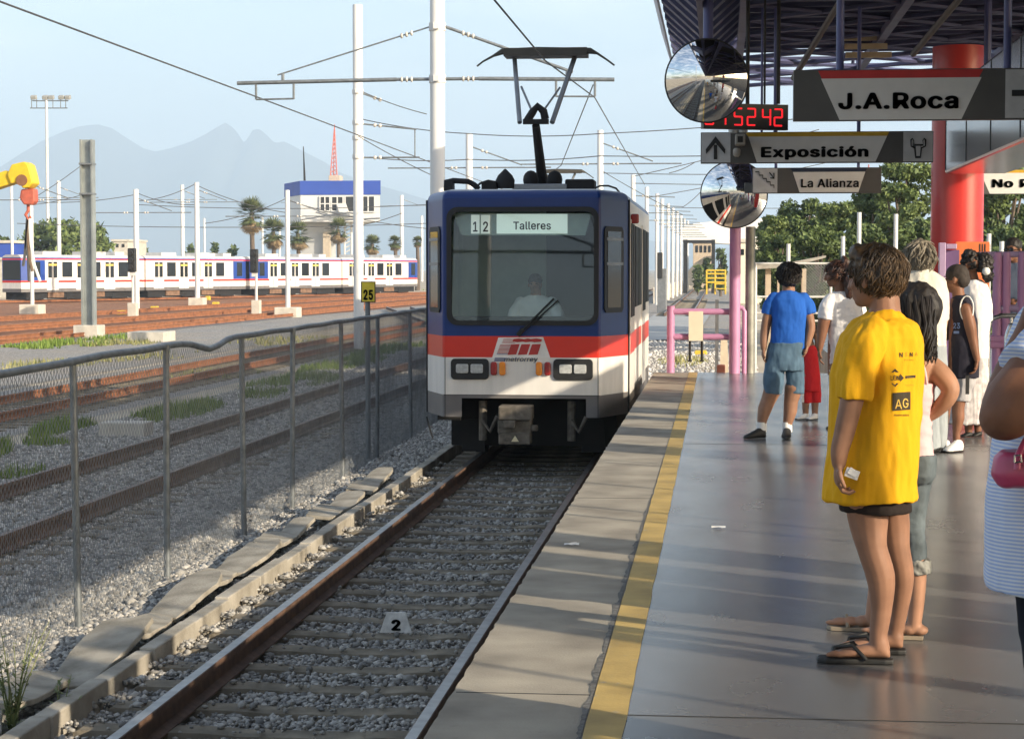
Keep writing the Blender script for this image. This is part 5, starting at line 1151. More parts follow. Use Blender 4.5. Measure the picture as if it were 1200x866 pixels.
# ---------------------------------------------------------------- convex mirrors
m_mir = M('mirror_silver', (.80, .81, .80), .015, 1.0, var=.01)
def mirror(lab, px, py, rpx, Y, aim, arm):
    c = W(px, py, Y); s = pxm(c); r = rpx / s; t = thing('convex_mirror', lab, 'mirror', c); n = Vector(aim).normalized(); u = n.cross(Vector((0, 0, 1))).normalized(); v = u.cross(n)
    Rs = r * 1.75; th = math.asin(r / Rs); b = MB(); N = 48; K = 14
    rings = [[c + n * (Rs * math.cos(th * j / K) - Rs * math.cos(th)) + (u * math.cos(q) + v * math.sin(q)) * Rs * math.sin(th * j / K) for q in [6.28318 * i / N for i in range(N)]] for j in range(K, 0, -1)]
    b.loft(rings, caps=False); o = len(b.v); b.v.append(tuple(c + n * (Rs - Rs * math.cos(th)))); k0 = (K - 1) * N; b.f += [(k0 + i, k0 + (i + 1) % N, o) for i in range(N)]; b.m += [0] * N
    b.build('mirror_glass', m_mir, t, smooth=80)
    b = MB(); pts = [c - n * .012 + (u * math.cos(q) + v * math.sin(q)) * r * 1.008 for q in [6.28318 * i / N for i in range(N + 1)]]; b.tube(pts, .014, 6)
    b.loft([[c - n * .05 + (u * math.cos(q) + v * math.sin(q)) * r * .96 for q in [6.28318 * i / N for i in range(N)]], [c - n * .012 + (u * math.cos(q) + v * math.sin(q)) * r for q in [6.28318 * i / N for i in range(N)]]])
    b.build('mirror_rim', m_black, t)
    arm(t, c, n)
def arm1(t, c, n):
    b = MB(); x = W(830, 20, c.y + .3).x; b.cyl((x, c.y + .3, c.z - .1), (x, c.y + .3, 5.35), .055, n=12); b.cyl((x, c.y + .3, c.z), c - n * .04, .03, n=8); b.build('hanger', m_pole, t, smooth=50)
mirror('upper convex mirror hanging from the canopy, showing tracks and platform', 828, 95, 47.5, 22.0, (.02, -1, -.10), arm1)
m_pink = M('pink_paint', (.46, .215, .37), .45, var=.1, scale=3); m_mauve = M('mauve_paint', (.36, .26, .40), .45, var=.1, scale=3)
pole2 = W(861.5, 300, PEND - .2)
def arm2(t, c, n):
    b = MB(); b.cyl(c - n * .04, (pole2.x, PEND - .2, c.z), .03, n=8); b.build('bracket', m_steel, t)
mirror('lower convex mirror on the pink pole, showing the train side', 860, 228, 38.5, PEND - .5, (-.13, -1, -.07), arm2)
# ---------------------------------------------------------------- gate at the platform end
t = thing('pink_pole', 'tall pink round pole carrying the lower mirror', 'pole', (pole2.x, PEND - .2, PZ)); b = MB(); b.tube([(pole2.x, PEND - .2, PZ), (pole2.x, PEND - .2, 4.0)], .078, 18); b.build('shaft', m_pink, t, smooth=50)
b = MB(); q = W(870, 360, PEND - .2); b.tube([(pole2.x, PEND - .2, W(0, 359, PEND).z), (q.x, PEND - .2, W(0, 359, PEND).z), (q.x + .03, PEND - .2, W(0, 363, PEND).z), (q.x + .03, PEND - .2, PZ)], .035, 10); b.build('side_loop', m_pink, t, smooth=50)
Yg = PEND - .15; t = thing('pink_barrier', 'low pink tube barrier closing the platform end between post and pole', 'barrier', (W(786, 400, Yg).x, Yg, PZ))
xA, xB = W(786, 400, Yg).x, pole2.x - .08; b = MB(); b.tube([(xA, Yg, PZ), (xA, Yg, W(0, 357, Yg).z)], .055, 14); b.build('post', m_pink, t, smooth=50)
for py in (363.5, 392): b = MB(); z = W(0, py, Yg).z; b.cyl((xA, Yg, z), (xB, Yg, z), .045, n=14); b.build('rail', m_pink, t, smooth=50)
t = thing('notice_board', 'blank cream notice on two dark legs at the pink barrier', 'notice', W(815, 400, Yg - .1)); b = MB(); a, c = W(807, 399.5, Yg - .1), W(824, 365, Yg - .1); b.box2((a.x, Yg - .1, a.z), (c.x, Yg - .075, c.z)); b.build('plate', M('notice_cream', (.66, .60, .47), .6, var=.05), t)
for px in (808.5, 822.5): b = MB(); q = W(px, 399, Yg - .08); z2 = W(px, 424, Yg - .08).z; b.cyl((q.x, Yg - .06, z2), (q.x, Yg - .06, q.z + .2), .018, n=8); b.box2((q.x - .03, Yg - .09, z2), (q.x + .03, Yg - .03, z2 + .02)); b.build('leg', m_under, t)
q = W(878.5, 430, PEND - .1); t = thing('steel_post', 'thick galvanised steel post right of the pink pole', 'post', (q.x, PEND - .1, PZ)); b = MB(); b.tube([(q.x, PEND - .1, PZ), (q.x, PEND - .1, W(878, 266, PEND).z)], .068, 16); b.build('shaft', M('weathered_steel', (.25, .25, .22), .55, .4, var=.3, scale=4), t, smooth=50); b = MB(); b.box((q.x - .01, PEND - .05, 1.9), (.02, .16, 2.0)); b.build('hinge_plate', m_steel, t)
q = W(840, 430, 30); b = MB(); b.box2((W(838, 400, 30).x, 30, GZ), (W(842, 400, 30).x, 30.05, W(0, 350, 30).z)); tag(b.build('steel_post', m_steel), 'thin dark post behind the pink barrier', 'post')
b = MB(); p = W(846, 436, 30.5); b.prism([(p.x - .05, 30.5, GZ), (p.x + .14, 30.5, GZ), (p.x + .08, 30.5, 1.3), (p.x - .02, 30.5, 1.3)], (0, .12, 0)); tag(b.build('timber_board', M('pale_board', (.6, .52, .4), .8)), 'pale upright board leaning behind the pink barrier', 'board')
b = MB(); p = W(845, 430, PEND + .3); b.box((p.x, PEND + .3, PZ + .02), (.12, .12, .16)); tag(b.build('plastic_cap', M('salmon', (.6, .24, .16), .6), bevel=.02), 'small salmon red block at the foot of the pink pole', 'block')
# fence behind the boy
Yf2 = 33.5; t = thing('wire_mesh_gate', 'white pipe gate with wire mesh behind the boy in blue', 'gate', W(925, 430, Yf2))
m_pipe = M('white_pipe', (.62, .61, .57), .5)
def pz(py, Y=Yf2): return W(900, py, Y).z
for px in (885, 973, 1000): b = MB(); x = W(px, 400, Yf2).x; b.cyl((x, Yf2, GZ), (x, Yf2, pz(308)), .025, n=8); b.build('gate_post', m_pipe, t)
for py in (309, 348, 367, 376): b = MB(); b.cyl((W(885, py, Yf2).x, Yf2, pz(py)), (W(1000, py, Yf2).x, Yf2, pz(py)), .018, n=8); b.build('gate_rail', m_pipe, t)
b = MB(); x0, x1 = W(940, 400, Yf2).x, W(973, 400, Yf2).x; z0_, z1_ = pz(347), pz(310)
for k in range(-14, 14):
    for sg in (1, -1):
        a0 = x0 + (k + 14) * .05 - .35
        pts = [(a0 + sg * q, Yf2, z0_ + q) for q in np.linspace(0, z1_ - z0_, 12)]; pts = [p for p in pts if x0 <= p[0] <= x1]
        if len(pts) > 1: b.tube(pts, .003, 3)
b.build('gate_mesh', m_wire, t)
t = thing('stair_parapet', 'sloping grey slab of a stair parapet on tan posts behind the gate', 'parapet', W(925, 380, 40)); b = MB(); b.prism([W(px, py, 40) for px, py in ((880, 311), (920, 309), (968, 299.5), (968, 302), (925, 313.5), (880, 316))], (0, 1.2, 0)); b.build('slab', m_concrete, t)
for px, wd in ((900, 7), (942, 6), (912, 3)): b = MB(); a, c = W(px - wd / 2, 420, 40.2), W(px + wd / 2, 315, 40.2); b.box2((a.x, 40.2, GZ), (c.x, 40.6, c.z)); b.build('post', M('tan_render', (.45, .36, .26), .8), t)
# ---------------------------------------------------------------- turnstiles at the right
m_chrome = M('chrome_tube', (.55, .55, .55), .22, .95, var=.1)
Yt2 = 20.5
def tz(py, Y=Yt2): return W(1150, py, Y).z
def tx_(px, Y=Yt2): return W(px, 380, Y).x
t = thing('pink_railing', 'pink and mauve railing frame at the station entrance', 'railing', (tx_(1180), Yt2, PZ))
for px, r, mt in ((1168, .045, m_pink), (1178.5, .045, m_pink), (1199, .06, m_pink)): b = MB(); b.cyl((tx_(px), Yt2, PZ), (tx_(px), Yt2, tz(296)), r, n=12); b.build('post', mt, t, smooth=50)
b = MB(); b.cyl((tx_(1136), Yt2, tz(299)), (tx_(1260), Yt2, tz(297)), .03, n=12); b.build('top_rail', m_mauve, t, smooth=50); b = MB(); b.cyl((tx_(1140), Yt2, tz(361)), (tx_(1260), Yt2, tz(362)), .035, n=12); b.build('mid_rail', m_mauve, t, smooth=50)
for py, x0, x1 in ((397, 1152, 1215), (404, 1158, 1215)): b = MB(); b.box2((tx_(x0), Yt2 - .06, tz(py + 4)), (tx_(x1), Yt2 + .06, tz(py - 4))); b.build('kick_panel', m_pink, t, bevel=.02)
for k, (Y, off, lab) in enumerate(((19.2, 0, 'chrome hoop railing nearest the boy in the dark vest'), (18.6, 22, 'chrome hoop railing at the right frame edge'))):
    t = thing('hoop_railing', lab, 'railing', (tx_(1150 + off, Y), Y, PZ)); zt = W(1150, 370 + k * 8, Y).z
    x0, x1 = tx_(1158 + off, Y), tx_(1240 + off, Y); b = MB(); b.tube([(x0, Y, PZ), (x0, Y, zt - .12), (x0 + .03, Y, zt - .03), (x0 + .12, Y, zt), (x1, Y, zt), (x1 + .05, Y, zt - .08), (x1 + .05, Y, PZ)], .024, 10); b.build('hoop', m_chrome, t, smooth=60)
    b = MB(); zz = zt - .32; b.tube([(x0, Y, zz), (tx_(1150 + off, Y), Y, zz + .02), (tx_(1144 + off, Y), Y, zz + .0), (tx_(1142 + off, Y), Y, zz - .1), (tx_(1142 + off, Y), Y, zt - .95), (tx_(1146 + off, Y), Y, zt - 1.0), (x0, Y, zt - 1.0)], .02, 10) if k == 0 else b.cyl((x0, Y, zz), (x1, Y, zz), .02, n=8); b.build('side_loop', m_chrome, t, smooth=60)
    for q in (.33, .66): b = MB(); xx = x0 + (x1 - x0) * q; b.cyl((xx, Y, PZ), (xx, Y, zt), .016, n=8); b.build('upright', m_chrome, t, smooth=60)
Yo = 24.2; t = thing('orange_board', 'orange notice board on a frame in front of the red column', 'board', (W(1140, 300, Yo).x, Yo, PZ)); b = MB(); a, c = W(1119, 400, Yo), W(1160, 283.5, Yo); b.box2((a.x, Yo, a.z), (c.x, Yo + .04, c.z)); b.build('panel', M('orange_panel', (.62, .16, .05), .5), t, bevel=.005)
b = MB()
for k in range(3): a, c = W(1147.5 + k * 3, 295, Yo), W(1149 + k * 3, 286, Yo); b.box2((a.x, Yo - .004, a.z), (c.x, Yo - .001, c.z))
b.build('mark', m_ink2, t)
for px in (1121, 1158): b = MB(); q = W(px, 400, Yo); b.cyl((q.x, Yo + .06, PZ), (q.x, Yo + .06, W(px, 286, Yo).z), .025, n=8); b.build('leg', m_steel, t)
Ym = 23.8; t = thing('mauve_doorframe', 'mauve tube door frame left of the orange board', 'frame', (W(1106, 300, Ym).x, Ym, PZ)); b = MB(); x0, x1 = W(1104, 300, Ym).x, W(1121, 300, Ym).x; b.box2((x0 - .04, Ym - .04, PZ), (x0 + .04, Ym + .04, W(0, 286, Ym).z)); b.build('jamb', m_mauve, t, bevel=.01); b = MB(); z = W(1100, 288, Ym).z; b.box2((x0 + .041, Ym - .03, z - .04), (x1, Ym + .03, z + .02)); b.build('lintel', m_mauve, t, bevel=.01)
b = MB(); b.box2((x0 + .05, Ym + .03, PZ + .1), (x0 + .20, Ym + .05, z - .05)); b.build('leaf', M('mauve_panel', (.13, .07, .17), .6), t)
# ---------------------------------------------------------------- beyond the gate
Yv = 215.0; t = thing('viaduct', 'long white elevated viaduct box with portal legs beyond the tracks', 'viaduct', W(840, 315, Yv)); m_vw = M('viaduct_white', (.70, .69, .66), .7, var=.05, scale=.1)
b = MB(); b.prism([W(px, py, Yv) for px, py in ((797, 281.5), (797, 270), (806, 263), (838, 259.5), (906, 255), (960, 253), (960, 292), (838, 285)) ], (0, 7, 0)); b.build('deck', m_vw, t)
for x0, x1 in ((801, 805.5), (833.5, 838)): b = MB(); a, c = W(x0, 336, Yv - .5), W(x1, 281, Yv - .5); b.box2((a.x, Yv - .5, GZ), (c.x, Yv + 1, c.z)); b.build('portal_leg', m_under, t)
b = MB(); a, c = W(801, 285, Yv - .6), W(838, 281.5, Yv - .6); b.box2((a.x, Yv - .6, a.z), (c.x, Yv + .2, c.z)); b.build('portal_beam', m_under, t)
b = MB(); b.prism([W(px, py, Yv + 8) for px, py in ((806, 335), (806, 318), (815, 308), (826, 301), (834, 300), (834, 306), (826, 309), (818, 318), (815, 335))], (0, 5, 0)); b.build('ramp', m_concrete2, t)
bldg('tan building with a row of small windows under the viaduct', 812, 834, 285, 330, 240, MATS['tan_render'], wins=[(815 + k * 5, 818 + k * 5, 288, 296) for k in range(4)])
bldg('cream building with windows between the pink pole and the trees', 865, 902, 284, 330, 150, MATS['notice_cream'], wins=[(868 + k * 7, 872 + k * 7, 292, 299) for k in range(4)])
p0 = G(778, 349, GZ); b = MB(); b.box2((-4.9, 150, GZ), (-4.4, 420, 1.0)); tag(b.build('low_wall', m_concrete2), 'low concrete wall at the foot of the mast row', 'wall')
Yy = 172; t = thing('work_stand', 'yellow pipe work stand with steps beside the far track', 'stand', W(838, 345, Yy)); b = MB(); f = lambda px, py, dy=0: W(px, py, Yy + dy)
for px in (828, 838, 850): 
    for dy in (0, 1.4): b.cyl(f(px, 345, dy), f(px, 316.5, dy), .07, n=6)
b.build('frame', m_yel, t); b = MB()
for py in (317, 321, 326, 331): b.cyl(f(828, py), f(850, py), .08, n=6)
b.build('guard_rail', m_yel, t); b = MB(); b.box2(f(837, 333.5), f(851, 332, 1.4)); b.box2(f(839, 339), f(850, 338, -.4)); b.build('platform_board', m_yel, t)
for px, ty, wd, Y, lab in ((829, 303, 12, 205, 'dark bush under the viaduct portal'), (818, 312, 10, 200, 'small dark bush left under the viaduct portal'), (845, 292, 12, 190, 'green bush between the portal and the pink pole')): tree(lab, px, ty, wd, Y, m_leaf, 900, .22, 'trees right of the station')
# trees on the right
tr = [(905, 252, 44, 82, m_leaf2, 'small bright tree at the left end of the right tree line'), (940, 232, 66, 84, m_leaf, 'round dark tree behind the lower hanging signs'), (985, 236, 62, 78, m_leaf2, 'mid green tree behind the tan posts'), (1028, 214, 66, 74, m_leaf, 'dark tree left of the feathery one beside the red column'), (1066, 186, 78, 70, m_leaf2, 'tall feathery tree rising just left of the red column'), (1130, 205, 90, 76, m_leaf, 'dark tree behind the red column'), (1182, 196, 84, 66, m_leaf, 'dark tree behind the No P sign'), (1235, 190, 90, 70, m_leaf2, 'tree cut by the right frame edge'), (960, 262, 60, 66, m_leaf, 'low dark shrub tree in front of the right tree line'), (1010, 262, 60, 64, m_leaf, 'low bushy tree behind the woman in white'), (1170, 262, 70, 58, m_leaf, 'low bushy tree behind the turnstiles'), (915, 275, 40, 70, m_leaf, 'low shrub at the viaduct end of the tree line'), (1080, 255, 70, 60, m_leaf, 'low bushy tree left of the red column base')]
for px, ty, wd, Y, mt, lab in tr: tree(lab, px, ty, wd, Y, mt, 22000, .075, 'trees right of the station')
for px, ty, by, Y, lab in ((1007, 249, 330, 48, 'thin white lamp pole behind the woman in white'), (1050, 251, 300, 48, 'white pole left of the red column'), (924, 286, 330, 52, 'short thin pole before the dark trees'), (1159, 274, 330, 46, 'white pole right of the orange board'), (1174, 283, 330, 44, 'white pole above the pink railing'), (988, 277, 310, 50, 'short white pole beside the woman in white')):
    p = W(px, ty, Y); b = MB(); b.cyl((p.x, Y, GZ), (p.x, Y, p.z), .05, n=8); tag(b.build('white_pole', m_mast, smooth=50), lab, 'pole')
q = W(1018, 193, 380); t = thing('radio_mast', 'faint red and white lattice mast far behind the La Alianza sign', 'mast', (q.x, 380, GZ)); b = MB(); b.cyl((q.x - .5, 380, GZ), (q.x, 380, q.z), .12, n=4); b.cyl((q.x + .5, 380, GZ), (q.x, 380, q.z), .12, n=4)
for k in range(16): zz = GZ + (q.z - GZ) * k / 16; ww = .5 * (1 - k / 16); b.cyl((q.x - ww, 380, zz), (q.x + ww * .9, 380, zz + 1), .06, n=4)
b.build('lattice', MATS['mast_red'], t)
# ---------------------------------------------------------------- people
def skin(name, c): return M(name, c, .55, var=.16, scale=11, spec=.3, bump=.15, bscale=220, bdist=.002)
m_sk1 = skin('skin_tan', (.265, .14, .088)); m_sk2 = skin('skin_brown', (.20, .092, .053)); m_sk3 = skin('skin_light_tan', (.38, .205, .13))
def cloth(name, c, var=.08, scale=5): return M(name, c, .85, var=var, scale=scale, bump=.25, bscale=140, spec=.2, bdist=.004)
m_hair = M('hair_black', (.010, .007, .006), .62, var=.4, scale=60, spec=.5); m_hair2 = M('hair_brown', (.030, .018, .010), .5, var=.45, scale=50, c2=(.12, .075, .038)); m_hair3 = M('hair_grey', (.12, .10, .075), .55, var=.3, scale=50, c2=(.24, .21, .16))
def ell(b, c, r, th=0.0, tilt=0.0, n=16):
    c = Vector(c); Rm = Matrix.Rotation(th, 3, 'Z') @ Matrix.Rotation(-tilt, 3, 'Y'); t = MB(); t.ball((0, 0, 0), r, n)
    b.add([c + Rm @ Vector(p) for p in t.v], t.f); return b
class Fig:
    def __init__(s, label, px, py, group=None, cat='person', Y=None, z=None):
        s.base = G(px, py, PZ) if Y is None else Vector((W(px, py, Y).x, Y, z))
        s.Y = s.base.y; s.s = pxm(s.base if Y is None else W(px, py, Y)); s.t = thing('person', label, cat, s.base, group); s.dressed = False
    def p(s, px, py, dy=0): return W(px, py, s.Y + dy)
    def limb(s, b, pts, n=14, flat=1.0):       # (px, py, dy, r_px)
        P_ = [s.p(a, c, d) for a, c, d, r in pts]; r_ = [r / s.s for *_, r in pts]
        if len(P_) > 2:                         # smooth by Catmull-Rom
            Q = []; rr = []
            for k in range(len(P_) - 1):
                p0, p1, p2, p3 = P_[max(k - 1, 0)], P_[k], P_[k + 1], P_[min(k + 2, len(P_) - 1)]
                for j in range(4):
                    u = j / 4; Q.append(.5 * ((2 * p1) + (p2 - p0) * u + (2 * p0 - 5 * p1 + 4 * p2 - p3) * u * u + (3 * p1 - p0 - 3 * p2 + p3) * u ** 3)); rr.append(r_[k] * (1 - u) + r_[k + 1] * u)
            Q.append(P_[-1]); rr.append(r_[-1]); P_, r_ = Q, rr
        b.tube(P_, r_, n); b.ball(P_[0], r_[0] * .99, n)
        if not s.dressed: b.ball(P_[-1], r_[-1] * .99, n)
        return b
    def rings(s, b, rs, n=28, e=2.3):           # (px, py, rx_px, ry_m, dy)
        out = []; 
        for q in rs:
            px, py, rx, ry = q[:4]; dy = q[4] if len(q) > 4 else 0; c = s.p(px, py, dy); rx /= s.s; r = []
            for i in range(n):
                a = 6.28318 * i / n; ca, sa = math.cos(a), math.sin(a); r.append(c + Vector((rx * math.copysign(abs(ca) ** (2 / e), ca), ry * math.copysign(abs(sa) ** (2 / e), sa), 0)))
            out.append(r)
        if out[0][0].z < out[-1][0].z: pass
        b.loft(out); return b
    def head(s, b, px, py, hpx, th, tilt=0.0, dy=0, ears=True):    # (px,py) head centre, th facing (world xy angle)
        c = s.p(px, py, dy); k = hpx / s.s / .225; f = Vector((math.cos(th), math.sin(th), 0)); sd = Vector((-f.y, f.x, 0)); u = Vector((0, 0, 1))
        E = lambda a, l, z, r: ell(b, c + (f * a + sd * l + u * z) * k, [q * k for q in r], th)
        E(-.012, 0, .03, (.094, .074, .083)); E(.022, 0, -.035, (.068, .058, .078)); E(.05, 0, -.09, (.030, .030, .022)); E(.066, 0, .012, (.026, .05, .018))
        E(.094, 0, -.03, (.018, .014, .026)); E(.105, 0, -.04, (.013, .013, .011)); E(.077, 0, -.066, (.016, .024, .008)); E(.075, 0, -.078, (.015, .021, .008))
        for sg in (-1, 1):
            E(.055, sg * .04, -.03, (.02, .02, .022))
            if ears: E(-.012, sg * .078, -.012, (.018, .010, .032))
        return c
    def face(s, c, hpx, th):
        k = hpx / s.s / .225; f = Vector((math.cos(th), math.sin(th), 0)); sd = Vector((-f.y, f.x, 0)); u = Vector((0, 0, 1)); b = MB(); m = MB()
        for sg in (-1, 1):
            ell(b, c + (f * .082 + sd * sg * .031 + u * .002) * k, [.010 * k, .014 * k, .007 * k], th); ell(m, c + (f * .090 + sd * sg * .032 + u * .024) * k, [.006 * k, .020 * k, .005 * k], th)
        b.build('eye', M('eye_dark', (.03, .02, .015), .2), s.t); m.build('eyebrow', m_hair, s.t)
    def hand(s, b, wx, wy, dy, ang, size=1.0, curl=.9, mirror=1):   # ang: direction of the fingers in the picture plane, degrees (270 = down)
        k = size; d = Vector((math.cos(R(ang)), 0, math.sin(R(ang)))); n = Vector((-d.z, 0, d.x)); dep = Vector((0, 1, 0)); w0 = s.p(wx, wy, dy)
        pc = w0 + d * .045 * k; t = MB(); t.ball((0, 0, 0), (.046 * k, .038 * k, .017 * k), 14)
        b.add([pc + d * q[0] + dep * q[1] + n * q[2] for q in t.v], t.f)
        for j, (o, L_) in enumerate(((-.028, .068), (-.010, .078), (.009, .074), (.027, .058))):
            p0 = w0 + d * .078 * k + dep * o * k; a = 0; pts = [p0 - d * .03 * k, p0]
            for q in (.45, .32, .25): a += curl * (.45 if q == .45 else .6); p0 = p0 + (d * math.cos(a) + n * math.sin(a) * mirror) * L_ * q * k; pts.append(p0)
            b.tube(pts, [.009 * k, .009 * k, .0085 * k, .008 * k, .007 * k], 8); b.ball(pts[-1], .007 * k, 8)
        tb = w0 + d * .03 * k - dep * .034 * k; pts = [tb, tb + (d * .03 - dep * .018 + n * .008 * mirror) * k, tb + (d * .056 - dep * .014 + n * .022 * mirror) * k]; b.tube(pts, [.012 * k, .010 * k, .008 * k], 8); b.ball(pts[-1], .008 * k, 8)
    def done(s, b, name, mat, vox=.007, it=4, wr=0.0, wsc=14, wst=(1, 1, .45), parent=None, seed=0):
        me = bpy.data.meshes.new(name); L_ = Vector(s.base); me.from_pydata([tuple(Vector(q) - L_) for q in b.v], [], b.f)
        o = bpy.data.objects.new('remesh_source', me); COL.objects.link(o)
        md = o.modifiers.new('r', 'REMESH'); md.mode = 'VOXEL'; md.voxel_size = vox; md.use_smooth_shade = True
        if it: sm = o.modifiers.new('s', 'SMOOTH'); sm.factor = .5; sm.iterations = it
        m2 = bpy.data.meshes.new_from_object(o.evaluated_get(bpy.context.evaluated_depsgraph_get())); bpy.data.objects.remove(o); bpy.data.meshes.remove(me)
        if wr:
            n = len(m2.vertices); co = np.empty(n * 3, np.float32); m2.vertices.foreach_get('co', co); co = co.reshape(-1, 3); no = np.empty(n * 3, np.float32); m2.vertex_normals.foreach_get('vector', no); no = no.reshape(-1, 3)
            st = np.array(wst) * wsc; h = np.array([noise.fractal((q[0] * st[0] + seed, q[1] * st[1] + 3.1, q[2] * st[2] + seed), 1.0, 2.1, 3) for q in co])
            m2.vertices.foreach_set('co', (co + no * (h * wr)[:, None]).ravel().astype(np.float32)); m2.update()
        m2.name = name; m2.materials.clear(); m2.materials.append(mat); m2.polygons.foreach_set('use_smooth', [True] * len(m2.polygons))
        r = bpy.data.objects.new(name, m2); COL.objects.link(r); r.parent = parent or s.t; WL[r.name] = L_; s.dressed = True
        return r
    def locks(s, c, rad, th, n, L_, mat, parent, r=.006, down=.6, phi0=-.2, face=True, curl=.02):
        # short tapered hair locks combed over a head ellipsoid
        b = MB(); c = Vector(c)
        for k in range(n):
            a = random.uniform(0, 6.283); z = random.uniform(phi0, 1.0)
            if face and math.cos(a) > .35 and z < .35: continue
            q = math.sqrt(max(0, 1 - z * z)); d = Matrix.Rotation(th, 3, 'Z') @ Vector((q * math.cos(a) * rad[0], q * math.sin(a) * rad[1], z * rad[2])); nrm = d.normalized()
            tg = Vector((0, 0, -down)) + Vector((random.uniform(-.5, .5), random.uniform(-.5, .5), random.uniform(-.2, .3))); tg -= nrm * tg.dot(nrm) * .9; tg.normalize(); p0 = c + d * .97; pts = []; l2 = L_ * random.uniform(.6, 1.2); ph = random.uniform(0, 6)
            for j in range(5): u = j / 4; pts.append(p0 + tg * l2 * u + nrm * (.012 * u * (1 - u) * 4 - .004 * u) + Vector((math.sin(ph + u * 4), math.cos(ph + u * 4), 0)) * curl * u)
            b.tube(pts, [r * .6, r, r * .95, r * .7, r * .15], 5)
        o = b.build('hair_locks', mat, parent, smooth=60); return o
def shoe(f, name, heel, toe, dyh, dyt, wpx, hpx, mat, parent=None, sole=None):
    b = MB(); a, c = f.p(*heel, dyh), f.p(*toe, dyt); a.z = c.z = PZ; d = (c - a); L_ = d.length; d.normalize(); sd = Vector((-d.y, d.x, 0)); w_, h_ = wpx / f.s, hpx / f.s; rings = []
    for u, ww, hh in ((-.02, .5, .55), (.04, .8, .95), (.25, .85, 1.0), (.5, .9, .75), (.75, 1.0, .5), (.93, .8, .36), (1.0, .4, .25)):
        ce = a + d * L_ * u; rings.append([ce + sd * (w_ * ww * .5 * math.cos(q)) + Vector((0, 0, max(.002, h_ * hh * (.5 + .5 * math.sin(q))))) for q in [6.28318 * i / 14 for i in range(14)]])
    b.loft(rings); o = b.build(name, mat, parent or f.t, smooth=60)
    if sole:
        b = MB(); b.loft([[ce_ for ce_ in [a + d * L_ * u + sd * (w_ * ww * .53 * math.cos(q)) + Vector((0, 0, .002 + .016 * (.5 + .5 * math.sin(q)))) for q in [6.28318 * i / 12 for i in range(12)]]] for u, ww in ((-.03, .5), (.04, .85), (.5, .92), (.78, 1.03), (.95, .8), (1.02, .4))]); b.build('sole', sole, o, smooth=60)
    return o
PI = math.pi
# ================= woman in the yellow shirt
f = Fig('person with short wavy hair in a long yellow printed shirt and black flip-flops', 1012, 774)
b = MB()
f.limb(b, [(1016, 590, -.06, 26), (1018, 615, -.06, 22.5), (1022, 642, -.07, 17.5), (1032, 676, -.06, 17), (1033, 712, -.05, 12.5), (1029.5, 742, -.05, 10.5), (1030, 757, -.05, 11)])
f.limb(b, [(1046, 592, .08, 19), (1048, 615, .10, 18.5), (1051, 642, .10, 15.5), (1057, 676, .12, 14.5), (1054, 712, .14, 11), (1049.5, 738, .15, 9.5), (1049, 748, .15, 10)])
def foot(hx, hy, tx2, dy, sc=1.0):
    a = f.p(hx, hy, dy); d = Vector((-1, .06, 0)).normalized(); sd = Vector((0.06, 1, 0)); L_ = .235 * sc; z0 = PZ + .022
    rings = []
    for u, w_, h_ in ((-.0, .02, .03), (.06, .032, .05), (.22, .033, .062), (.45, .038, .048), (.68, .046, .034), (.8, .047, .026)):
        ce = Vector((a.x, a.y, z0)) + d * L_ * u; rings.append([ce + sd * w_ * math.cos(q) + Vector((0, 0, h_ * (.5 + .5 * math.sin(q)))) for q in [6.28318 * i / 14 for i in range(14)]])
    b.loft(rings)
    for j, (o, l2, r) in enumerate(((-.034, .052, .012), (-.014, .056, .0085), (.003, .05, .008), (.019, .044, .0075), (.033, .036, .007))):
        p0 = Vector((a.x, a.y, z0 + r)) + d * L_ * .76 + sd * o; b.tube([p0, p0 + d * l2 * .6 + Vector((0, 0, .006)), p0 + d * l2], [r, r * 1.05, r * .8], 8); b.ball(p0 + d * l2, r * .8, 8)
foot(1043, 770, 975, -.05); foot(1058, 757, 990, .15)
b.cyl(f.p(1030, 752, -.05), Vector((f.p(1033, 770, -.05).x, f.Y - .05, PZ + .05)), .036, .034, 12); b.cyl(f.p(1049, 745, .15), Vector((f.p(1049, 757, .15).x, f.Y + .15, PZ + .05)), .034, .032, 12)
f.rings(b, [(1033, 380, 26, .10), (1031, 420, 42, .14), (1027, 500, 42, .13), (1029, 560, 36, .12), (1029, 590, 30, .10)])
f.limb(b, [(1036, 345, .0, 17), (1037, 362, .0, 18), (1036, 385, .0, 24)])
f.limb(b, [(1019, 410, -.12, 14), (1003, 452, -.205, 14), (993, 492, -.22, 12.5), (989.5, 507, -.22, 11.8), (984, 528, -.22, 10.5), (983, 543, -.22, 8.2)])
f.hand(b, 983, 541, -.22, 268, 1.0, 1.25, 1)
f.limb(b, [(1046, 408, .12, 14), (1040, 470, .20, 13.5), (1030, 520, .2, 12), (1005, 545, .2, 9)])
hc = f.head(b, 1024, 325, 70, R(142))
bd = f.done(b, 'body', m_sk1, .0055, 3)
f.face(hc, 70, R(142))
b = MB(); f.rings(b, [(1037, 365, 20, .075), (1035.5, 372, 27, .10), (1035, 381, 38, .155), (1033, 394, 46, .185), (1031, 412, 50, .185), (1028, 440, 53, .175), (1026.5, 480, 52.5, .165), (1023, 520, 52.5, .17), (1019.5, 552, 54, .182), (1018, 573, 55, .19), (1018, 585, 55.5, .19)])
f.limb(b, [(1022, 391, -.13, 20), (1010, 412, -.175, 22), (1003, 440, -.20, 22.5), (1000.5, 460, -.215, 21.5), (1000, 468, -.217, 20)]); f.limb(b, [(1050, 392, .13, 18), (1048, 430, .19, 20), (1042, 462, .21, 19)])
m_yshirt = cloth('yellow_cotton', (.66, .345, .010), .06, 3)
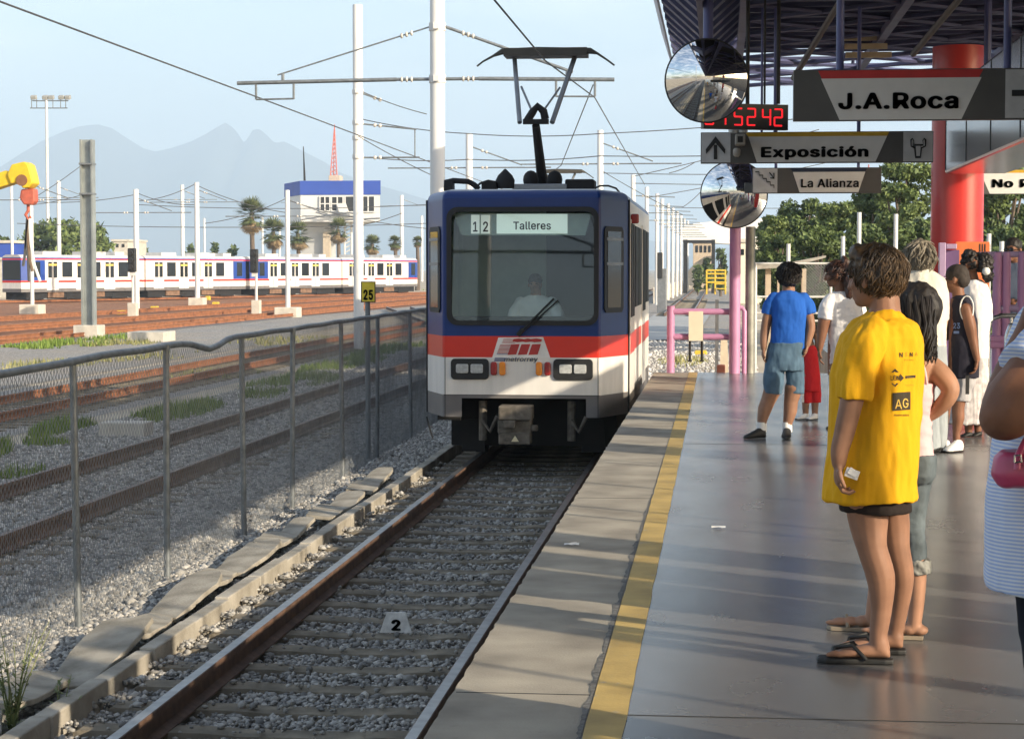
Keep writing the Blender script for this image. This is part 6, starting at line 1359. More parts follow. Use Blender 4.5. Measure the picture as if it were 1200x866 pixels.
sh = f.done(b, 'shirt', m_yshirt, .0060, 2, .016, 9, (1.3, 1.3, .36))
b = MB(); f.rings(b, [(1024, 562, 40, .13), (1025, 583, 41, .145), (1026, 594, 42, .155), (1026, 599, 41.5, .152)]); f.done(b, 'shorts', cloth('dark_shorts', (.022, .016, .014)), .007, 3, .004)
b = MB(); ell(b, hc + Vector((.014, .0, .045)), (.094, .083, .082), R(150)); ell(b, hc + Vector((.048, -.01, -.005)), (.050, .068, .078), R(163)); ell(b, hc + Vector((.066, -.01, -.045)), (.034, .05, .045), R(163)); ell(b, hc + Vector((-.045, .0, .085)), (.05, .07, .042), R(163)); ell(b, hc + Vector((-.05, -.05, .055)), (.035, .03, .04), R(163))
hr = f.done(b, 'hair', m_hair2, .006, 2, .012, 24, (1, 1, .8))
f.locks(hc + Vector((.018, 0, .030)), (.099, .087, .089), R(142), 1900, .07, m_hair2, hr, .0036, .75, -.75, True, .006)
for hx, dy in ((1043, -.05), (1058, .15)):                # flip-flops
    a = f.p(hx, 770, dy); b = MB(); d = Vector((-1, .06, 0)).normalized(); sd = Vector((.06, 1, 0)); a.z = PZ + .001; a -= d * .012; pts = [(0, .028), (.03, .036), (.12, .036), (.18, .046), (.25, .046), (.28, .03), (.285, .0)]
    b.prism([a + d * u + sd * w_ for u, w_ in pts] + [a + d * u - sd * w_ for u, w_ in reversed(pts[:-1])], (0, 0, .02)); ff = b.build('flip_flop', m_black, f.t, bevel=.006)
    b = MB(); t0 = a + d * .215 + Vector((0, 0, .055)); b.tube([a + d * .10 + sd * .044 + Vector((0, 0, .02)), a + d * .15 + sd * .030 + Vector((0, 0, .07)), t0, a + d * .15 - sd * .030 + Vector((0, 0, .07)), a + d * .10 - sd * .044 + Vector((0, 0, .02))], .008, 8); b.cyl(t0, a + d * .235 + Vector((0, 0, .02)), .005, n=6); b.build('strap', m_black, ff, smooth=60)
b = MB(); c = f.p(998.5, 555, -.245); Rm = Matrix.Rotation(R(20), 3, 'Y'); b.box(c, (.050, .012, .034), Rm); b.box(c + Vector((.004, -.009, .004)), (.040, .004, .026), Matrix.Rotation(R(32), 3, 'Y')); tag(b.build('folded_ticket', m_paper, bevel=.003), 'folded white slip of paper in the hand of the person in yellow', 'paper')
# prints on the back of the shirt, laid onto the cloth
dg = bpy.context.evaluated_depsgraph_get(); bpy.context.view_layer.update()
def print_on(o, parts, mats, name):
    bv = BVHTree.FromPolygons([v.co + WL[o.name] for v in o.data.vertices], [p.vertices for p in o.data.polygons]); b = MB()
    for vs, fs, mi, off in parts:
        ok = []
        for q in vs:
            d = ray(q[0], q[1]).normalized(); hit = bv.ray_cast(CAM, d); ok.append((hit[0] - d * (.0022 + off)) if hit[0] is not None else None)
        keep = [g for g in fs if all(ok[i] is not None for i in g)]
        for i, q in enumerate(ok):
            if q is None: ok[i] = Vector(WL[o.name])
        b.add(ok, keep, mi)
    return b.build(name, mats, o)
def ptext(t, px, py, h, wx=1.0, bold=0.0, rot=0.0, skew=0.0):
    vs, fs = textmesh(t, bold); w_ = (vs[:, 0].max() + vs[:, 0].min()) / 2; k = h / .73; c, s_ = math.cos(rot), math.sin(rot)
    return [(px + (p[0] - w_) * k * wx * c + p[1] * k * s_, py - p[1] * k * c + (p[0] - w_) * k * wx * s_ - skew * p[0]) for p in vs], fs
def pquad(x0, y0, x1, y1, n=6, slope=0.0):
    vs = [(x0 + (x1 - x0) * i / n, y0 + (y1 - y0) * j / n + slope * i / n) for j in range(n + 1) for i in range(n + 1)]; return vs, [(j * (n + 1) + i, j * (n + 1) + i + 1, (j + 1) * (n + 1) + i + 1, (j + 1) * (n + 1) + i) for j in range(n) for i in range(n)]
m_prt = M('shirt_print', (.045, .035, .02), .9); m_prt2 = M('shirt_print_faint', (.34, .22, .02), .9); m_prty = M('print_yellow', (.70, .46, .10), .9)
prts = []
for t, x, y, h, wx, bo, mi in (('N', 1056, 418.5, 7.5, .9, .02, 0), ('S', 1062.2, 417.5, 6.5, .8, .0, 2), ('N', 1068, 418, 7, .8, .02, 0), ('A', 1074, 417, 6, .8, .0, 2)): prts.append((*ptext(t, x, y, h, wx, bo), mi, 0))
prts.append((*ptext('de la sierra', 1065, 422.5, 2.4, .9, .01), 2, 0)); prts.append((*ptext('LEN', 1049, 445.5, 7.5, .8, .02), 0, .0008))
for tri in ([(1044.5, 436.5), (1049, 432), (1053.5, 436.5)], [(1055, 438), (1059.5, 443), (1055, 447.5)], [(1044.5, 449), (1049, 453.5), (1053.5, 449)]): prts.append((tri, [(0, 1, 2)], 0, 0))
prts.append((*pquad(1061, 440.5, 1073, 443.8, 6, -1), 0, 0)); prts.append((*ptext('ECONOMICA', 1067, 445.6 - 2.3, 1.6, .9), 1, .0008)); prts.append((*ptext('transportes', 1066, 452, 2.2, .9), 2, 0))
prts.append((*pquad(1045.8, 460.5, 1067, 481.5, 10, -1.5), 0, 0)); prts.append((*ptext('A', 1053, 479, 15.5, .85, .004), 1, .0012)); prts.append((*ptext('G', 1061.3, 477.6, 15, .72, .004), 1, .0012))
prts.append((*ptext('Abastecedora', 1056.5, 487.5, 3.4, .8, .01), 0, 0))
print_on(sh, prts, [m_prt, m_prty, m_prt2], 'shirt_print')
# ================= girl behind her
f = Fig('girl with long dark hair in a pink strap top and rolled jeans, hand on hip', 1060, 750)
b = MB(); f.limb(b, [(1076, 540, 0, 19), (1071, 575, .0, 17), (1068, 612, .0, 12.5), (1072, 640, .02, 11), (1075, 672, .02, 11), (1074, 705, .02, 9.5), (1071, 735, .02, 8)]); f.limb(b, [(1064, 540, .12, 18), (1052, 590, .14, 15), (1040, 640, .16, 12), (1028, 690, .18, 10.5), (1022, 722, .18, 8)])
for hx, hy, dy in ((1078, 747, .02), (1034, 741, .18)):
    a = f.p(hx, hy, dy); d = Vector((-1, .15, 0)).normalized(); z = PZ + .02
    for u, r in ((0, .027), (.04, .03), (.08, .03), (.13, .026), (.17, .022), (.20, .014)): ell(b, Vector((a.x, a.y, z + r * .7)) + d * u, (.035, r * 1.1, r * .8), math.atan2(d.y, d.x))
f.rings(b, [(1076, 412, 14, .06), (1076, 425, 20, .10), (1075, 445, 18, .085), (1073, 480, 16, .075), (1073, 515, 16, .075), (1075, 550, 18, .09)])
f.limb(b, [(1074, 400, 0, 11), (1076, 420, 0, 12)])
f.limb(b, [(1089, 427, -.02, 12), (1100, 437, -.05, 13), (1110, 448, -.07, 12), (1114, 458, -.08, 10.5), (1108, 470, -.07, 10), (1094, 483, -.04, 8.5), (1084, 489, -.03, 7)]); f.hand(b, 1084, 489, -.03, 200, .85, .5, 1)
f.limb(b, [(1064, 430, .1, 11), (1052, 455, .14, 10), (1050, 480, .12, 8)])
hc = f.head(b, 1070, 367, 62, R(150)); f.done(b, 'body', m_sk3, .006, 3); f.face(hc, 62, R(150))
b = MB(); f.rings(b, [(1074.5, 448, 22, .115), (1074, 462, 20.5, .108), (1072, 485, 19.5, .10), (1071.5, 510, 19.5, .10), (1073, 535, 21, .115), (1073.5, 541, 21, .115)]); tp = f.done(b, 'strap_top', cloth('pale_pink_knit', (.72, .45, .47)), .006, 3, .007, 16, (.5, .5, 1.6))
b = MB(); 
for px0, px1, dy in ((1080, 1086, -.10), (1066, 1070, -.06)): b.tube([f.p(px1, 450, dy), f.p(px1 - 2, 436, dy - .02), f.p(px0, 424, dy + .02), f.p(px0, 415, dy + .06)], .006, 8)
b.build('strap', MATS['pale_pink_knit'], tp, smooth=60)
b = MB(); f.rings(b, [(1075, 531, 20, .12), (1076, 540, 21, .125), (1076, 555, 19.5, .125), (1074, 565, 17, .10)]); f.limb(b, [(1076, 552, 0, 19), (1072, 578, .0, 17.5), (1069, 612, .0, 15), (1072, 640, .02, 13.5), (1075, 657, .02, 12.5)]); f.limb(b, [(1066, 552, .12, 18), (1053, 590, .14, 16), (1041, 640, .16, 13)])
m_jean = cloth('grey_denim', (.11, .135, .15), .25, 12); jn = f.done(b, 'jeans', m_jean, .006, 3, .006, 18, (1, 1, .9)); b = MB(); f.rings(b, [(1076, 655, 13.5, .05, .02), (1076.5, 663, 14.5, .053, .02), (1077, 672, 13.5, .05, .02)]); f.done(b, 'cuff', cloth('denim_cuff', (.26, .26, .24), .3, 30), .005, 2, .008, 40, (1, 1, 1), jn)
b = MB(); ell(b, hc + Vector((.008, 0, .02)), (.108, .098, .105), R(150)); f.rings(b, [(1072, 350, 20, .09), (1074, 372, 23, .10), (1076, 394, 21, .09, -.03), (1078, 410, 17, .07, -.07), (1079, 422, 10, .05, -.08)]); hr = f.done(b, 'hair', m_hair, .006, 3, .012, 14, (1.6, 1.6, .35))
b = MB()
for k in range(160):
    a = random.uniform(0, 6.28); x0 = 1072 + 22 * math.cos(a); dy = .09 * math.sin(a) - .02; y0 = 345 + random.uniform(0, 40); ph = random.uniform(0, 6.3); pts = []; x1 = 1078 + 17 * math.cos(a); y1 = random.uniform(400, 428)
    if math.sin(a) > .4: continue
    for j in range(8): u = j / 7; pts.append(f.p(x0 + (x1 - x0) * u + 3.4 * math.sin(ph + u * 9) * u, y0 + (y1 - y0) * u, dy - .07 * u - .012 + .016 * math.cos(ph + u * 9) * u))
    b.tube(pts, [.003, .006, .007, .007, .007, .006, .005, .001], 5)
b.build('hair_locks', m_hair, hr, smooth=60)
for hx, hy, dy in ((1082, 751, .02), (1038, 744, .18)):
    a = f.p(hx, hy, dy); d = Vector((-1, .15, 0)).normalized(); sd = Vector((.15, 1, 0)); a.z = PZ + .001; pts = [(0, .025), (.1, .03), (.17, .038), (.22, .034), (.24, .0)]; b = MB(); b.prism([a + d * u + sd * w_ for u, w_ in pts] + [a + d * u - sd * w_ for u, w_ in reversed(pts[:-1])], (0, 0, .016)); b.tube([a + d * .15 + sd * .036 + Vector((0, 0, .015)), a + d * .16 + Vector((0, 0, .06)), a + d * .15 - sd * .036 + Vector((0, 0, .015))], .008, 8); b.build('sandal', M('sandal_tan', (.3, .24, .17), .7), f.t, bevel=.004)
# ================= person in the striped top at the right edge
f = Fig('person in a blue and white striped top, elbow raised, cut by the frame edge', 1236, 948)
b = MB(); f.limb(b, [(1225, 640, 0, 34), (1222, 720, 0, 27), (1226, 800, 0, 22), (1230, 880, 0, 17), (1230, 930, 0, 14)]); f.limb(b, [(1262, 640, .1, 34), (1262, 720, .1, 27), (1264, 800, .1, 22), (1264, 880, .1, 17), (1264, 930, .1, 14)])
f.rings(b, [(1240, 360, 40, .1), (1240, 420, 55, .13), (1240, 520, 58, .13), (1240, 640, 66, .15)])
f.limb(b, [(1240, 405, -.16, 34), (1212, 440, -.22, 33), (1188, 472, -.25, 34), (1178, 486, -.25, 31), (1172, 486, -.22, 24), (1172, 462, -.18, 17), (1186, 425, -.14, 15.5), (1204, 388, -.1, 14), (1216, 350, -.08, 12)]); f.hand(b, 1216, 350, -.08, 75, 1.0, .8, -1)
f.limb(b, [(1270, 405, .16, 30), (1290, 480, .15, 26), (1285, 560, .0, 20)]); f.limb(b, [(1268, 315, 0, 26), (1248, 362, 0, 30)])
hc = f.head(b, 1272, 285, 92, R(170)); f.done(b, 'body', m_sk2, .008, 4); f.face(hc, 92, R(170))
def stripes():
    m = cloth('striped_knit', (.5, .5, .5)); nt = m.node_tree; L = nt.links.new; pb = nt.nodes['Principled BSDF']; tc = nt.nodes['Texture Coordinate']
    sx = nd(nt, 'ShaderNodeSeparateXYZ'); L(tc.outputs['Object'], sx.inputs[0]); nz = nd(nt, 'ShaderNodeTexNoise', Scale=5.0); L(tc.outputs['Object'], nz.inputs['Vector'])
    ma = nd(nt, 'ShaderNodeMath', operation='MULTIPLY_ADD'); ma.inputs[1].default_value = .010; L(nz.outputs['Fac'], ma.inputs[0]); L(sx.outputs['Z'], ma.inputs[2])
    mu = nd(nt, 'ShaderNodeMath', operation='MULTIPLY'); mu.inputs[1].default_value = 2 * PI / .0102; L(ma.outputs[0], mu.inputs[0]); si = nd(nt, 'ShaderNodeMath', operation='SINE'); L(mu.outputs[0], si.inputs[0])
    mr = nd(nt, 'ShaderNodeMapRange'); mr.inputs[1].default_value = -.35; mr.inputs[2].default_value = .35; L(si.outputs[0], mr.inputs[0]); mx = nd(nt, 'ShaderNodeMix', data_type='RGBA'); mx.inputs[6].default_value = (.36, .46, .70, 1); mx.inputs[7].default_value = (.66, .68, .73, 1); L(mr.outputs[0], mx.inputs[0]); L(mx.outputs[2], pb.inputs['Base Color']); return m
m_strp = stripes()
b = MB(); f.rings(b, [(1240, 350, 30, .10), (1240, 372, 50, .15), (1240, 410, 62, .17), (1238, 470, 66, .165), (1236, 530, 73, .17), (1235, 580, 78, .175), (1236, 640, 79, .18), (1237, 680, 80.5, .185), (1238, 692, 80, .185)]); f.limb(b, [(1246, 398, -.13, 38), (1222, 425, -.20, 42), (1202, 442, -.235, 42)])
f.done(b, 'striped_top', m_strp, .008, 4, .010, 9, (1, 1, .5))
b = MB(); f.limb(b, [(1226, 650, 0, 37), (1223, 720, 0, 30), (1227, 800, 0, 25), (1231, 880, 0, 20), (1231, 938, 0, 18)]); f.limb(b, [(1262, 650, .1, 37), (1263, 720, .1, 30), (1265, 800, .1, 25), (1265, 880, .1, 20), (1265, 938, .1, 18)]); f.done(b, 'trousers', cloth('dark_navy', (.012, .014, .022)), .01, 3, .006)
b = MB(); ell(b, hc + Vector((.02, 0, .03)), (.112, .1, .11), R(170)); ell(b, hc + Vector((.08, 0, -.05)), (.06, .08, .1), R(170)); f.done(b, 'hair', m_hair, .008, 3, .012, 14)
shoe(f, 'shoe', (1240, 948), (1190, 948), 0, 0, 42, 26, m_black); shoe(f, 'shoe', (1272, 948), (1225, 948), .1, .1, 42, 26, m_black)
m_bag = M('pink_leather', (.42, .05, .12), .38, var=.15, scale=8, coat=.2)
t = thing('handbag', 'pink leather handbag with buckled straps under the elbow of the striped top', 'bag', f.p(1205, 572, -.22)); b = MB(); f2_ = f
f.rings(b, [(1206, 528, 30, .045, -.235), (1206, 536, 38, .055, -.235), (1205, 556, 40.5, .06, -.235), (1206, 568, 36, .05, -.235), (1207, 572, 30, .03, -.235)]); o = f.done(b, 'bag_body', m_bag, .006, 4, .006, 12); o.parent = t; o.location = Vector(f.base) - t.location
b = MB()
for dx in (-14, 10): b.tube([f.p(1206 + dx, 550, -.30), f.p(1206 + dx + 1, 535, -.30), f.p(1206 + dx + 8, 520, -.24), f.p(1225 + dx * .5, 490, -.2)], .010, 8)
b.build('strap', m_bag, t, smooth=60); b = MB()
for dx in (-13, 11): b.tube([f.p(1206 + dx - 4, 542, -.312), f.p(1206 + dx + 4, 541, -.312), f.p(1206 + dx + 3, 533, -.312), f.p(1206 + dx - 4, 534, -.312), f.p(1206 + dx - 4, 542, -.312)], .003, 6)
b.build('buckle', m_chrome, t)
# ================= boy in blue
V2 = .0075
f = Fig('boy in a bright blue T-shirt, long denim shorts and black shoes, seen from behind', 910, 513)
b = MB(); f.limb(b, [(906, 455, -.04, 11), (900, 470, -.04, 8.5), (896, 480, -.05, 8.2), (893, 494, -.06, 5.6), (892, 503, -.06, 5)]); f.limb(b, [(930, 455, .02, 11), (927, 470, .02, 8.5), (926, 482, .02, 8), (923, 496, .02, 5.6), (922, 505, .02, 5)])
f.rings(b, [(924, 346, 11, .06), (924, 356, 16, .08), (924, 390, 16, .085), (922, 410, 17, .09), (921, 428, 17, .09)]); f.limb(b, [(924, 332, 0, 7), (924, 347, 0, 8)])
f.limb(b, [(908, 354, 0, 5.2), (900, 370, 0, 6.0), (896.5, 388, .0, 5.5), (895, 400, -.02, 4.6), (895, 408, -.03, 3.6)]); f.hand(b, 895, 408, -.03, 265, .95, .8, 1); f.limb(b, [(940, 354, 0, 5.2), (947.5, 370, 0, 6.0), (950, 384, -.01, 5.5), (948, 396, -.02, 4.5), (946, 404, -.03, 3.6)]); f.hand(b, 946, 404, -.03, 260, .9, .8, -1)
hc = f.head(b, 924.5, 325, 31, R(75)); f.done(b, 'body', m_sk1, V2, 2)
b = MB(); f.rings(b, [(924, 341, 8, .06), (924, 345, 15, .085), (924.5, 351, 21, .11), (924.5, 365, 20.5, .12), (924, 385, 19.5, .115), (923, 400, 20, .115), (922.5, 409, 20.5, .115)]); f.limb(b, [(908, 350, 0, 7.5), (902, 358, 0, 8), (898.5, 369, 0, 7.2)]); f.limb(b, [(941, 350, 0, 7.5), (946, 358, 0, 8), (949, 368, 0, 7.2)]); f.done(b, 'shirt', cloth('blue_cotton', (.018, .10, .42)), V2, 3, .010, 11)
b = MB(); f.rings(b, [(922, 401, 20, .12), (920, 415, 22, .125), (919.5, 428, 23, .125), (919, 434, 23, .12)]); f.limb(b, [(909, 425, -.02, 11.5), (906.5, 445, -.04, 12), (905.5, 461, -.04, 11)]); f.limb(b, [(931, 425, .01, 11.5), (932, 445, .02, 11), (932, 461, .02, 10.2)]); f.done(b, 'denim_shorts', cloth('blue_denim', (.075, .13, .19), .25, 10), V2, 3, .008, 14)
b = MB(); ell(b, hc + Vector((0, -.015, .035)), (.108, .092, .1), R(75)); ell(b, hc + Vector((0, -.03, -.01)), (.08, .086, .08), R(75)); hr = f.done(b, 'hair', m_hair, V2, 2, .010, 30); f.locks(hc + Vector((0, -.018, .03)), (.112, .096, .102), R(75), 330, .055, m_hair, hr, .0065, .8, -.6, True, .012)
for x0, dy in ((892.5, -.06), (922.5, .02)): b = MB(); b.cyl(f.p(x0, 494.5, dy), f.p(x0, 506, dy), .043, n=12); b.build('sock', m_paper, f.t, smooth=50)
shoe(f, 'shoe', (896, 515), (872, 515), -.06, -.16, 11, 13, m_black); shoe(f, 'shoe', (922.5, 515), (921, 518), .06, -.20, 12, 13, m_black)
# ================= woman in white with the ponytail
f = Fig('woman in a white short-sleeved top with a reddish brown ponytail, looking left', 988, 503)
b = MB(); f.limb(b, [(982, 430, -.05, 10), (982, 462, -.05, 8), (984, 490, -.05, 5), (984, 500, -.05, 4.5)]); f.limb(b, [(998, 430, .05, 10), (998, 462, .05, 8), (998, 490, .05, 5), (998, 500, .05, 4.5)])
f.rings(b, [(987, 345, 12, .07), (989, 355, 18, .09), (990, 385, 19, .1), (990, 410, 20, .1), (990, 440, 20, .1)]); f.limb(b, [(984, 333, 0, 6.5), (986, 347, 0, 8)])
f.limb(b, [(974, 358, -.04, 6), (966, 376, -.06, 7.5), (963.5, 390, -.07, 6), (961.5, 402, -.08, 4.6), (960.5, 409, -.08, 3.5)]); f.hand(b, 960.5, 409, -.08, 268, 1.0, .7, 1); f.limb(b, [(1006, 358, .04, 8), (1010, 385, .05, 6.5), (1010, 408, 0, 4.5)])
hc = f.head(b, 981, 321.5, 30, R(165)); f.done(b, 'body', m_sk2, V2, 2); f.face(hc, 30, R(165))
b = MB(); f.rings(b, [(986, 342, 9, .07), (987, 346, 15, .1), (989, 354, 20.5, .125), (991, 370, 21.5, .135), (991, 386, 20.5, .125), (991, 392, 20.2, .12), (992, 400, 21, .13), (993, 425, 22, .135), (993, 450, 23, .135)]); f.limb(b, [(974, 352, -.04, 9), (969, 362, -.055, 9.5), (966.5, 374, -.06, 8.5)]); f.limb(b, [(1004, 352, .04, 9), (1009, 372, .05, 8.5)]); wt = f.done(b, 'white_top', cloth('white_cotton', (.72, .70, .70)), V2, 3, .009, 13, (1, 1, .8))
b = MB(); f.limb(b, [(984, 440, -.04, 12), (984, 470, -.05, 9), (984, 492, -.05, 7.5)]); f.limb(b, [(998, 440, .05, 12), (998, 470, .05, 9), (998, 492, .05, 7.5)]); f.done(b, 'trousers', cloth('beige_trousers', (.35, .31, .25)), V2, 3, .005)
m_hairr = M('hair_reddish', (.025, .010, .007), .5, var=.4, scale=50, c2=(.065, .025, .015)); b = MB(); ell(b, hc + Vector((.012, 0, .03)), (.102, .09, .092), R(165)); ell(b, hc + Vector((.075, -.03, .075)), (.055, .055, .055)); f.limb(b, [(990, 306, -.03, 5.5), (995, 318, -.06, 7), (996, 333, -.08, 7), (995, 346, -.09, 4.5), (994, 352, -.09, 2)]); hr = f.done(b, 'hair', m_hairr, V2, 2, .012, 26, (1.4, 1.4, .5)); f.locks(hc + Vector((.012, 0, .03)), (.104, .092, .094), R(165), 220, .09, m_hairr, hr, .006, .3, -.5, True, .006); b = MB(); ell(b, hc + Vector((.075, -.06, .10)), (.03, .02, .02)); b.build('hair_tie', M('pale_tie', (.5, .35, .3), .7), f.t, smooth=60)
shoe(f, 'shoe', (988, 504), (968, 505), -.05, -.05, 10, 10, m_black); shoe(f, 'shoe', (1002, 504), (984, 505), .05, .05, 10, 10, m_black)
# ================= toddler in red
f = Fig('toddler in a red sleeveless outfit and white sneakers half behind the boy in blue', 948, 492)
b = MB(); f.limb(b, [(944.5, 460, 0, 5), (944, 478, 0, 4), (944, 488, 0, 3)]); f.limb(b, [(955, 460, 0, 5), (955, 478, 0, 4), (955, 488, 0, 3)]); f.rings(b, [(949, 405, 6, .05), (950, 415, 8, .06), (950, 455, 8, .07)]); f.limb(b, [(942, 412, 0, 3.4), (940.5, 424, -.02, 3), (943, 436, -.03, 2.6)]); f.hand(b, 943, 436, -.03, 275, .6, .7, 1); f.limb(b, [(958, 412, 0, 3.2), (958, 402, -.03, 3), (955, 392, -.05, 2.6)]); f.hand(b, 955, 392, -.05, 80, .6, .5, 1); f.limb(b, [(949, 398, 0, 4), (949, 408, 0, 5)])
hc = f.head(b, 948.5, 390, 21, R(80)); f.done(b, 'body', m_sk1, .006, 2)
b = MB(); f.rings(b, [(949.5, 405, 5.5, .06), (950, 409, 8, .075), (950.5, 425, 9, .085), (951.5, 445, 9.6, .09), (951.5, 458, 10, .095)]); f.limb(b, [(946.5, 450, 0, 5.8), (946, 462, 0, 6.2), (946, 472, 0, 6)]); f.limb(b, [(956, 450, 0, 5.8), (956.5, 462, 0, 6), (956.5, 472, 0, 5.8)]); f.done(b, 'red_outfit', cloth('red_cotton', (.60, .025, .03)), .006, 3, .006, 16)
b = MB(); a, c = f.p(939, 472, -.08), f.p(942.5, 446, -.08); b.box2((a.x, f.Y - .08, a.z), (c.x, f.Y - .05, c.z)); b.build('side_stripe', m_paper, f.t, bevel=.008)
b = MB(); ell(b, hc + Vector((0, -.01, .028)), (.088, .078, .078), R(80)); ell(b, hc + Vector((0, -.03, -.01)), (.06, .066, .06), R(80)); f.done(b, 'hair', m_hair, .006, 2, .010, 30)
shoe(f, 'sneaker', (947, 492), (932.5, 493), 0, -.06, 8, 8.5, m_paper, None, m_under); shoe(f, 'sneaker', (957, 492), (946, 493), 0, -.08, 8, 8.5, m_paper, None, m_under)
# ================= man with grey hair
f = Fig('man with longish grey hair, loose cream shirt and pale jeans, seen from behind', 1092, 530)
b = MB(); f.limb(b, [(1088, 430, -.03, 12), (1090, 480, -.03, 9), (1092, 515, -.03, 6)]); f.limb(b, [(1098, 430, .08, 12), (1100, 480, .08, 9), (1100, 515, .08, 6)]); f.rings(b, [(1080, 325, 15, .08), (1082, 340, 22, .1), (1084, 400, 19, .1), (1088, 440, 19, .11)]); f.limb(b, [(1079, 308, 0, 8.5), (1080, 328, 0, 10)]); f.limb(b, [(1102, 340, 0, 8), (1105, 370, 0, 7), (1100, 395, .08, 5.5), (1090, 405, .14, 4.5)]); f.limb(b, [(1062, 340, 0, 8), (1060, 370, .05, 7), (1064, 395, .12, 5)])
hc = f.head(b, 1077, 300, 37, R(108)); f.done(b, 'body', m_sk3, V2, 2)
b = MB(); f.rings(b, [(1079, 316, 11, .07), (1080, 321, 19, .10), (1082, 330, 26, .13), (1084, 350, 26.5, .145), (1085, 380, 24, .14), (1085, 405, 23, .14), (1086, 415, 23, .14)]); f.limb(b, [(1100, 333, 0, 9), (1105, 350, 0, 8.5), (1105, 375, .0, 8)]); f.limb(b, [(1064, 333, 0, 9), (1060, 355, 0, 8.5), (1061, 380, .05, 7.5)]); f.done(b, 'shirt', cloth('cream_cotton', (.62, .58, .50)), V2, 3, .012, 10)
b = MB(); f.rings(b, [(1088, 405, 21, .14), (1090, 425, 20, .14), (1091, 440, 19, .12)]); f.limb(b, [(1087, 430, -.03, 13), (1088, 475, -.03, 12), (1091, 520, -.03, 10.5), (1092, 527, -.03, 10.5)]); f.limb(b, [(1097, 430, .08, 13), (1100, 475, .08, 11), (1100, 527, .08, 9.5)]); f.done(b, 'jeans', cloth('pale_jeans', (.30, .33, .35)), V2, 3, .009, 12)
b = MB(); ell(b, hc + Vector((0, -.02, .035)), (.112, .102, .102), R(108)); ell(b, hc + Vector((.012, -.045, -.045)), (.075, .09, .085), R(108)); hr = f.done(b, 'hair', m_hair3, V2, 2, .012, 26, (1.3, 1.3, .5)); f.locks(hc + Vector((.005, -.02, .01)), (.12, .11, .115), R(108), 260, .11, m_hair3, hr, .007, 1.0, -.6, True, .012)
shoe(f, 'shoe', (1096, 531), (1084, 534), 0, -.12, 15, 10, m_black); shoe(f, 'shoe', (1103, 529), (1096, 532), .1, -.02, 15, 10, m_black)
# ================= boy in the dark vest
f = Fig('boy with cropped hair in a dark sleeveless sports vest and grey shorts, white sneakers', 1118, 529)
b = MB(); f.limb(b, [(1127, 455, -.04, 9), (1123, 476, -.04, 7.5), (1123, 490, -.04, 7.2), (1121, 506, -.04, 4.6), (1121, 517, -.04, 4.2)]); f.limb(b, [(1113, 455, .1, 9), (1108, 476, .1, 7), (1106, 492, .1, 6.5), (1104, 512, .1, 4.3)]); f.rings(b, [(1124, 350, 10, .07), (1126, 362, 13, .09), (1126, 395, 14, .09), (1126, 440, 15, .1)]); f.limb(b, [(1122, 335, 0, 6.5), (1124, 352, 0, 8)])
f.limb(b, [(1132, 362, -.10, 7), (1137, 382, -.12, 7), (1140, 398, -.12, 5.6), (1143, 412, -.13, 4.5), (1145, 421, -.13, 3.6)]); f.hand(b, 1145, 421, -.13, 265, .95, .9, -1); f.limb(b, [(1116, 362, .1, 7), (1112, 380, .13, 6), (1108, 395, .12, 5)])
hc = f.head(b, 1121, 327.5, 31, R(150)); f.done(b, 'body', m_sk2, V2, 2); f.face(hc, 31, R(150))
b = MB(); f.rings(b, [(1126, 346, 7, .07), (1127, 350, 11, .10), (1128, 358, 13.5, .115), (1129, 375, 15.5, .12), (1129.5, 400, 16.5, .125), (1130, 425, 17, .125), (1130, 443, 17, .125)]); vs_ = f.done(b, 'vest', cloth('dark_vest', (.020, .019, .030)), V2, 3, .008, 12)
b = MB(); pts = [f.p(1133 + 7.8 * math.cos(q), 366 + 15 * math.sin(q) - 4, -.128 - .012 * math.cos(q)) for q in [6.28318 * i / 16 for i in range(17)]]; b.tube(pts, .006, 6); b.build('armhole_trim', m_paper, vs_, smooth=60)
print_on(vs_, [(*ptext('23', 1121, 385, 9, .75, .03), 0, 0), (*pquad(1117.5, 388, 1124, 391, 4), 0, 0)], [M('vest_print', (.12, .2, .42), .7)], 'vest_print')
b = MB(); f.rings(b, [(1129, 436, 15, .11), (1128, 450, 15, .115), (1126, 456, 14, .1)]); f.limb(b, [(1128, 448, -.04, 11), (1127, 470, -.04, 10)]); f.limb(b, [(1118, 448, .1, 10), (1115, 470, .1, 10)]); f.done(b, 'shorts', cloth('grey_shorts', (.36, .35, .36)), V2, 3, .008, 14); b = MB(); a, c = f.p(1131.5, 462, -.16), f.p(1136, 440, -.16); b.box2((a.x, f.Y - .16, a.z), (c.x, f.Y - .145, c.z)); b.build('side_stripe', m_black, f.t)
b = MB(); ell(b, hc + Vector((.006, 0, .04)), (.098, .080, .085), R(150)); ell(b, hc + Vector((.05, -.015, 0)), (.055, .07, .07), R(150)); f.done(b, 'hair', M('cropped_hair', (.03, .022, .018), .8, var=.3, scale=60), V2, 2, .003, 60)
shoe(f, 'sneaker', (1126, 531), (1107, 532.5), -.04, -.14, 14, 15, m_paper, None, m_under); shoe(f, 'sneaker', (1111, 526), (1099, 528), .1, .04, 12, 13, m_paper, None, m_under)
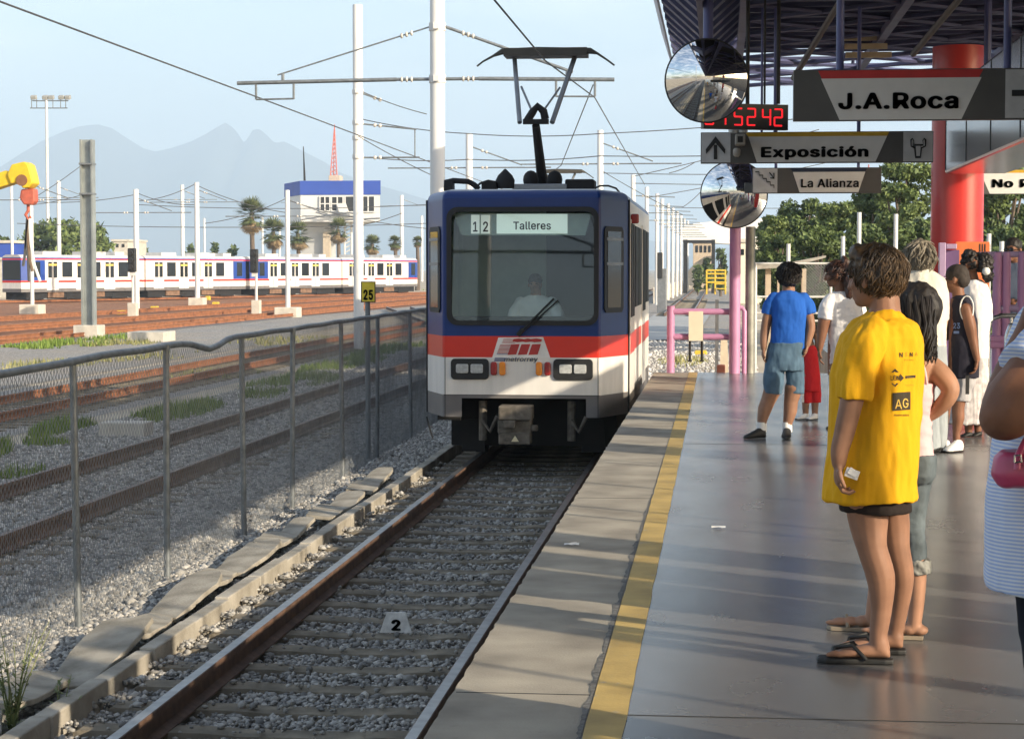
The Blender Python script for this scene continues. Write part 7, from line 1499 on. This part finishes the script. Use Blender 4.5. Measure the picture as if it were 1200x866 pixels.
# ================= woman with the bun
f = Fig('woman with dark bunched hair, white scrunchie, loose white top and pale skirt', 1140, 512)
b = MB(); f.limb(b, [(1135, 470, 0, 7), (1135, 490, 0, 5.5), (1135, 507, 0, 4)]); f.limb(b, [(1146, 470, .05, 7), (1146, 490, .05, 5.5), (1146, 507, .05, 4)]); f.rings(b, [(1142, 335, 9, .07), (1143, 345, 13, .09), (1143, 400, 12, .1), (1140, 470, 14, .1)]); f.limb(b, [(1139, 320, 0, 6), (1142, 337, 0, 7)]); f.limb(b, [(1152, 347, 0, 6.5), (1155, 370, -.02, 5.5), (1150, 392, -.05, 4.5)]); f.limb(b, [(1132, 347, .1, 6), (1128, 372, .12, 5)])
hc = f.head(b, 1138, 312, 30, R(130)); f.done(b, 'body', m_sk2, V2, 2)
b = MB(); f.rings(b, [(1142, 328, 8, .07), (1143, 334, 13.5, .10), (1145, 345, 15, .12), (1146, 370, 14.5, .125), (1145, 400, 14, .13), (1144, 420, 14.5, .135)]); f.limb(b, [(1153, 342, 0, 7), (1156, 358, 0, 7.5), (1156, 376, -.02, 7)]); f.done(b, 'white_top', MATS['white_cotton'], V2, 3, .010, 12)
b = MB(); f.rings(b, [(1143, 412, 14.5, .13), (1140, 440, 18, .15), (1136, 475, 22, .17), (1134, 496, 24, .18)]); f.done(b, 'skirt', M('patterned_skirt', (.45, .40, .40), .85, var=.2, scale=22, c2=(.60, .57, .56)), V2, 3, .014, 14, (1.3, 1.3, .15))
b = MB(); ell(b, hc + Vector((.008, 0, .035)), (.102, .09, .088), R(130)); ell(b, hc + Vector((.11, -.05, .02)), (.075, .08, .10)); ell(b, hc + Vector((-.02, -.03, .1)), (.06, .06, .04)); ell(b, hc + Vector((.14, -.06, -.09)), (.045, .045, .05)); hr = f.done(b, 'hair', m_hair, V2, 1, .022, 34, (1, 1, 1)); b = MB(); ell(b, hc + Vector((.115, -.12, -.045)), (.035, .03, .035)); b.build('scrunchie', m_paper, f.t, smooth=60)
shoe(f, 'sandal', (1138, 512), (1126, 514), 0, -.04, 10, 7, m_black); shoe(f, 'sandal', (1149, 510), (1138, 512), .05, 0, 10, 7, m_black)
# ================= man with sunglasses at the entrance
f = Fig('man in sunglasses and a blue-grey shirt behind the pink railing at the right edge', 1191, 476)
b = MB(); f.limb(b, [(1186, 400, 0, 9), (1186, 440, 0, 7), (1186, 470, 0, 5)]); f.limb(b, [(1199, 400, .05, 9), (1199, 440, .05, 7), (1199, 470, .05, 5)]); f.rings(b, [(1192, 312, 10, .07), (1192, 325, 16, .1), (1192, 370, 15, .1), (1192, 400, 15, .1)]); f.limb(b, [(1190, 300, 0, 6.5), (1191, 315, 0, 8)]); f.limb(b, [(1177, 325, 0, 6.5), (1175, 345, -.05, 5.5), (1179, 356, -.14, 4.6), (1187, 354, -.2, 4)]); f.hand(b, 1187, 354, -.2, 20, 1, .9, 1); f.limb(b, [(1208, 325, 0, 6.5), (1210, 350, -.05, 5.5), (1201, 360, -.15, 4.5)])
hc = f.head(b, 1187, 293, 27, R(-125)); f.done(b, 'body', m_sk2, V2, 2); f.face(hc, 27, R(-125))
b = MB(); f.rings(b, [(1191, 308, 9, .07), (1192, 313, 15, .10), (1192, 322, 19, .12), (1192, 350, 18.5, .13), (1192, 378, 18, .13)]); f.limb(b, [(1179, 320, 0, 7.5), (1176, 332, -.02, 7.5), (1176, 343, -.04, 7)]); f.limb(b, [(1206, 320, 0, 7.5), (1209, 340, -.02, 7)]); f.done(b, 'shirt', cloth('blue_grey_shirt', (.075, .095, .14)), V2, 3, .009, 12)
b = MB(); f.limb(b, [(1186, 378, 0, 11), (1186, 430, 0, 9), (1186, 470, 0, 8)]); f.limb(b, [(1199, 378, .05, 11), (1199, 430, .05, 9), (1199, 470, .05, 8)]); f.done(b, 'trousers', MATS['dark_navy'], V2, 3, .006)
b = MB(); ell(b, hc + Vector((.008, .014, .048)), (.106, .092, .086), R(-125)); f.done(b, 'hair', m_hair, V2, 2, .006, 40); b = MB(); fd = Vector((math.cos(R(-125)), math.sin(R(-125)), 0)); sd = Vector((-fd.y, fd.x, 0)); 
for sg in (-1, 1): ell(b, hc + fd * .098 + sd * sg * .032, (.012, .03, .02), R(-125))
b.cyl(hc + fd * .10 - sd * .02, hc + fd * .10 + sd * .02, .005, n=6)
for sg in (-1, 1): b.cyl(hc + fd * .09 + sd * sg * .062, hc - fd * .02 + sd * sg * .082, .004, n=6)
b.build('sunglasses', m_dkglass, f.t, smooth=60); shoe(f, 'shoe', (1186, 476), (1182, 480), 0, -.2, 11, 10, m_black); shoe(f, 'shoe', (1199, 476), (1196, 480), .05, -.15, 11, 10, m_black)
# ================= driver in the cab
f = Fig('train driver in a white short-sleeved shirt sitting behind the windscreen', 628, 392, None, 'person', YF + .95, .95)
b = MB(); f.rings(b, [(628, 350, 12, .07), (628, 358, 22, .1), (628, 395, 18, .1)]); f.limb(b, [(628, 338, 0, 6), (628, 352, 0, 7)]); f.limb(b, [(607, 360, 0, 6), (602, 380, -.1, 5), (612, 388, -.3, 4)]); f.hand(b, 612, 388, -.3, 10, 1, .9, 1); f.limb(b, [(649, 360, 0, 6), (654, 380, -.1, 5), (644, 388, -.3, 4)]); f.hand(b, 644, 388, -.3, 170, 1, .9, -1); f.limb(b, [(622, 395, 0, 8), (620, 400, -.3, 7)]); f.limb(b, [(636, 395, 0, 8), (638, 400, -.3, 7)])
hc = f.head(b, 627, 333, 22, R(-95)); f.done(b, 'body', m_sk1, V2, 2); f.face(hc, 22, R(-95))
b = MB(); f.rings(b, [(628, 346, 9, .07), (628, 350, 17, .1), (628, 357, 25, .13), (628, 372, 23, .14), (628, 396, 20, .14)]); f.limb(b, [(610, 356, 0, 8), (604, 366, -.03, 8), (602, 374, -.06, 7.5)]); f.limb(b, [(646, 356, 0, 8), (652, 366, -.03, 8), (654, 374, -.06, 7.5)]); f.done(b, 'shirt', MATS['white_cotton'], V2, 3, .008, 12)
b = MB(); ell(b, hc + Vector((0, .014, .048)), (.104, .09, .084), R(-95)); f.done(b, 'hair', m_hair, V2, 2, .006, 40)
bpy.context.view_layer.update()
